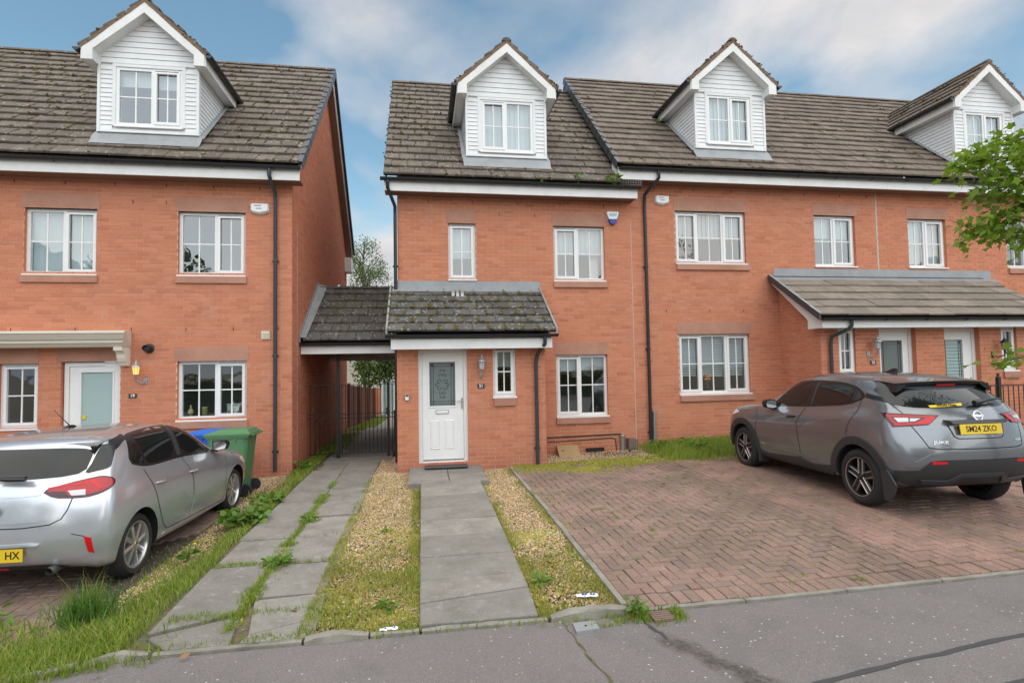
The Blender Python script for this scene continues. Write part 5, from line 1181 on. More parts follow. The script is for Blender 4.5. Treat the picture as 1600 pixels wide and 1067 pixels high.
class Car:
    def __init__(s, spec, root, M, paintm):
        s.root = root; s.M = M; s.paint = paintm; s.spec = spec
        me = cage(spec); me.materials.append(MATS[paintm]); me.materials.append(MATS['arch_liner'])
        o = bpy.data.objects.new('tmp', me); C.objects.link(o)
        m = o.modifiers.new('m', 'MIRROR'); m.use_clip = True; m.merge_threshold = .002
        ss = o.modifiers.new('s', 'SUBSURF'); ss.levels = ss.render_levels = 4
        dp = o.modifiers.new('d', 'DISPLACE'); dp.strength = .014; dp.mid_level = 0
        hi = evaluated(o); bm = bmesh.new(); bm.from_mesh(hi); s.bvh = BVHTree.FromBMesh(bm); bm.free()
        ss.levels = 3
        cut = MB()
        for sx in (-1, 1):
            for y in (0, spec['wb']):
                ra, za = spec['arch']; x0, x1 = sx*spec['arch_in'], sx*1.2; n = 40; P = [(y+ra*math.cos(2*math.pi*k/n), za+ra*math.sin(2*math.pi*k/n)) for k in range(n)]
                cut.prism(P, 0, min(x0, x1), max(x0, x1))
        cme = cut.mesh('cut', 'arch_liner'); co = bpy.data.objects.new('cut', cme); C.objects.link(co)
        bm = bmesh.new(); bm.from_mesh(cme); bmesh.ops.recalc_face_normals(bm, faces=bm.faces); bm.to_mesh(cme); bm.free()
        bo = o.modifiers.new('b', 'BOOLEAN'); bo.operation = 'DIFFERENCE'; bo.object = co; bo.solver = 'EXACT'; bo.material_mode = 'TRANSFER'
        me2 = evaluated(o); bpy.data.objects.remove(o); bpy.data.objects.remove(co)
        me2.polygons.foreach_set('use_smooth', [True]*len(me2.polygons)); me2.set_sharp_from_angle(angle=R(38)); me2.name = 'body'
        s.body = link(bpy.data.objects.new('body', me2), root, M)
    def link(s, o, parent=None): return o
    def put(s, mb, name, m, parent=None, **k): return mb.obj(name, m, parent or s.root, M=s.M, **k)
    def hit(s, o, d):
        h = s.bvh.ray_cast(Vector(o), Vector(d).normalized())
        return (h[0], h[1]) if h[0] else None
    def basis(s, mode):
        """projection frames: 2D point -> ray"""
        if mode == 'R': return lambda a, b: ((2, a, b), (-1, 0, 0))          # right side, (y, z)
        if mode == 'L': return lambda a, b: ((-2, a, b), (1, 0, 0))
        if mode == 'B': return lambda a, b: ((a, -3, b), (0, 1, 0))           # rear, (x, z)
        if mode == 'T': return lambda a, b: ((a, b, 3), (0, 0, -1))           # top, (x, y)
        if mode == 'BR': return lambda a, b: ((a*.8+.6*2.5, a*.6-.8*2.5, b), (-.6, .8, 0))   # rear right corner, (u, z)
        if mode == 'BL': return lambda a, b: ((a*.8-.6*2.5, -a*.6-.8*2.5, b), (.6, .8, 0))
    def patch(s, name, poly, mode, m, off=.003, skirt=.006, smooth=0, h=.03, parent=None, hole=None):
        if isinstance(mode, str): B = s.basis(mode)
        else: B = mode
        def dense(q, sm):
            q = [Vector(p) for p in q]
            if sm:
                for _ in range(sm):                                            # corner cutting
                    r = []
                    for i in range(len(q)): a, b = q[i], q[(i+1) % len(q)]; r += [a*.78+b*.22, a*.22+b*.78]
                    q = r
            r = []
            for i in range(len(q)):
                a, b = q[i], q[(i+1) % len(q)]; n = max(1, int((b-a).length/(h*.8)))
                r += [a+(b-a)*k/n for k in range(n)]
            return r
        P = dense(poly, smooth); loops = [P]
        if hole: loops.append(dense(hole, smooth))
        xs = [p.x for p in P]; zs = [p.y for p in P]
        def inside(x, z, Q):
            c = False
            for i in range(len(Q)):
                a, b = Q[i], Q[i-1]
                if (a.y > z) != (b.y > z) and x < (b.x-a.x)*(z-a.y)/(b.y-a.y)+a.x: c = not c
            return c
        pts = []; edges = []
        for q in loops:
            b0 = len(pts); pts += [p.copy() for p in q]; edges += [(b0+i, b0+(i+1) % len(q)) for i in range(len(q))]
        for x in np.arange(min(xs)+h*.5, max(xs), h):
            for z in np.arange(min(zs)+h*.5, max(zs), h):
                if inside(x, z, P) and not (hole and inside(x, z, loops[1])) and min((p-Vector((x, z))).length for p in pts[:sum(len(q) for q in loops)]) > h*.35: pts.append(Vector((x, z)))
        r = delaunay_2d_cdt(pts, edges, [], 1, 1e-5)
        V = []; ok = []
        for p in r[0]:
            q = s.hit(*B(p.x, p.y))
            ok.append(q is not None); V.append((q[0]+q[1]*off, q[0]-q[1]*skirt) if q else (Vector(), Vector()))
        fs = [f for f in r[2] if all(ok[i] for i in f)]
        if hole: 
            fs = [f for f in fs if not inside(sum(r[0][i].x for i in f)/3, sum(r[0][i].y for i in f)/3, loops[1])]
        cnt = {}
        for f in fs:
            for i in range(len(f)): e = (f[i], f[(i+1) % len(f)]); cnt[tuple(sorted(e))] = cnt.get(tuple(sorted(e)), 0)+1
        n = len(V); b = MB(); b.add([v[0] for v in V]+[v[1] for v in V], [tuple(f) for f in fs])
        if skirt:
            for f in fs:
                for i in range(len(f)):
                    e = (f[i], f[(i+1) % len(f)])
                    if cnt[tuple(sorted(e))] == 1: b.f.append((e[1], e[0], n+e[0], n+e[1])); b.mi.append(0)
        o = b.obj(name, m, parent or s.root, M=s.M); fixo = o.data; fixo.polygons.foreach_set('use_smooth', [True]*len(fixo.polygons)); fixo.set_sharp_from_angle(angle=R(40))
        # outward normals
        if fs:
            f0 = fixo.polygons[0]; d = Vector(B(0, 0)[1])
            if f0.normal.dot(d) > 0: fixo.flip_normals()
        return o
    def line(s, name, pts, mode, w=.006, m='gap', off=.0012, parent=None, step=.03):
        B = s.basis(mode) if isinstance(mode, str) else mode; q = []
        for a, b in zip(pts[:-1], pts[1:]):
            a, b = Vector(a), Vector(b); n = max(1, int((b-a).length/step)); q += [a+(b-a)*k/n for k in range(n)]
        q.append(Vector(pts[-1])); V = []; segs = []; last = None
        b_ = MB()
        hits = [s.hit(*B(p.x, p.y)) for p in q]
        for i, hh in enumerate(hits):
            if not hh: last = None; continue
            j = min(i+1, len(hits)-1); k = max(i-1, 0)
            if not hits[j] or not hits[k]: last = None; continue
            t = (hits[j][0]-hits[k][0]); t = t.normalized() if t.length > 0 else Vector((0, 0, 1)); e = t.cross(hh[1]).normalized()*w*.5; p = hh[0]+hh[1]*off
            b_.v += [tuple(p+e), tuple(p-e)]; c = len(b_.v)
            if last is not None: b_.f.append((last-2, last-1, c-1, c-2)); b_.mi.append(0)
            last = c
        return b_.obj(name, m, parent or s.root, M=s.M)
    def wheel(s, x, y, rad, width, rimr, style):
        sx = 1 if x > 0 else -1; X = lambda d: x+sx*d            # x = outer face
        t = MB(); w_ = width
        t.lathe([(rimr, X(-.022)), (rimr+.012, X(-.004)), (rimr+.03, X(.0)), (rimr+(rad-rimr)*.55, X(.004)), (rad-.03, X(-.008)), (rad-.010, X(-.028)), (rad-.002, X(-.05)), (rad, X(-.075)), (rad, X(-w_*.5)), (rad, X(-w_+.06)), (rad-.01, X(-w_+.03)), (rad-.05, X(-w_)), (rimr, X(-w_+.02))], (0, y, rad), 48, 'x')
        wh = s.put(t, 'wheel', 'rubber', auto=50)
        r = MB(); r.lathe([(rimr+.006, X(-.012)), (rimr+.004, X(-.006)), (rimr-.012, X(-.008)), (rimr-.02, X(-.03)), (rimr-.03, X(-w_*.8)), (rimr-.06, X(-w_*.85))], (0, y, rad), 48, 'x'); s.put(r, 'rim', 'alloy' if style == 'silver' else 'trim_black', wh, auto=50)
        if style != 'silver': r = MB(); r.lathe([(rimr+.004, X(-.004)), (rimr-.004, X(-.0055)), (rimr-.012, X(-.012))], (0, y, rad), 48, 'x'); s.put(r, 'rim_lip', 'alloy_bronze', wh, auto=50)
        d = MB(); d.lathe([(0, X(-.11)), (.15, X(-.11)), (.15, X(-.125))], (0, y, rad), 32, 'x'); s.put(d, 'brake_disc', 'disc', wh); d = MB(); d.lathe([(0, X(-.13)), (rimr-.02, X(-.13))], (0, y, rad), 32, 'x'); s.put(d, 'back_plate', 'arch_liner', wh)
        sp = MB()
        def spoke(a, r0, r1, w0, w1, d0=.006, d1=-.010, off=0.0):
            c, q = math.cos(a), math.sin(a); P = lambda rr, ww, dd: (X(dd), y+rr*c-(ww+off)*q, rad+rr*q+(ww+off)*c)
            sp.add([P(r0, -w0, d0-.028), P(r0, w0, d0-.028), P(r1, w1, d1-.02), P(r1, -w1, d1-.02), P(r0, -w0*.95, -.075), P(r0, w0*.95, -.075), P(r1, w1, -.06), P(r1, -w1, -.06), P(r0, 0, d0-.020), P(r1, 0, d1-.012)],
                   [(0, 8, 9, 3), (8, 1, 2, 9), (0, 3, 7, 4), (1, 5, 6, 2), (4, 7, 6, 5), (0, 4, 5, 1, 8), (3, 9, 2, 6, 7)])
        if style == 'silver':
            for k in range(8): spoke(2*math.pi*k/8+.2, .045, rimr-.012, .020, .027)
            sp.lathe([(0, X(-.012)), (.03, X(-.012)), (.052, X(-.022)), (.06, X(-.06))], (0, y, rad), 24, 'x'); fixn(s.put(sp, 'spokes', 'alloy', wh, auto=30))
        else:
            for k in range(5):
                for o in (-.034, .034): spoke(2*math.pi*k/5+.31, .03, rimr-.012, .0065, .009, off=o)
            fixn(s.put(sp, 'spokes', 'alloy_bronze', wh, auto=30)); sp = MB()
            for k in range(5): spoke(2*math.pi*k/5+.31, .03, rimr-.02, .05, .058, d0=-.014, d1=-.03)
            sp.lathe([(0, X(-.018)), (.05, X(-.022)), (.06, X(-.07))], (0, y, rad), 24, 'x'); fixn(s.put(sp, 'spoke_inlays', 'trim_black', wh, auto=30))
        h_ = MB(); h_.lathe([(0, X(-.008)), (.026, X(-.010)), (.03, X(-.016))], (0, y, rad), 20, 'x'); s.put(h_, 'hub_cap', 'chrome' if style == 'silver' else 'trim_black', wh)
        return wh
COR = dict(wb=2.538, arch=(.355, .315), arch_in=.56, floor=.22, crown=.045, sy=[-.42, -.08, .36, .95, 1.5, 2.05, 2.52, 2.98],
  L=[dict(rc=(-.48, .30), rh=(.40, -.48, .30), rk=(.70, -.44, .28), sx=[.80]*8, sz=[.22]*8, fk=(.70, 3.18, .2), fh=(.4, 3.25, .2), fc=(3.28, .2)),
     dict(rc=(-.62, .34), rh=(.42, -.61, .335), rk=(.77, -.51, .31), sx=[.845, .85, .855, .86, .86, .855, .85, .83], sz=[.28, .25, .23, .22, .22, .22, .23, .24], fk=(.72, 3.22, .24), fh=(.4, 3.34, .24), fc=(3.37, .24)),
     dict(rc=(-.675, .56), rh=(.45, -.66, .56), rk=(.835, -.52, .56), sx=[.872, .878, .862, .858, .858, .866, .876, .86], sz=[.55]*8, fk=(.78, 3.2, .5), fh=(.42, 3.36, .5), fc=(3.39, .5)),
     dict(rc=(-.655, .74), rh=(.45, -.64, .74), rk=(.83, -.49, .75), sx=[.876, .886, .872, .868, .868, .876, .882, .85], sz=[.76, .75, .74, .73, .725, .72, .71, .70], fk=(.74, 3.16, .66), fh=(.4, 3.33, .66), fc=(3.36, .66)),
     dict(rc=(-.63, .90), rh=(.44, -.61, .90), rk=(.80, -.45, .92), sx=[.852, .872, .868, .864, .860, .855, .84, .80], sz=[.94, .93, .895, .87, .855, .84, .83, .79], fk=(.66, 3.03, .75), fh=(.38, 3.2, .74), fc=(3.24, .74)),
     dict(rc=(-.565, 1.055), rh=(.42, -.54, 1.055), rk=(.735, -.37, 1.075), sx=[.785, .815, .810, .80, .79, .775, .74, .68], sz=[1.075, 1.06, 1.01, .985, .965, .945, .905, .85], fk=(.58, 2.96, .79), fh=(.34, 3.1, .78), fc=(3.13, .78))],
  hood={8: ((.40, 2.18, .985), (0, 2.24, .995)), 9: ((.38, 2.58, .945), (0, 2.6, .955)), 10: ((.35, 2.93, .87), (0, 2.95, .88))},
  G=[dict(rc=(-.43, 1.23), rh=(.38, -.41, 1.23), rk=(.665, -.25, 1.24), sy=[-.16, .04, .40, .93, 1.36], sx=[.715, .735, .732, .725, .715], sz=[1.24, 1.23, 1.21, 1.20, 1.19], fk=(.675, 1.76, 1.19), fh=(.38, 1.88, 1.20), fc=(1.92, 1.205)),
     dict(rc=(-.30, 1.385), rh=(.36, -.28, 1.38), rk=(.585, -.15, 1.365), sy=[-.05, .12, .44, .86, 1.12], sx=[.62, .635, .64, .635, .63], sz=[1.375, 1.39, 1.40, 1.405, 1.39], fk=(.60, 1.32, 1.365), fh=(.35, 1.38, 1.375), fc=(1.40, 1.38))],
  crease=[(4, 3, 8, .25), (5, 2, 9, .35)])
JUK = dict(wb=2.636, arch=(.395, .35), arch_in=.58, floor=.27, crown=.04, sy=[-.42, -.05, .42, 1.0, 1.6, 2.12, 2.62, 3.05],
  L=[dict(rc=(-.52, .36), rh=(.42, -.52, .36), rk=(.72, -.48, .34), sx=[.80]*8, sz=[.27]*8, fk=(.72, 3.25, .27), fh=(.42, 3.3, .27), fc=(3.32, .27)),
     dict(rc=(-.71, .40), rh=(.45, -.695, .40), rk=(.80, -.57, .39), sx=[.86, .875, .87, .865, .865, .87, .875, .85], sz=[.36, .33, .31, .30, .30, .30, .31, .32], fk=(.76, 3.3, .32), fh=(.44, 3.39, .32), fc=(3.41, .32)),
     dict(rc=(-.80, .60), rh=(.48, -.785, .60), rk=(.87, -.62, .62), sx=[.895, .90, .872, .862, .862, .875, .895, .88], sz=[.62, .62, .60, .58, .58, .58, .60, .60], fk=(.80, 3.28, .58), fh=(.46, 3.42, .58), fc=(3.44, .58)),
     dict(rc=(-.79, .79), rh=(.48, -.765, .79), rk=(.875, -.56, .83), sx=[.90, .908, .876, .866, .866, .885, .90, .88], sz=[.86, .85, .82, .80, .80, .81, .83, .82], fk=(.80, 3.2, .78), fh=(.44, 3.36, .78), fc=(3.39, .78)),
     dict(rc=(-.745, 1.04), rh=(.47, -.70, 1.04), rk=(.83, -.48, 1.06), sx=[.872, .884, .870, .858, .855, .862, .865, .83], sz=[1.06, 1.04, 1.01, .985, .975, .975, .975, .94], fk=(.74, 3.1, .90), fh=(.42, 3.25, .89), fc=(3.28, .89)),
     dict(rc=(-.665, 1.185), rh=(.45, -.63, 1.185), rk=(.745, -.40, 1.20), sx=[.775, .80, .806, .80, .795, .79, .775, .73], sz=[1.215, 1.185, 1.12, 1.09, 1.07, 1.06, 1.045, .995], fk=(.64, 3.0, .93), fh=(.38, 3.12, .92), fc=(3.15, .92))],
  hood={8: ((.42, 2.22, 1.085), (0, 2.28, 1.095)), 9: ((.40, 2.66, 1.06), (0, 2.68, 1.07)), 10: ((.38, 3.0, .995), (0, 3.02, 1.005))},
  G=[dict(rc=(-.46, 1.36), rh=(.40, -.435, 1.36), rk=(.66, -.25, 1.375), sy=[-.12, .08, .46, .98, 1.46], sx=[.70, .735, .742, .738, .728], sz=[1.38, 1.37, 1.34, 1.32, 1.31], fk=(.685, 1.80, 1.31), fh=(.40, 1.92, 1.33), fc=(1.96, 1.335)),
     dict(rc=(-.25, 1.515), rh=(.38, -.23, 1.515), rk=(.56, -.10, 1.505), sy=[.0, .18, .50, .92, 1.18], sx=[.605, .63, .642, .64, .632], sz=[1.515, 1.535, 1.555, 1.565, 1.55], fk=(.595, 1.38, 1.525), fh=(.36, 1.45, 1.535), fc=(1.47, 1.54))],
  crease=[(4, 2, 6, .3), (5, 2, 9, .35), (3, 0, 3, .3)])
COR_M = Matrix.Translation((-3.691, -4.986, -.154)) @ Matrix.Rotation(-.0472, 4, 'Z'); JUK_M = Matrix.Translation((6.166, -5.142, .106)) @ Matrix.Rotation(-.038, 4, 'Z')
def mirror(pl): return [(-a, b) for a, b in pl]
def sym(half): return half+[(-a, b) for a, b in reversed(half)]
def boxp(car, name, m, x0, x1, y0, y1, z0, z1, parent=None): b = MB(); b.box(x0, x1, y0, y1, z0, z1); return car.put(b, name, m, parent)
def plate_text(car, parent, txt, cx, cz, y, tilt, size=.092):
    T = car.M @ Matrix.Translation((cx, y, cz)) @ Matrix.Rotation(tilt, 4, 'X') @ FRONT @ Matrix.Translation((0, 0, .0015))
    return text_mesh(txt, size, T, 'registration', 'black_ink', parent, extrude=.0004, bold=.0012, sx=.90)
def mirror_unit(car, sx, y, z, x, shell, face=True):
    b = MB(); S_ = lambda a: x+sx*a
    prof = [(.02, -.055), (.02, .06), (.10, .085), (.20, .07), (.225, .02), (.20, -.05), (.10, -.07)]
    for k, (yy, s) in enumerate(((y-.05, .93), (y+.0, 1.0), (y+.07, .85), (y+.11, .4))):
        b.v += [(S_(.12+(p-.12)*s), yy, z+q*s) for p, q in prof]
    n = len(prof); b.f += [(k*n+i, k*n+(i+1) % n, (k+1)*n+(i+1) % n, (k+1)*n+i) for k in range(3) for i in range(n)]+[tuple(range(n-1, -1, -1)), tuple(3*n+i for i in range(n))]; b.mi += [0]*(3*n+2)
    o = fixn(car.put(b, 'wing_mirror', shell, auto=60))
    b = MB(); b.v = [(S_(.12+(p-.12)*.80), y-.0515, z+.005+(q-.005)*.78) for p, q in prof]; b.f = [tuple(range(n))]; b.mi = [0]; car.put(b, 'mirror_glass', 'chrome', o)
    b = MB(); b.box(min(S_(-.06), S_(.06)), max(S_(-.06), S_(.06)), y-.01, y+.06, z-.085, z-.05); car.put(b, 'mirror_foot', 'trim_black', o)
    return o
def handle(car, parent, sx, y0, y1, z0, z1, m):
    pts = []; 
    for t in np.linspace(0, 1, 9):
        h = car.hit((sx*2, y0+(y1-y0)*t, z0+(z1-z0)*t), (-sx, 0, 0)); d = .004+.030*math.sin(math.pi*min(1, max(0, t*1.25-.125))) if 0 < t < 1 else -.004
        pts.append(h[0]+Vector((sx, 0, 0))*d)
    b = MB(); b.tube(pts, [.008]+[.013]*7+[.008], 8); o = car.put(b, 'handle', m, parent, auto=60)
    return o
# ---------------- silver hatchback on the left
cs = thing('silver_hatchback', 'silver hatchback parked nose to the wall on the left, roof aerial, yellow rear plate', 'car', (-3.691, -4.986, -.154), rz=-.0472)
car = Car(COR, cs, COR_M, 'paint_silver')
W_ = [car.wheel(sx*.848, y, .311, .19, .222, 'silver') for sx in (1, -1) for y in (0, 2.538)]
for sx, md, bd in ((1, 'R', 'BR'), (-1, 'L', 'BL')):
    car.patch('window_trim', [(1.93, .95), (1.70, 1.135), (1.42, 1.305), (1.10, 1.402), (.75, 1.412), (.40, 1.402), (.17, 1.385), (.10, 1.34), (-.07, 1.125), (.15, 1.058), (.40, 1.036), (1.0, 1.026)], md, 'trim_black', .0025, smooth=1)
    car.patch('window', [(1.80, .995), (1.62, 1.155), (1.40, 1.288), (1.12, 1.375), (1.10, 1.385), (1.06, 1.055)], md, 'car_glass', .005, smooth=1)
    car.patch('window', [(.93, 1.385), (.52, 1.385), (.30, 1.372), (.245, 1.365), (.235, 1.085), (.40, 1.062), (.87, 1.058)], md, 'car_glass', .005, smooth=1)
    car.patch('quarter_window', [(.20, 1.345), (-.03, 1.125), (.10, 1.10), (.195, 1.09)], md, 'car_glass', .005, smooth=1)
    car.patch('pillar_trim', [(1.05, 1.40), (.98, 1.40), (.92, 1.055), (1.02, 1.05)], md, 'cladding_black', .0075)
    fd = car.patch('front_door', [(1.03, 1.02), (1.18, .72), (1.20, .55), (1.10, .30), (2.08, .275), (2.13, .42), (2.19, .84), (2.05, .93)], md, car.paint, .0016, skirt=.001)
    rd = car.patch('rear_door', [(1.0, 1.015), (1.15, .72), (1.17, .55), (1.07, .30), (.55, .32), (.48, .36), (.28, .77), (.165, .945), (.13, 1.045), (.40, 1.03)], md, car.paint, .0016, skirt=.001)
    car.line('shut_line', [(1.015, 1.022), (1.165, .72), (1.185, .55), (1.085, .30)], md, .008, off=.003); car.line('shut_line', [(2.19, .86), (2.14, .42), (2.10, .275), (1.085, .30), (.54, .318), (.46, .38), (.27, .77), (.16, .945), (.13, 1.04)], md, .007, off=.003)
    handle(car, fd, sx, 1.06, 1.30, .833, .829, car.paint); handle(car, rd, sx, .27, .50, .862, .852, car.paint)
    car.patch('sill_strip', [(2.12, .245), (2.12, .262), (.50, .295), (.46, .275)], md, car.paint, .006)
    # tail lamp wrapping the corner
    U = lambda L: [(x*.8+y*.6, z) for x, y, z in L] if sx > 0 else [(-x*.8-y*.6, z) for x, y, z in L]
    lamp = [(.331, -.582, .979), (.505, -.512, 1.032), (.712, -.411, 1.069), (.764, -.40, 1.069), (.806, -.368, 1.049), (.827, -.349, 1.013), (.83, -.409, .962), (.768, -.47, .921), (.68, -.516, .899), (.571, -.554, .902), (.442, -.587, .914)]
    uv = U(lamp); cx_ = sum(p[0] for p in uv)/len(uv); cz_ = sum(p[1] for p in uv)/len(uv)
    tl = car.patch('tail_light', uv, bd, 'lens_dark', .007, skirt=.004, h=.02, smooth=1)
    car.patch('lens', [(cx_+(a-cx_)*.92, cz_+(b-cz_)*.80+.006) for a, b in uv], bd, 'lens_red', .0095, h=.02, parent=tl, smooth=1)
    f = (lambda a: a) if sx > 0 else (lambda a: -a)
    lu = [(f(a), b) for a, b in ((.10, .968), (.225, .968), (.222, .920), (.125, .925))]; car.patch('clear_lens', lu, bd, 'lens_clear', .0115, h=.015, parent=tl)
    lu = [(f(a), b) for a, b in ((-.03, .972), (.085, .965), (.105, .925), (.03, .930))]; car.patch('smoked_lens', lu, bd, 'lens_dark', .0115, h=.015, parent=tl)
    lu = [(f(a), b) for a, b in ((.245, 1.040), (.285, 1.045), (.345, .968), (.325, .962))]; car.patch('light_band', lu, bd, 'reflector_red', .0118, h=.015, parent=tl)
    lu = [(f(a), b) for a, b in ((-.035, 1.003), (.10, 1.022), (.25, 1.018), (.25, 1.008), (.10, 1.010), (-.03, .994))]; car.patch('light_band', lu, bd, 'reflector_red', .0118, h=.015, parent=tl)
    car.patch('pillar_trim', [(sx*a, b) for a, b in ((.598, 1.335), (.605, 1.32), (.615, 1.18), (.60, 1.112), (.632, 1.10), (.68, 1.16), (.69, 1.25), (.668, 1.335))], 'B', 'trim_black', .004, h=.02)
    car.patch('pillar_trim', [(.18, 1.398), (-.08, 1.362), (-.245, 1.27), (-.37, 1.15), (-.41, 1.105), (-.30, 1.145), (-.14, 1.27), (.02, 1.325), (.16, 1.36)], md, 'trim_black', .004, h=.02)
    car.patch('reflector', [(sx*a, b) for a, b in ((.688, .565), (.738, .545), (.752, .40), (.712, .418))], 'B', 'reflector_red', .004, h=.015)
    car.line('bumper_crease', [(sx*.60, .60), (sx*.69, .565), (sx*.745, .40)], 'B', .006, off=.002); car.line('bumper_crease', [(sx*.742, .40), (sx*.60, .355), (sx*.45, .345)], 'B', .01, m='paint_silver', off=.006)
    car.patch('headlight', [(3.02, .62), (3.02, .72), (2.80, .76), (2.72, .735), (2.80, .66)], md, 'lens_clear', .004, smooth=1)
    car.line('bonnet_gap', [(2.25, .955), (2.6, .905), (2.95, .815)], md, .006)
car.patch('rear_window', sym([(0, 1.335), (.30, 1.330), (.50, 1.315), (.575, 1.29), (.592, 1.24), (.600, 1.11), (.40, 1.082), (0, 1.074)][1:-1]), 'B', 'car_glass', .004, smooth=1)
car.line('tailgate_gap', [(.60, 1.05), (.575, .90), (.557, .811), (.52, .735), (.44, .695), (.24, .680), (0, .683), (-.24, .680), (-.44, .695), (-.52, .735), (-.557, .811), (-.575, .90), (-.60, 1.05)], 'B', .009)
car.line('tailgate_crease', [(.50, .745), (.2, .725), (-.2, .725), (-.50, .745)], 'B', .014, m='paint_silver', off=.007)
car.line('tailgate_crease', [(.335, .952), (.2, .945), (-.2, .945), (-.335, .952)], 'B', .010, m='paint_silver', off=.006)
sp = MB()                                                        # roof spoiler
xs = np.linspace(-.60, .60, 17)
for x in xs:
    a = abs(x)/.60; yt = -.285+.055*a**2.5; zt = 1.372-.032*a**2.2; h0 = car.hit((x, yt+.20, 3), (0, 0, -1)); zr_ = h0[0].z+.006
    sp.v += [(x, yt+.20, zr_), (x, yt+.08, zt+.028-.012*a**3), (x, yt, zt), (x, yt+.006, zt-.026), (x, yt+.10, zt-.05), (x, yt+.2, zr_-.05)]
for i in range(16):
    for k in range(5): sp.f.append((6*i+k, 6*i+k+1, 6*i+k+7, 6*i+k+6)); sp.mi.append(1 if k >= 3 else 0)
sp.f += [tuple(range(6)), tuple(96+k for k in range(5, -1, -1))]; sp.mi += [1, 1]
fixn(car.put(sp, 'spoiler', ['paint_silver', 'trim_black'], auto=45))
boxp(car, 'brake_light', 'lens_dark', -.17, .17, -.272, -.25, 1.318, 1.334)
for sx in (-1, 1):
    b = MB(); b.prism([(sx*.560, 1.335), (sx*.605, 1.33), (sx*.600, 1.255), (sx*.575, 1.30)], 1, -.285, -.16); fixn(car.put(b, 'spoiler_fin', 'trim_black'))
b = MB(); b.tube([(.235, -.63, 1.098), (.1, -.625, 1.10), (-.05, -.63, 1.115)], [.018, .020, .014], 8); b.tube([(.22, -.60, 1.115), (-.10, -.598, 1.122), (-.35, -.575, 1.125)], [.013, .012, .006], 6); car.put(b, 'rear_wiper', 'trim_black', auto=60)
wp = [(-.04, -.64), (0, -.63)]
pl = boxp(car, 'number_plate', 'plate_yellow', -.26, .26, -.684, -.676, .397, .508); plate_text(car, pl, 'HX', .178, .4525, -.684, 0)
b = MB(); b.prism([(-.36, .525), (.36, .525), (.30, .54), (-.30, .54)], 1, -.69, -.62); car.put(b, 'plate_lip', 'paint_silver')
b = MB(); b.lathe([(.035, -.695), (.033, -.69), (.025, -.692), (0, -.692)], (0, 0, .83), 24, 'y'); b.v = [(v[0], v[1], v[2]) for v in b.v]; b.lathe([(.047, -.668), (.047, -.692), (.038, -.694), (.036, -.668)], (0, 0, .83), 28, 'y'); car.put(b, 'badge', 'trim_black', auto=40)
car.patch('rear_diffuser', sym([(0, .345), (.40, .335), (.55, .30), (.50, .275), (.30, .27)][1:]), 'B', 'cladding_black', .004); car.patch('fog_light', [(-.06, .305), (.06, .31), (.05, .285), (-.05, .28)], 'B', 'reflector_red', .010, h=.015)
b = MB(); b.lathe([(.034, -.635), (.036, -.63), (.036, -.45), (.028, -.45), (.028, -.635)], (.44, 0, .285), 18, 'y'); car.put(b, 'exhaust', 'disc', auto=40)
b = MB(); b.prism([(.60, 1.447), (.42, 1.447), (.47, 1.475), (.52, 1.478)], 0, -.125, -.085); b.tube([(-.105, .485, 1.475), (-.105, .36, 1.565), (-.105, .24, 1.655)], [.006, .004, .003], 6); car.put(b, 'aerial', 'trim_black')
mirror_unit(car, 1, 1.88, 1.035, .80, 'trim_black'); mirror_unit(car, -1, 1.88, 1.035, -.80, 'trim_black')
car.patch('windscreen', sym([(.0, 1.42), (.50, 1.44), (.60, 2.0), (.0, 2.16)]), 'T', 'car_glass', .003)
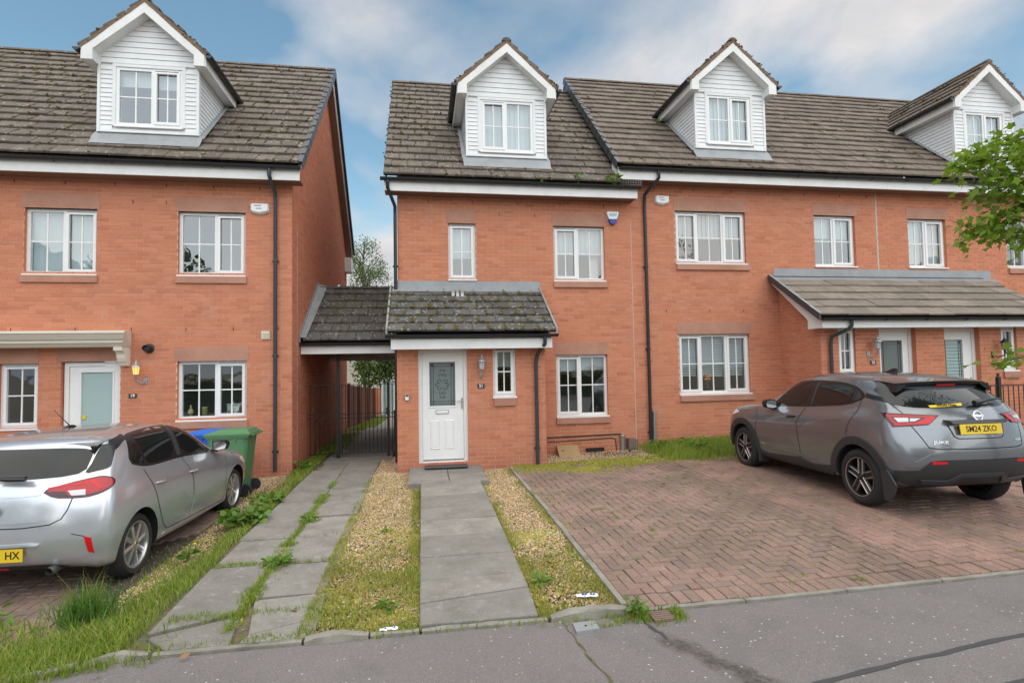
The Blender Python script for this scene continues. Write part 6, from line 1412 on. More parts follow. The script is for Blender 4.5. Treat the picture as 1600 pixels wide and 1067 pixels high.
# ---------------- grey crossover on the right
js = thing('grey_crossover', 'dark grey crossover parked on the block drive, black arches, yellow plate SM24 ZKO', 'car', (6.166, -5.142, .106), rz=-.038)
suv = Car(JUK, js, JUK_M, 'paint_grey')
for sx in (1, -1):
    for y in (0, 2.636): suv.wheel(sx*.885, y, .345, .215, .232, 'twin')
for sx, md, bd in ((-1, 'L', 'BL'), (1, 'R', 'BR')):
    suv.patch('window_trim', [(1.92, 1.078), (1.76, 1.25), (1.45, 1.475), (1.0, 1.502), (.45, 1.488), (.15, 1.43), (.0, 1.345), (-.01, 1.295), (.24, 1.198), (.90, 1.14), (1.12, 1.122)], md, 'trim_black', .0025, smooth=1)
    suv.patch('window', [(1.82, 1.095), (1.70, 1.24), (1.42, 1.44), (1.02, 1.468), (1.13, 1.143)], md, 'car_glass', .005, smooth=1)
    suv.patch('window', [(.86, 1.472), (.45, 1.458), (.20, 1.405), (.205, 1.262), (.27, 1.222), (.90, 1.163)], md, 'car_glass', .005, smooth=1)
    suv.patch('pillar_strip', [(.94, 1.475), (.90, 1.475), (.94, 1.155), (.97, 1.152)], md, 'pipe_grey', .0065)
    suv.patch('hidden_handle', [(.14, 1.37), (.12, 1.385), (.03, 1.31), (.06, 1.28), (.15, 1.262)], md, 'cladding_black', .006); suv.line('handle_chrome', [(.155, 1.385), (.165, 1.258)], md, .012, m='pipe_grey', off=.008)
    suv.patch('pillar_flap', [(.0, 1.362), (-.259, 1.324), (-.35, 1.264), (-.022, 1.310)], md, 'trim_black', .004, h=.02)
    fd = suv.patch('front_door', [(1.09, 1.10), (1.225, .875), (1.135, .45), (1.15, .37), (2.13, .37), (2.20, .55), (2.24, .75), (2.18, .88), (2.26, 1.04), (1.9, 1.06)], md, suv.paint, .0016, skirt=.001)
    rd = suv.patch('rear_door', [(1.06, 1.10), (1.20, .875), (1.11, .45), (1.12, .37), (.56, .40), (.48, .56), (.30, .74), (.18, .83), (.155, .926), (.04, 1.156), (.04, 1.26), (.24, 1.185), (.90, 1.13)], md, suv.paint, .0016, skirt=.001)
    suv.line('shut_line', [(1.075, 1.11), (1.215, .875), (1.125, .45), (1.14, .36)], md, .008, off=.003); suv.line('shut_line', [(2.27, 1.05), (2.19, .88), (2.25, .75), (2.20, .5), (2.14, .37)], md, .007, off=.003); suv.line('shut_line', [(.03, 1.285), (.04, 1.156), (.155, .926), (.178, .84)], md, .007, off=.003)
    handle(suv, fd, sx, 1.23, 1.46, .978, .96, 'trim_black')
    suv.line('door_crease', [(2.15, .80), (1.22, .80), (1.0, .93), (.3, 1.02)], md, .010, m='paint_grey', off=.006)
    suv.patch('door_flare', [(1.95, .50), (1.75, .515), (1.13, .47), (.62, .42), (1.1, .43), (1.9, .44)], md, 'paint_grey', .014, smooth=1)
    for (yc, a0, a1) in ((0, -3, 183), (2.636, -3, 176)):
        n = 22; R0, R1 = .392, .485; ang = [R(a0+(a1-a0)*k/n) for k in range(n+1)]
        suv.patch('wheel_arch', [(yc+R1*math.cos(t)*1.02, .35+R1*math.sin(t)) for t in ang]+[(yc+R0*math.cos(t), .35+R0*math.sin(t)) for t in reversed(ang)], md, 'cladding_black', .014, skirt=.02, h=.025)
    suv.patch('sill_cladding', [(2.26, .42), (1.98, .345), (1.15, .405), (.87, .362), (.45, .40), (.44, .32), (.50, .275), (2.15, .275)], md, 'cladding_black', .016, skirt=.02)
    b = MB(); b.prism([(-.385, .50), (-.43, .16), (-.50, .17), (-.56, .24), (-.60, .36), (-.47, .52)], 0, sx*.905-.012, sx*.905+.012); fixn(suv.put(b, 'mudflap', 'cladding_black'))
    b = MB(); b.prism([(2.2, .38), (2.19, .18), (2.14, .18), (2.13, .38)], 0, min(sx*.66, sx*.885), max(sx*.66, sx*.885)); fixn(suv.put(b, 'mudflap', 'cladding_black'))
    lamp = [(.827, -.321, 1.154), (.384, -.652, 1.133), (.525, -.658, 1.029), (.838, -.497, 1.0)]
    f = (lambda L: [(-(x*.8)-y*.6, z) for x, y, z in L]) if sx < 0 else (lambda L: [(x*.8+y*.6, z) for x, y, z in L])
    uv = f(lamp); A, B_, C_, D_ = [Vector(p) for p in uv]
    q = lambda s, t: tuple((A*(1-s)+B_*s)*(1-t)+(D_*(1-s)+C_*s)*t)
    tl = suv.patch('tail_light', uv, bd, 'lens_dark', .008, skirt=.004, h=.02)
    suv.patch('lens', [q(.06, .12), q(.90, .10), q(.96, .22), q(.93, .88), q(.10, .90)], bd, 'lens_red', .0105, h=.02, parent=tl)
    suv.patch('smoked_lens', [q(.13, .30), q(.80, .26), q(.62, .72), q(.19, .72)], bd, 'lens_dark', .0125, h=.015, parent=tl)
    suv.patch('clear_lens', [q(.17, .36), q(.46, .34), q(.46, .66), q(.215, .68)], bd, 'lens_clear', .0145, h=.015, parent=tl); suv.patch('clear_lens', [q(.49, .38), q(.70, .36), q(.60, .62), q(.49, .64)], bd, 'lens_clear', .0145, h=.015, parent=tl)
    suv.patch('light_band', [q(.10, .92), q(.12, .80), q(.66, .76), q(.87, .14), q(.955, .16), q(.98, .45), q(.96, .9)], bd, 'reflector_red', .0128, h=.015, parent=tl)
    X = lambda L: [(sx*a, b) for a, b in L]
    suv.patch('reflector', X([(.585, .634), (.435, .640), (.425, .614), (.575, .604)]), 'B', 'reflector_red', .020, h=.015)
    suv.patch('headlight', [(3.1, .85), (3.12, .93), (2.95, .96), (2.75, .93), (2.9, .88)], md, 'lens_clear', .004, smooth=1)
suv.patch('rear_window', sym([(.30, 1.405), (.58, 1.435), (.68, 1.375), (.725, 1.255), (.62, 1.22), (.40, 1.21)]), 'B', 'car_glass', .004, smooth=1)
for sx in (-1, 1): suv.patch('pillar_trim', [(sx*a, b) for a, b in ((.565, 1.495), (.61, 1.50), (.70, 1.40), (.742, 1.275), (.735, 1.235), (.70, 1.245), (.655, 1.37), (.585, 1.44))], 'B', 'trim_black', .007, h=.02)
sp = MB(); xs = np.linspace(-.60, .60, 17)
for x in xs:
    a = abs(x)/.60; yt = -.40+.10*a**2.2; zt = 1.497-.025*a**2.5; h0 = suv.hit((x, .06, 3), (0, 0, -1)); zr_ = h0[0].z+.004
    sp.v += [(x, .06, zr_), (x, yt*.45, zt+(zr_-zt)*.58+.008), (x, yt, zt+.012), (x, yt+.012, zt-.022), (x, yt+.10, zt-.055), (x, -.06, zt-.03)]
for i in range(16):
    for k in range(5): sp.f.append((6*i+k, 6*i+k+1, 6*i+k+7, 6*i+k+6)); sp.mi.append(1 if k >= 2 else 0)
sp.f += [tuple(range(6)), tuple(96+k for k in range(5, -1, -1))]; sp.mi += [1, 1]
fixn(suv.put(sp, 'spoiler', ['paint_grey', 'trim_black'], auto=45))
for sx in (-1, 1):
    b = MB(); b.prism([(sx*.48, 1.47), (sx*.60, 1.475), (sx*.635, 1.38), (sx*.57, 1.405)], 1, -.34, -.12); fixn(suv.put(b, 'spoiler_fin', 'trim_black'))
boxp(suv, 'brake_light', 'reflector_red', -.12, .12, -.372, -.35, 1.452, 1.472)
suv.line('tailgate_gap', [(-.742, 1.249), (-.70, 1.161), (-.681, 1.013), (-.584, .783), (-.482, .770), (.482, .770), (.584, .783), (.681, 1.013), (.70, 1.161), (.742, 1.249)], 'B', .010)
suv.patch('bumper_strip', [(-.80, .566), (-.76, .60), (-.595, .708), (-.431, .748), (.431, .748), (.595, .708), (.76, .60), (.80, .566), (.69, .571), (.587, .640), (.44, .655), (-.44, .655), (-.587, .640), (-.69, .571)], 'B', 'paint_grey', .014, skirt=.01)
suv.patch('bumper', [(-.86, .515), (-.677, .532), (-.574, .632), (-.44, .648), (.44, .648), (.574, .632), (.677, .532), (.86, .515), (.83, .40), (.76, .37), (.60, .34), (-.60, .34), (-.76, .37), (-.83, .40)], 'B', 'cladding_black', .016, skirt=.01)
suv.patch('skid_trim', [(-.65, .435), (-.376, .43), (-.263, .505), (.263, .505), (.376, .43), (.65, .435), (.62, .395), (.33, .385), (.245, .468), (-.245, .468), (-.33, .385), (-.62, .395)], 'B', 'pipe_grey', .034, skirt=.012)
b = MB(); b.prism([(-.37, 1.085), (-.33, 1.045), (.33, 1.045), (.37, 1.085)], 1, -.775, -.66); fixn(suv.put(b, 'shadow_lip', 'paint_grey'))  # overhanging lip added above the plate to cast the shadow of a recess
suv.patch('plate_recess', [(-.34, 1.03), (.34, 1.03), (.30, .905), (.26, .885), (-.26, .885), (-.30, .905)], 'B', 'paint_grey', .004, hole=None); suv.line('recess_edge', [(-.345, 1.035), (-.305, .905), (-.262, .880), (.262, .880), (.305, .905), (.345, 1.035)], 'B', .012, m='trim_black', off=.005)
tz = R(-8); pl = MB(); pl.box(-.26, .26, -.004, .004, -.0555, .0555); PM = Matrix.Translation((0, -.783, .985)) @ Matrix.Rotation(tz, 4, 'X')
pl = pl.obj('number_plate', 'plate_yellow', js, M=suv.M @ PM); plate_text(suv, pl, 'SM24 ZKO', 0, .985, -.7875, tz)
b = MB(); b.lathe([(.058, -.012), (.058, .012), (.046, .012), (.046, -.012), (.058, -.012)], (0, 0, 0), 28, 'y'); b.box(-.068, .068, -.016, .0, -.011, .011); b.obj('badge', 'chrome', js, M=suv.M @ Matrix.Translation((0, -.745, 1.125)) @ Matrix.Rotation(R(-18), 4, 'X'), auto=40)
def car_text(car, txt, x, z, size, m, name, off=.004, sx=1.25):
    h = car.hit((x, -3, z), (0, 1, 0)); n = h[1]; rot = Vector((0, 0, 1)).rotation_difference(n); zax = n; xax = Vector((0, 0, 1)).cross(zax).normalized(); yax = zax.cross(xax)
    M = Matrix(((xax.x, yax.x, zax.x, h[0].x+zax.x*off), (xax.y, yax.y, zax.y, h[0].y+zax.y*off), (xax.z, yax.z, zax.z, h[0].z+zax.z*off), (0, 0, 0, 1)))
    return text_mesh(txt, size, car.M @ M, name, m, car.root, extrude=.002, bold=.0015, sx=sx)
car_text(suv, 'JUKE', -.46, .842, .042, 'chrome', 'model_lettering', sx=1.7); car_text(suv, 'HYBRID', .52, .845, .024, 'chrome', 'model_lettering', sx=1.4)
st_ = suv.patch('window_sticker', [(-.425, 1.236), (-.04, 1.256), (-.05, 1.230), (-.42, 1.213)], 'B', 'plate_yellow', .007, h=.02)
car_text(suv, 'Arnold Clark', -.235, 1.2345, .032, 'black_ink', 'sticker_lettering', off=.0095, sx=1.3)
h = suv.hit((-2, 2.05, .485), (1, 0, 0)); n = h[1]; xa = Vector((0, -1, 0)); za = n; ya = za.cross(xa).normalized(); xa = ya.cross(za)
text_mesh('HYBRID', .022, suv.M @ Matrix(((xa.x, ya.x, za.x, h[0].x+za.x*.004), (xa.y, ya.y, za.y, h[0].y+za.y*.004), (xa.z, ya.z, za.z, h[0].z), (0, 0, 0, 1))), 'model_lettering', 'chrome', js, extrude=.001, bold=.001, sx=1.5)
b = MB(); b.tube([(.06, -.66, 1.262), (.14, -.655, 1.275), (.24, -.63, 1.285)], [.03, .032, .02], 10); b.tube([(.10, -.64, 1.285), (.35, -.60, 1.295), (.55, -.54, 1.30)], [.014, .014, .006], 6); suv.put(b, 'rear_wiper', 'trim_black', auto=60)
b = MB(); b.prism([(.60, 1.59), (.36, 1.59), (.34, 1.655), (.38, 1.66), (.50, 1.62)], 0, -.03, .03); b.v = [(v[0]*(.4 if v[2] > 1.61 else 1), v[1], v[2]) for v in b.v]; fixn(suv.put(b, 'aerial_fin', 'trim_black'))
mirror_unit(suv, -1, 1.80, 1.115, -.79, 'trim_black'); mirror_unit(suv, 1, 1.80, 1.115, .79, 'trim_black')
suv.patch('windscreen', sym([(.0, 1.50), (.52, 1.52), (.62, 2.02), (.0, 2.2)]), 'T', 'car_glass', .003)
# ------------------------------------------------------------------ plants, gravel, litter, bins
leafy('grass', [(.15, .24, .025), (.22, .33, .035), (.31, .39, .05), (.38, .38, .075)], .6, .3)
leafy('grass_dry', [(.33, .34, .05), (.44, .40, .08), (.50, .40, .12), (.28, .34, .045)], .7, .25)
leafy('straw_grass', [(.48, .40, .20), (.56, .47, .27), (.40, .30, .14)], .8, .1); leafy('grass_lush', [(.06, .16, .022), (.09, .21, .03), (.13, .28, .04), (.07, .18, .03)], .5, .3)
leafy('weed_leaf', [(.09, .19, .02), (.13, .25, .03), (.18, .30, .05)], .5, .3)
leafy('maple_leaf', [(.13, .25, .02), (.20, .35, .025), (.30, .44, .04), (.09, .18, .018)], .45, .45)
leafy('birch_leaf', [(.06, .11, .02), (.10, .16, .03), (.14, .19, .05)], .5, .3)
leafy('hedge_leaf', [(.03, .07, .012), (.05, .10, .016), (.07, .13, .02)], .5, .25)
leafy('dead_leaf', [(.30, .14, .05), (.22, .10, .04), (.38, .22, .09)], .8, 0); leafy('petal', [(.80, .58, .02), (.85, .65, .04)], .6, .1)
leafy('pebble', [(.62, .44, .23), (.48, .29, .13), (.74, .60, .42), (.55, .42, .28), (.36, .20, .11), (.68, .42, .18), (.36, .31, .27), (.76, .66, .52)], .85, 0)
plain('bark', (.10, .075, .055), .95, grime=.5, gscale=9, bumpd=.01); plain('bark_birch', (.42, .40, .36), .9, grime=.6, gscale=6)
def ground_z(x, y): return np.array([gground(a, b) for a, b in zip(x, y)])
def blades(name, x, y, h, w, m, parent=None, bend=.5, z=None, kind='stuff', up=0.0):
    n = len(x)
    if not n: return
    z = (ground_z(x, y)-.012) if z is None else z; a = RNG.uniform(0, 2*np.pi, n); b = RNG.uniform(0, 2*np.pi, n); h = np.broadcast_to(h, n)*RNG.uniform(.55, 1.3, n); w = np.broadcast_to(w, n)*RNG.uniform(.7, 1.3, n)*.5
    lean = RNG.uniform(.1, bend+.1, n); dx, dy = np.cos(b)*lean*h, np.sin(b)*lean*h; ex, ey = np.cos(a)*w, np.sin(a)*w
    V = np.empty((n, 5, 3)); hz = h*np.sqrt(np.maximum(.1, 1-lean**2*.7))
    V[:, 0] = np.c_[x-ex, y-ey, z]; V[:, 1] = np.c_[x+ex, y+ey, z]; V[:, 2] = np.c_[x-ex*.8+dx*.35, y-ey*.8+dy*.35, z+hz*.6]; V[:, 3] = np.c_[x+ex*.8+dx*.35, y+ey*.8+dy*.35, z+hz*.6]; V[:, 4] = np.c_[x+dx, y+dy, z+hz]
    F = np.array([[0, 1, 3], [0, 3, 2], [2, 3, 4]])[None]+(np.arange(n)*5)[:, None, None]
    o = link(bpy.data.objects.new(name, np_mesh(name, V.reshape(-1, 3), F.reshape(-1, 3), m, True)), parent)
    if kind: o['kind'] = kind
    return o
def nz(x, y, s, seed=0):                                     # cheap smooth noise, -1..1
    return (np.sin(x*s*1.3+seed)*np.cos(y*s*1.7+seed*2.1)+np.sin((x+y)*s*.9+seed*3.3)*.7+np.sin((x*.6-y*1.1)*s*2.3+seed*.7)*.5)/2.2
def scat(x0, x1, y0, y1, dens, prob=None):
    n = int((x1-x0)*(y1-y0)*dens); x = RNG.uniform(x0, x1, n); y = RNG.uniform(y0, y1, n)
    if prob is not None: k = RNG.random(n) < np.clip(prob(x, y), 0, 1); x, y = x[k], y[k]
    return x, y
cat_ = lambda *L: (np.concatenate([a for a, b in L]), np.concatenate([b for a, b in L]))
sm = lambda v, a, b: np.clip((v-a)/(b-a), 0, 1)
# gravel
OCT = np.array([(1, 0, 0), (-1, 0, 0), (0, 1, 0), (0, -1, 0), (0, 0, 1), (0, 0, -1), ], float); OF = np.array([(0, 2, 4), (2, 1, 4), (1, 3, 4), (3, 0, 4), (2, 0, 5), (1, 2, 5), (3, 1, 5), (0, 3, 5)])
def gravel(name, x, y, r0=.007, r1=.016):
    n = len(x); r = RNG.uniform(r0, r1, n)[:, None]*RNG.uniform(.7, 1.5, (n, 3)); r[:, 2] *= .6; th = RNG.uniform(0, 6.28, n); B = OCT[None]*(1+RNG.normal(0, .22, (n, 6, 1)))*r[:, None]
    c, s = np.cos(th)[:, None], np.sin(th)[:, None]; V = np.stack([B[..., 0]*c-B[..., 1]*s, B[..., 0]*s+B[..., 1]*c, B[..., 2]+RNG.normal(0, .3, (n, 6))*.004], -1)
    V += np.c_[x, y, ground_z(x, y)-.032+RNG.uniform(0, .02, n)][:, None]; F = OF[None]+(np.arange(n)*6)[:, None, None]
    o = link(bpy.data.objects.new(name, np_mesh(name, V.reshape(-1, 3), F.reshape(-1, 3), 'pebble')), None); o['kind'] = 'stuff'
gravel('gravel', *cat_(
    scat(-.90, -.03, -6.95, -1.05, 4600, lambda x, y: .62+.38*sm(y, -5.9, -4.6)+.35*nz(x, y, 3)), scat(.87, 1.56, -6.95, -1.1, 4600, lambda x, y: .65+.35*sm(y, -6.2, -4.8)+.3*nz(x, y, 3, 2)),
    scat(-2.95, -2.2, -5.6, -.5, 3600, lambda x, y: .75+.4*nz(x, y, 2.5, 4)), scat(2.28, 4.7, -1.1, -.02, 3600, lambda x, y: .5+.6*nz(x, y, 2, 5)), scat(-.88, -.40, -1.2, .8, 3800), scat(-3.6, -2.6, -1.6, -.42, 2400),
    scat(1.55, 2.35, -1.35, -1.02, 2500), scat(-3.4, -2.6, -6.9, -5.2, 500), scat(1.6, 4.2, -6.8, -1.2, 14), scat(-2, -.9, -6.9, 0, 25), scat(1.0, 2.1, -7.25, -7.05, 300)))
# grass and moss ground cover
edge = lambda x, x0, s: np.exp(-((x-x0)/s)**2)
VZ = lambda x, y: np.clip(.02+1.25*edge(x, -2.16-.22*sm(-y, 5.4, 7)*2, .11+.20*sm(-y, 5.2, 6.6))+.22*nz(x, y, 2.2, 7)-.3*(x > -2.02), 0, 1)
blades('grass_verge', *scat(-3.5, -1.86, -7.05, -1.0, 9000, lambda x, y: VZ(x, y)*np.where((x < -2.75) & (y > -6.0), .06, 1)*np.where(y > -3.6, .75, 1)*np.clip(.75+.5*nz(x, y, 5, 9), .2, 1)), .065, .007, 'grass', bend=.7)
blades('grass_verge_front', *scat(-3.75, -1.75, -7.12, -6.0, 9000, lambda x, y: sm(-y+(x+2.6)*-.25, 6.2, 6.85)*np.clip(.75+.6*nz(x, y, 2.5), 0, 1)*np.where(x > -2.05, .12, 1)*np.where(x > -2.3, .6, 1)), .10, .008, 'grass', bend=.75)
blades('grass_strip', *cat_(scat(-.92, -.02, -7.02, -1.2, 15000, lambda x, y: .40*sm(-y+.35*nz(x, y, 3, 1), 4.9, 6.2)*np.clip(.6+.8*nz(x, y, 4), 0.05, 1)+.55*edge(x, -.90, .07)*sm(-y, 2.6, 4)+.5*edge(x, -.08, .07)*sm(-y, 2.2, 3)*(nz(x, y, 3, 3) > -.2)+.05),
    scat(.87, 1.56, -7.0, -1.2, 15000, lambda x, y: .36*sm(-y+.35*nz(x, y, 3, 1), 5.4, 6.4)*np.clip(.55+.8*nz(x, y, 4), 0.05, 1)+.6*edge(x, .91, .07)*sm(-y, 3.0, 4)*(nz(x, y, 3.5, 2) > -.3)+.35*edge(x, 1.52, .05)*(nz(x, y, 2.5, 8) > 0)+.03)), .032, .006, 'grass_dry', bend=.8)
blades('grass_strip_green', *cat_(scat(-.92, -.02, -7.02, -1.6, 2600, lambda x, y: (.8*sm(-y, 5.0, 6)+.7*edge(x, -.92, .08)+.7*edge(x, -.06, .08)*sm(-y, 2, 3))*np.clip(.4+.9*nz(x, y, 4.5, 6), 0, 1)), scat(.87, 1.56, -7.0, -2, 2400, lambda x, y: (.45*sm(-y, 5.4, 6.4)+.8*edge(x, .92, .09)+.4*edge(x, 1.5, .07))*np.clip(.3+.9*nz(x, y, 4.5, 6), 0, 1))), .055, .008, 'grass', bend=.8)
blades('grass_joint', *cat_(scat(-1.54, -1.34, -6.8, -1.6, 11000, lambda x, y: edge(x, -1.44, .03+.035*(nz(x*0, y, 3.1, 5) > .2))*(nz(x*0, y, 2.6, 3) > -.35)), scat(-1.55, -1.25, -5.9, -5.0, 2600, lambda x, y: edge(x, -1.42, .10)*(.5+nz(x, y, 6))), scat(-1.95, -.85, -6.6, -6.38, 2600, lambda x, y: edge(y, -6.48, .04)),
    scat(-1.5, -1.2, -4.05, -3.75, 2500, lambda x, y: edge(x, -1.35, .1)*edge(y, -3.9, .09)), scat(-1.9, -.8, -7.0, -6.88, 2600, lambda x, y: .6+.6*nz(x, y, 6)), scat(-1.5, -1.3, -2.9, -2.5, 1500, lambda x, y: edge(x, -1.42, .08)), scat(-2.0, -1.40, -5.46, -5.35, 4500), scat(-1.4, -.86, -5.48, -5.38, 2200), scat(-2.0, -.86, -4.63, -4.56, 1600, lambda x, y: .4+.8*nz(x, y, 4)), scat(-1.95, -1.4, -6.62, -6.40, 3600, lambda x, y: edge(y, -6.52+.2*(x+1.7)*.6, .05))), .055, .007, 'grass', bend=.85)
blades('grass_kerb', *cat_(scat(1.2, 1.98, -7.22, -7.04, 9000, lambda x, y: np.clip(.5+.8*nz(x, y, 5, 2), 0, 1)*sm(y+.30*(x < 1.5), -7.25, -7.12)*np.where((abs(x-1.78) < .085) & (abs(y+7.14) < .08), 0, 1)), scat(1.62, 1.95, -7.3, -7.02, 3500, lambda x, y: np.where((abs(x-1.78) < .09) & (abs(y+7.14) < .085), 0, edge(x, 1.78, .15)*edge(y, -7.15, .12))), scat(.85, 1.25, -7.13, -7.07, 1800, lambda x, y: .6), scat(-.5, .9, -7.06, -7.03, 2600, lambda x, y: .5+.8*nz(x, y, 4)), scat(-3.7, -1.8, -7.2, -7.03, 3000, lambda x, y: np.clip(.3+.8*nz(x, y, 4, 1), 0, 1)*sm(y, -7.2, -7.08))), .06, .008, 'grass', bend=.8)
blades('grass_by_wall', *scat(4.35, 6.9, -2.1, -.05, 6500, lambda x, y: sm(y+.3*nz(x, y, 2.6), -1.9, -1.3)*sm(x, 4.3, 4.9)*np.clip(.6+.6*nz(x, y, 3), 0, 1)), .17, .007, 'grass', bend=.7)
blades('grass_under_wall', *cat_(scat(-2.37, -2.02, -1.6, 2.6, 3000, lambda x, y: np.clip(.5+.7*nz(x, y, 2.5), 0, 1)), scat(-2.38, -1.75, 1.0, 7.5, 1500, lambda x, y: np.clip(.4+.8*nz(x, y, 1.5), 0, 1)), scat(-2.3, -1.55, 7.5, 15, 700)), .08, .010, 'grass', bend=.7)
for nm, (a, b_, c, d, n_) in dict(a=(1.58, 4.5, -6.9, -1.3, 90), b=(4.5, 7.5, -6.9, -2.0, 60), c=(-4.5, -2.8, -6.9, -5.4, 26)).items():
    cx_, cy_ = RNG.uniform(a, b_, n_), RNG.uniform(c, d, n_); k = RNG.integers(3, 26, n_); x = np.repeat(cx_, k)+RNG.normal(0, .022, k.sum()); y = np.repeat(cy_, k)+RNG.normal(0, .018, k.sum())
    blades('grass_in_paving', x, y, .028, .006, 'grass', bend=.9, z=ground_z(x, y)+.006)
x, y = scat(1.6, 4.9, -2.3, -1.0, 3200, lambda x, y: sm(y+.34*nz(x, y, 2.2, 2)+.05*(x-3), -2.0, -1.3)*np.clip(.6+.6*nz(x, y, 4), 0, 1)); moss_mesh([(Vector((a, b_, gz(a, b_)+.012)), random.uniform(.008, .028)) for a, b_ in zip(x, y)], 'moss_cover', None, 'moss_yellow', flat=.35)
x, y = scat(1.6, 5.2, -2.5, -1.0, 7500, lambda x, y: 1.0*sm(y+.34*nz(x, y, 2.2, 2)+.05*(x-3), -2.05, -1.3)*np.clip(.5+.8*nz(x, y, 4), 0, 1)); x2_, y2_ = scat(1.62, 4.9, -3.2, -1.5, 1500, lambda x, y: np.clip(.1+1.2*nz(x, y, 3.1, 4), 0, 1)*sm(y-.3*(x-1.6)*.3, -3.0, -1.9)); x, y = np.concatenate([x, x2_]), np.concatenate([y, y2_]); blades('moss_blades', x, y, .020, .008, 'moss_yellow', bend=.9, z=ground_z(x, y)+.012)
x, y = cat_(scat(3.0, 3.4, -4.35, -4.05, 700, lambda x, y: edge(x, 3.2, .12)*edge(y, -4.2, .09)), scat(3.3, 3.55, -5.75, -5.55, 500, lambda x, y: edge(x, 3.42, .08))); moss_mesh([(Vector((a, b_, gz(a, b_)+.012)), random.uniform(.008, .02)) for a, b_ in zip(x, y)], 'moss_cover', None, flat=.35)
x, y = scat(-3.6, -2.05, -7.05, -1.2, 420, lambda x, y: VZ(x, y)+.25*sm(-y, 6.1, 6.8)); blades('dead_stems', x, y, .11, .0035, 'straw_grass', bend=.9)
x, y = cat_(scat(-.9, -.05, -7, -4.6, 900, lambda x, y: .6+.6*nz(x, y, 4)), scat(.9, 1.54, -7, -5.0, 900, lambda x, y: .6+.6*nz(x, y, 4)), scat(-3.4, -2.1, -7, -1.5, 500)); blades('dead_thatch', x, y, .03, .005, 'straw_grass', bend=1.0)
x, y = cat_(scat(-.9, -.05, -7, -4.4, 1500, lambda x, y: np.clip(.2+1.0*nz(x, y, 3.3, 5), 0, 1)), scat(.9, 1.54, -7, -4.8, 1500, lambda x, y: np.clip(.3+1.0*nz(x, y, 3.3, 6), 0, 1)), scat(-1.47, -1.40, -6.9, .3, 1600), scat(-3.3, -2.3, -6.9, -3, 260)); moss_mesh([(Vector((a, b_, gz(a, b_)-.02)), random.uniform(.008, .026)) for a, b_ in zip(x, y)], 'moss_cover', None, 'moss_yellow', flat=.5)
x, y = cat_(scat(1.6, 2.3, -6.9, -1.2, 520, lambda x, y: np.clip(.5+1.1*nz(x, y, 2.2, 3), 0, 1)*sm(-x, -2.2, -1.6)), scat(1.6, 4.4, -6.9, -1.2, 90, lambda x, y: np.clip(.1+1.1*nz(x, y, 1.6, 9), 0, 1))); moss_mesh([(Vector((a, b_, gz(a, b_)+.006)), random.uniform(.006, .016)) for a, b_ in zip(x, y)], 'moss_cover', None, 'moss_yellow', flat=.4)
# leaf builder: n leaves at positions with normals, shape polygon (u, v)
MAPLE = [(0, 0), (.32, -.02), (.26, .22), (.50, .42), (.24, .50), (.16, .62), (0, 1.0), (-.16, .62), (-.24, .50), (-.50, .42), (-.26, .22), (-.32, -.02)]
OVAL = [(0, 0), (.24, .22), (.27, .5), (.15, .82), (0, 1), (-.15, .82), (-.27, .5), (-.24, .22)]
LOBED = [(0, 0), (.10, .25), (.30, .35), (.46, .62), (.30, .92), (0, .86), (-.30, .92), (-.46, .62), (-.30, .35), (-.10, .25)]
def leaves(name, P, D, size, shape, m, parent=None, droop=.4, updot=.7):
    """P positions, D pointing directions"""
    P = np.asarray(P, float); D = np.asarray(D, float); n = len(P); D /= np.linalg.norm(D, axis=1)[:, None]+1e-9
    up = np.array([0, 0, 1.0])[None]*updot+RNG.normal(0, .5, (n, 3)); S_ = np.cross(D, up); S_ /= np.linalg.norm(S_, axis=1)[:, None]+1e-9; Nn = np.cross(S_, D)
    s = RNG.uniform(.6, 1.25, n)[:, None, None]*size; sh = np.array(shape); u, v = sh[:, 0][None, :, None], sh[:, 1][None, :, None]
    V = P[:, None]+s*(u*S_[:, None]+v*D[:, None]+(-droop*v*v*.5+.25*np.abs(u))*Nn[:, None]); k = len(shape); F = np.arange(k)[None]+(np.arange(n)*k)[:, None]
    return link(bpy.data.objects.new(name, np_mesh(name, V.reshape(-1, 3), F, m)), parent)
def weed(name, label, cat, x, y, r, h, n, shape=OVAL, m='weed_leaf', flowers=0, z=None, size=.08, group=None):
    z = gground(x, y) if z is None else z; t = thing(name, label, cat, (x, y, z), group); a = RNG.uniform(0, 6.28, n); q = RNG.uniform(.05, 1, n); hh = h*RNG.uniform(.25, 1, n)
    P = np.c_[x+np.cos(a)*q*r*.8, y+np.sin(a)*q*r*.8, z+hh]; D = np.c_[np.cos(a), np.sin(a), RNG.uniform(-.1, .6, n)]
    leaves('foliage', P, D, size, shape, m, t); b = MB()
    for p in P[::2]: b.tube([(x+(p[0]-x)*.3, y+(p[1]-y)*.3, z-.01), ((x+p[0])/2, (y+p[1])/2, z+(p[2]-z)*.6), tuple(p)], .0022, 4, caps=False)
    b.obj('stems', m, t)
    for k in range(flowers):
        f = MB(); fx, fy, fz = x+random.gauss(0, r*.6), y+random.gauss(0, r*.6), z+h*random.uniform(.9, 1.5); f.lathe([(0, 0), (.012, .002), (.016, .008), (.008, .012), (0, .012)], (fx, fy, fz), 7); f.obj('flower', 'petal', t); s = MB(); s.tube([(fx, fy, z), (fx+.005, fy, fz)], .0016, 4); s.obj('flower_stem', m, t)
    return t
tf = thing('grass_tuft', 'tall dark green grass tuft at the front left corner of the verge', 'grass tuft', (-2.75, -6.15, -.12))
n = 620; a = RNG.uniform(0, 6.28, n); q = np.abs(RNG.normal(0, .11, n)); x, y = -2.72+np.cos(a)*q*1.3, -6.12+np.sin(a)*q
blades('blades', x, y, .27, .008, 'grass_lush', tf, bend=.75, kind=None)
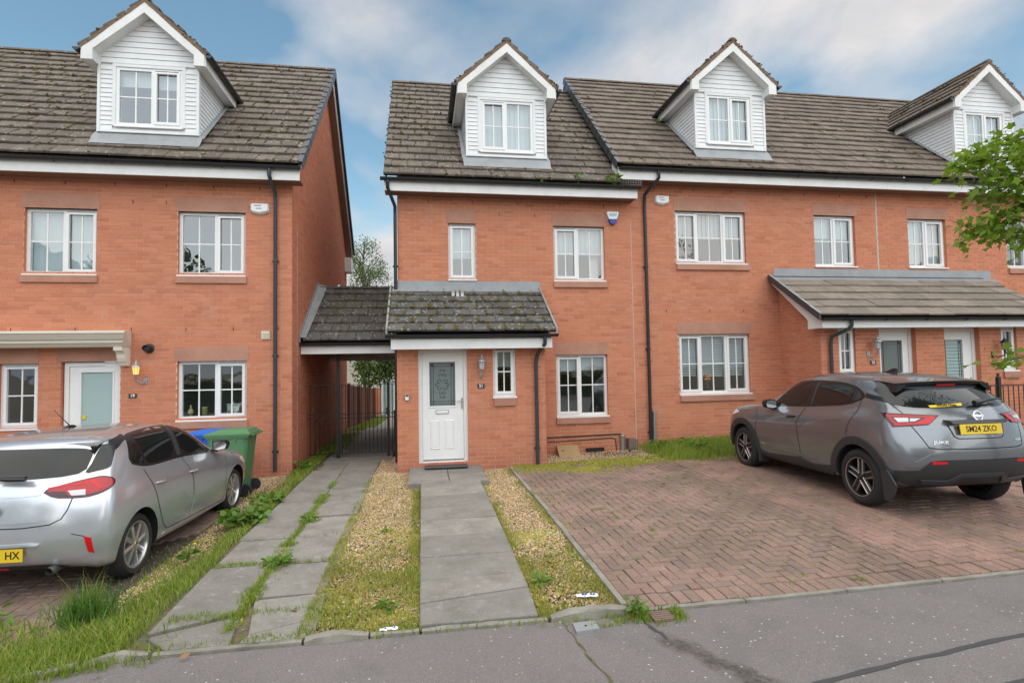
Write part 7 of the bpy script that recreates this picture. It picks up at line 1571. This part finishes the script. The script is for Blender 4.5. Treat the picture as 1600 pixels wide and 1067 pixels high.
n = 40; a = RNG.uniform(0, 6.28, n); blades('seed_stalks', -2.74+np.cos(a)*.1, -6.12+np.sin(a)*.08, .40, .004, 'grass_dry', tf, bend=.6, kind=None)
weed('broadleaf_weed', 'bright green lobed weed clump spreading beside the front wheel of the silver car', 'weed', -2.22, -3.75, .33, .16, 170, LOBED, size=.10, group='weeds on the verge')
weed('broadleaf_weed', 'lobed weed clump further back along the verge near the green bin', 'weed', -2.20, -2.75, .25, .12, 90, LOBED, size=.09, group='weeds on the verge')
weed('broadleaf_weed', 'young broad leaf weed standing in the bare corner behind the silver car', 'weed', -3.42, -6.05, .10, .15, 16, OVAL, size=.08, group='weeds on the verge')
weed('dandelion', 'dandelion with two orange yellow flowers by the rear wheel of the silver car', 'dandelion', -2.42, -4.9, .10, .12, 22, OVAL, flowers=2)
weed('dandelion', 'leafy dandelion rosette in the crack of the slab drive', 'dandelion', -1.40, -5.45, .15, .06, 60, OVAL, size=.075)
weed('dandelion', 'low weed rosette on the far part of the slab drive', 'dandelion', -1.40, -3.9, .11, .05, 34, OVAL, size=.06)
weed('dandelion', 'dandelion rosette beside the left edge of the centre path near the kerb', 'dandelion', -.30, -6.6, .08, .04, 22, OVAL, size=.06)
weed('dandelion', 'broad green dandelion rosette beside the right edge of the centre path', 'dandelion', 1.02, -6.35, .10, .05, 26, OVAL, size=.06)
weed('dandelion', 'single yellow dandelion flower in the gravel left of the centre path', 'dandelion', -.42, -4.6, .05, .04, 8, OVAL, size=.05, flowers=1)
weed('dock_weed', 'upright green weed at the corner of the raised kerb stone and block drive', 'weed', 1.62, -7.07, .09, .10, 40, OVAL, size=.055)
weed('wall_weed', 'flowering weeds with yellow heads against the wall left of the grey car', 'weed', 5.35, -1.0, .45, .26, 130, OVAL, size=.08, flowers=14)
weed('wall_weed', 'green weeds at the foot of the black downpipe', 'weed', 4.72, -.5, .22, .20, 60, OVAL, size=.07)
weed('wall_weed', 'weeds beside the front wheel of the grey car', 'weed', 6.1, -1.5, .35, .16, 80, OVAL, size=.07, flowers=5)
weed('ivy_weed', 'pale green weed at the foot of the shaded gable wall of number 19', 'weed', -2.2, -.3, .18, .16, 50, LOBED, size=.07)
weed('gutter_plant', 'bushy green seedling growing in the gutter beneath the stepped roof verge', 'gutter weed', 3.95, -.44, .16, .20, 46, OVAL, z=5.56, size=.10, group='plants in the roof gutter')
weed('gutter_plant', 'thin upright seedling in the gutter midway below the main roof', 'gutter weed', 3.18, -.44, .05, .24, 18, OVAL, z=5.56, size=.08, group='plants in the roof gutter')
weed('gutter_plant', 'small sprout in the gutter below the centre dormer', 'gutter weed', 2.45, -.44, .07, .08, 12, OVAL, z=5.56, size=.06, group='plants in the roof gutter')
weed('roof_plant', 'grassy clump growing where the second dormer gutter meets the roof', 'roof weed', 5.72, 1.3, .10, .16, 40, OVAL, z=7.62, size=.07)
# buttercup and fallen leaf details
for x, y, lab in ((-1.62, -7.12, 'dry orange leaf on the pavement below the slab drive'), (-2.05, -7.2, 'dry brown leaf on the pavement beneath the grassy verge'), (1.52, -7.14, 'dry leaf caught in the grass under the raised kerb'), (-1.05, -6.5, 'brown leaf on the last slab of the slab drive'), (-.2, -6.1, 'dry leaf in the mossy grass left of the centre path'), (1.2, -6.0, 'dry leaf on the gravel right of the centre path'), (-2.5, -1.75, 'dead leaf on the ground beside the green bin'), (2.6, -6.6, 'dry leaf lying on the block driveway')):
    o = leaves('fallen_leaf', [(x, y, gz(x, y)+.012)], [(random.gauss(0, 1), random.gauss(0, 1), .1)], random.uniform(.05, .08), OVAL, 'dead_leaf', droop=.2); tag(o, lab, 'leaf', 'fallen leaves')
# litter
def litter(label, x, y, w_, d_, rot, blue=True):
    t = thing('litter_packet', label, 'litter', (x, y, gz(x, y)), 'litter on the gravel strips', rz=0); n, m = 9, 5; b = MB(); c, s = math.cos(rot), math.sin(rot); z = gz(x, y)+.012
    def P(i, j): u, v = (i/(n-1)-.5)*w_, (j/(m-1)-.5)*d_; return (x+u*c-v*s, y+u*s+v*c, z+.004*math.sin(i*1.7+j)+.010*math.exp(-((j-2)**2)/2)+random.uniform(0, .004))
    V = [P(i, j) for j in range(m) for i in range(n)]; b.add(V, [(j*n+i, j*n+i+1, (j+1)*n+i+1, (j+1)*n+i) for j in range(m-1) for i in range(n-1)]); b.obj('wrapper', 'white_plastic', t, smooth=False)
    b = MB(); pr_ = [(2, 1), (3, 1), (5, 2), (4, 2), (5, 1), (2, 2), (6, 1), (3, 2)] if blue else [(2, 1), (5, 2), (6, 1)]
    for (i, j) in pr_:
        q = [V[j*n+i], V[j*n+i+1], V[(j+1)*n+i+1], V[(j+1)*n+i]]; ce = [sum(p[k] for p in q)/4 for k in range(3)]; b.add([tuple(ce[k]+(p[k]-ce[k])*.85+(.0035 if k == 2 else 0) for k in range(3)) for p in q], [(0, 1, 2, 3)])
    b.obj('printed_mark', 'blue_plastic', t)
litter('crumpled white packet with blue print on the gravel beside the raised kerb', 1.33, -6.70, .18, .07, -.12)
litter('torn white wrapper with faint blue print at the kerb left of the centre path', -.26, -6.97, .13, .045, .1, False)
# wheelie bins
plain('bin_green', (.075, .20, .085), .5, grime=.3); plain('bin_blue', (.02, .12, .50), .45, grime=.2); plain('chalk_red', (.45, .10, .08), .9)
def bin_(label, x, y, z, m, marks):
    t = thing('wheelie_bin', label, 'bin', (x, y, z), 'wheelie bins by the wall'); T = Matrix.Translation((x, y, z)); b = MB(); b.M = T    # front faces -x, hinge at +x
    lev = [(.06, .24, .22), (.30, .265, .235), (.85, .315, .265), (.93, .325, .27)]; vs = []
    for (h, a, c) in lev:
        e = .035
        vs += [(-a+e, -c, h), (a-.04-e, -c, h), (a-.04, -c+e, h), (a-.04, c-e, h), (a-.04-e, c, h), (-a+e, c, h), (-a, c-e, h), (-a, -c+e, h)]
    b.add(vs, [(8*k+i, 8*k+(i+1) % 8, 8*k+8+(i+1) % 8, 8*k+8+i) for k in range(3) for i in range(8)]+[tuple(range(7, -1, -1))]); b.obj('bin_body', m, t)
    b = MB(); b.M = T; b.box(-.335, .30, -.29, .29, .925, .955); b.obj('rim', m, t)
    b = MB(); b.M = T
    for i in range(5): b.box(-.25+i*.115, -.235+i*.115, -.287, -.268, .86, .925)
    b.obj('rib', m, t)
    b = MB(); b.M = T; lv = [(.955, -.355, .325, .305), (.985, -.36, .33, .31), (1.01, -.30, .30, .26), (1.045, -.16, .27, .21), (1.05, .05, .25, .19)]; vs = []
    for (h, x0, x1, c) in lv: vs += [(x0, -c, h), (x1, -c, h), (x1, c, h), (x0, c, h)]
    b.add(vs, [(4*k+i, 4*k+(i+1) % 4, 4*k+4+(i+1) % 4, 4*k+4+i) for k in range(4) for i in range(4)]+[(16, 17, 18, 19), (3, 2, 1, 0)]); b.obj('lid', m, t)
    b = MB(); b.M = T; b.tube([(.36, -.26, .965), (.36, .26, .965)], .016, 8); b.box(.29, .37, -.22, -.19, .95, .98); b.box(.29, .37, .19, .22, .95, .98); b.obj('handle', m, t)
    for sy_ in (-1, 1):
        b = MB(); b.M = T; b.lathe([(0, sy_*.22), (.05, sy_*.22), (.095, sy_*.225), (.10, sy_*.24), (.10, sy_*.26), (.09, sy_*.275), (.04, sy_*.27), (0, sy_*.275)], (.245, 0, .10), 18, 'y'); b.obj('wheel', 'rubber', t, auto=50)
    if marks:
        b = MB(); yy = -.2605
        b.tube([(x+.02, y+yy, z+.74), (x+.03, y+yy+.003, z+.66), (x+.09, y+yy+.003, z+.67)], .008, 5); b.tube([(x+.13, y+yy, z+.75), (x+.13, y+yy+.006, z+.66), (x+.10, y+yy+.01, z+.58), (x+.06, y+yy+.012, z+.57)], .008, 5); b.obj('painted_number', 'chalk_red', t)
        b = MB(); xx = x+.05
        for i in range(6): b.box(xx+i*.017, xx+i*.017+.012, y-.232, y-.2275, z+.15+.004*(i % 2), z+.167+.004*(i % 3)); 
        b.obj('printed_mark', 'white_ink', t)
    return t
bin_('green wheelie bin with a red painted number 4 beside the nose of the silver car', -3.02, -1.55, -.10, 'bin_green', True)
bin_('bright blue wheelie bin half hidden behind the silver car and green bin', -3.66, -.82, -.17, 'bin_blue', False)
# ------------------------------------------------------------------ trees
def branch(b, pts, r): b.tube(pts, r, 7, caps=False)
def crown_leaves(n, c, rad, hole=.35, seed=0):
    P = RNG.normal(0, 1, (n*3, 3)); P /= np.linalg.norm(P, axis=1)[:, None]; P *= (RNG.random(len(P))[:, None])**.4
    k = (np.sin(P[:, 0]*7+seed)+np.sin(P[:, 1]*8+seed*2)+np.sin(P[:, 2]*9+seed*3))/3 > -hole+RNG.normal(0, .25, len(P)); P = P[k][:n]; return P*np.array(rad)+np.array(c)
mt_ = thing('maple_tree', 'fresh green maple leaning its lower branches into the right edge of the view', 'tree', (8.1, -7.5, 0)); b = MB(); T0 = (8.1, -7.5, -.1)
branch(b, [T0, (8.05, -7.45, 1.2), (7.95, -7.35, 2.4), (7.9, -7.2, 3.6), (7.8, -7.1, 5.2)], [.12, .105, .09, .07, .03]); b.obj('trunk', 'bark', mt_, smooth=True)
BR = [[(7.9, -7.2, 3.3), (7.2, -6.7, 3.9), (6.5, -6.3, 4.05), (5.92, -6.1, 4.02)], [(7.92, -7.25, 3.0), (7.2, -6.7, 3.4), (6.5, -6.25, 3.55), (5.92, -6.12, 3.20)], [(7.92, -7.3, 2.8), (7.3, -6.8, 3.5), (6.6, -6.3, 3.75), (6.05, -6.1, 3.72)],
      [(7.95, -7.35, 2.2), (7.3, -6.8, 2.15), (6.7, -6.35, 1.98), (6.05, -6.15, 1.80)], [(7.9, -7.2, 3.5), (7.2, -6.6, 4.4), (6.75, -6.2, 4.35), (6.45, -6.0, 4.25)], [(7.9, -7.2, 3.0), (7.3, -6.5, 3.2), (6.75, -6.2, 3.25), (6.35, -6.1, 3.25)]]
LP = []; LD = []
for i, q in enumerate(BR):
    bb = MB(); branch(bb, q, [.03, .02, .012, .005]); bb.obj('branch', 'bark', mt_, smooth=True); tot = [640, 600, 480, 190, 420, 380][i]
    for _ in range(16):
        t = random.random()*2.6+.3; k = min(2, int(t)); p0 = Vector(q[k]).lerp(Vector(q[k+1]), t-k); e_ = Vector((random.gauss(-.06, .12), random.gauss(.03, .1), random.gauss(.02, .08))); bb = MB(); branch(bb, [p0, p0+e_*.6, p0+e_*1.3], [.004, .003, .0015]); bb.obj('twig', 'bark', mt_)
    for _ in range(tot):
        t = random.random()**.7*3; k = min(2, int(t)); p = Vector(q[k]).lerp(Vector(q[k+1]), t-k); s = .11+.09*(3-t)/3 if i != 3 else .09
        LP.append((p.x+random.gauss(0, s), p.y+random.gauss(0, s), p.z+random.gauss(0, s*.75)-.02)); d = (Vector(q[-1])-Vector(q[1])).normalized(); LD.append((d.x*.6+random.gauss(0, .6), d.y*.6+random.gauss(0, .6), -.15+random.gauss(0, .35)))
cl = crown_leaves(2600, (8.3, -7.0, 4.9), (1.5, 1.6, 1.7)); cl = cl[cl[:, 0]+.12*(cl[:, 1]+7) > 7.25]
LP = np.concatenate([np.array(LP), cl]); LD = np.concatenate([np.array(LD), RNG.normal(0, .7, (len(cl), 3))+np.array([0, 0, -.2])])
leaves('crown', LP, LD, .088, MAPLE, 'maple_leaf', mt_)
bt = thing('birch_tree', 'thin pale birch showing above the passage roof between the two gables', 'tree', (-3.0, 19, -.8)); b = MB(); branch(b, [(-3.0, 19, -.9), (-2.95, 19, 2), (-3.05, 19, 5), (-3.0, 19.1, 8.6)], [.13, .10, .07, .015]); b.obj('trunk', 'bark_birch', bt, smooth=True); b = MB(); P = []
for k in range(70):
    z0 = random.uniform(2.5, 8.2); a = random.uniform(0, 6.28); L = (9.2-z0)*.30+.3; p = [(-3.0, 19, z0), (-3+math.cos(a)*L*.6, 19+math.sin(a)*L*.6, z0+L*.75), (-3+math.cos(a)*L, 19+math.sin(a)*L, z0+L*.9)]; branch(b, p, [.02, .012, .004])
    for _ in range(70): t = random.random()**.6*2; j = min(1, int(t)); q = Vector(p[j]).lerp(Vector(p[j+1]), t-j); P.append((q.x+random.gauss(0, .15), q.y+random.gauss(0, .15), q.z+random.gauss(0, .16)))
b.obj('branches', 'bark', bt); leaves('crown', P, RNG.normal(0, .6, (len(P), 3))+np.array([0, 0, -.4]), .10, OVAL, 'birch_leaf', bt)
at = thing('garden_tree', 'leafy green tree overhanging the wooden fence behind the black gate', 'tree', (-2.9, 17, -.6)); b = MB(); branch(b, [(-2.9, 17, -.7), (-2.7, 17, .8), (-2.0, 17, 2.0), (-1.2, 16.9, 2.7)], [.12, .10, .06, .02]); branch(b, [(-2.75, 17, .6), (-2.9, 17, 2), (-3.2, 17, 3)], [.08, .05, .02]); b.obj('trunk', 'bark', at, smooth=True)
P = np.concatenate([crown_leaves(1900, (-2.0, 17, 2.6), (1.6, 1.2, 1.35)), crown_leaves(900, (-1.0, 16.6, 1.9), (.9, .6, .9), seed=2), crown_leaves(900, (-2.4, 16.5, 1.8), (1.0, .6, .8), seed=4)]); leaves('crown', P, RNG.normal(0, .7, (len(P), 3))+np.array([0, 0, -.3]), .16, OVAL, 'birch_leaf', at)
# across the road (only ever seen in reflections)
hd = thing('hedge', 'clipped green hedge along the far side of the road', 'hedge', (2, -22, 0)); n = 2600; P = np.c_[RNG.uniform(-14, 16, n), RNG.uniform(-22.6, -21.4, n), RNG.uniform(0, 1.5, n)]; leaves('foliage', P, RNG.normal(0, 1, (n, 3)), .34, OVAL, 'hedge_leaf', hd); b = MB(); b.box(-14, 16, -22.3, -21.7, -.2, 1.2); b.obj('core', 'hedge_leaf', hd)
for (x, y, h, lab) in ((-9, -24, 8, 'smaller leafy tree across the road, left of the pale house'), (-14, -21, 9, 'tallest leafy tree across the road, at the left end of the hedge'), (13, -25, 8.5, 'leafy tree across the road, right of the pale house')):
    t = thing('street_tree', lab, 'tree', (x, y, 0), 'trees across the road'); b = MB(); branch(b, [(x, y, -.1), (x, y, h*.35), (x+.2, y, h*.7)], [.25, .2, .08]); b.obj('trunk', 'bark', t, smooth=True); P = crown_leaves(1500, (x, y, h*.62), (h*.36, h*.36, h*.38), seed=x); leaves('crown', P, RNG.normal(0, 1, (len(P), 3)), .42, OVAL, 'hedge_leaf', t)
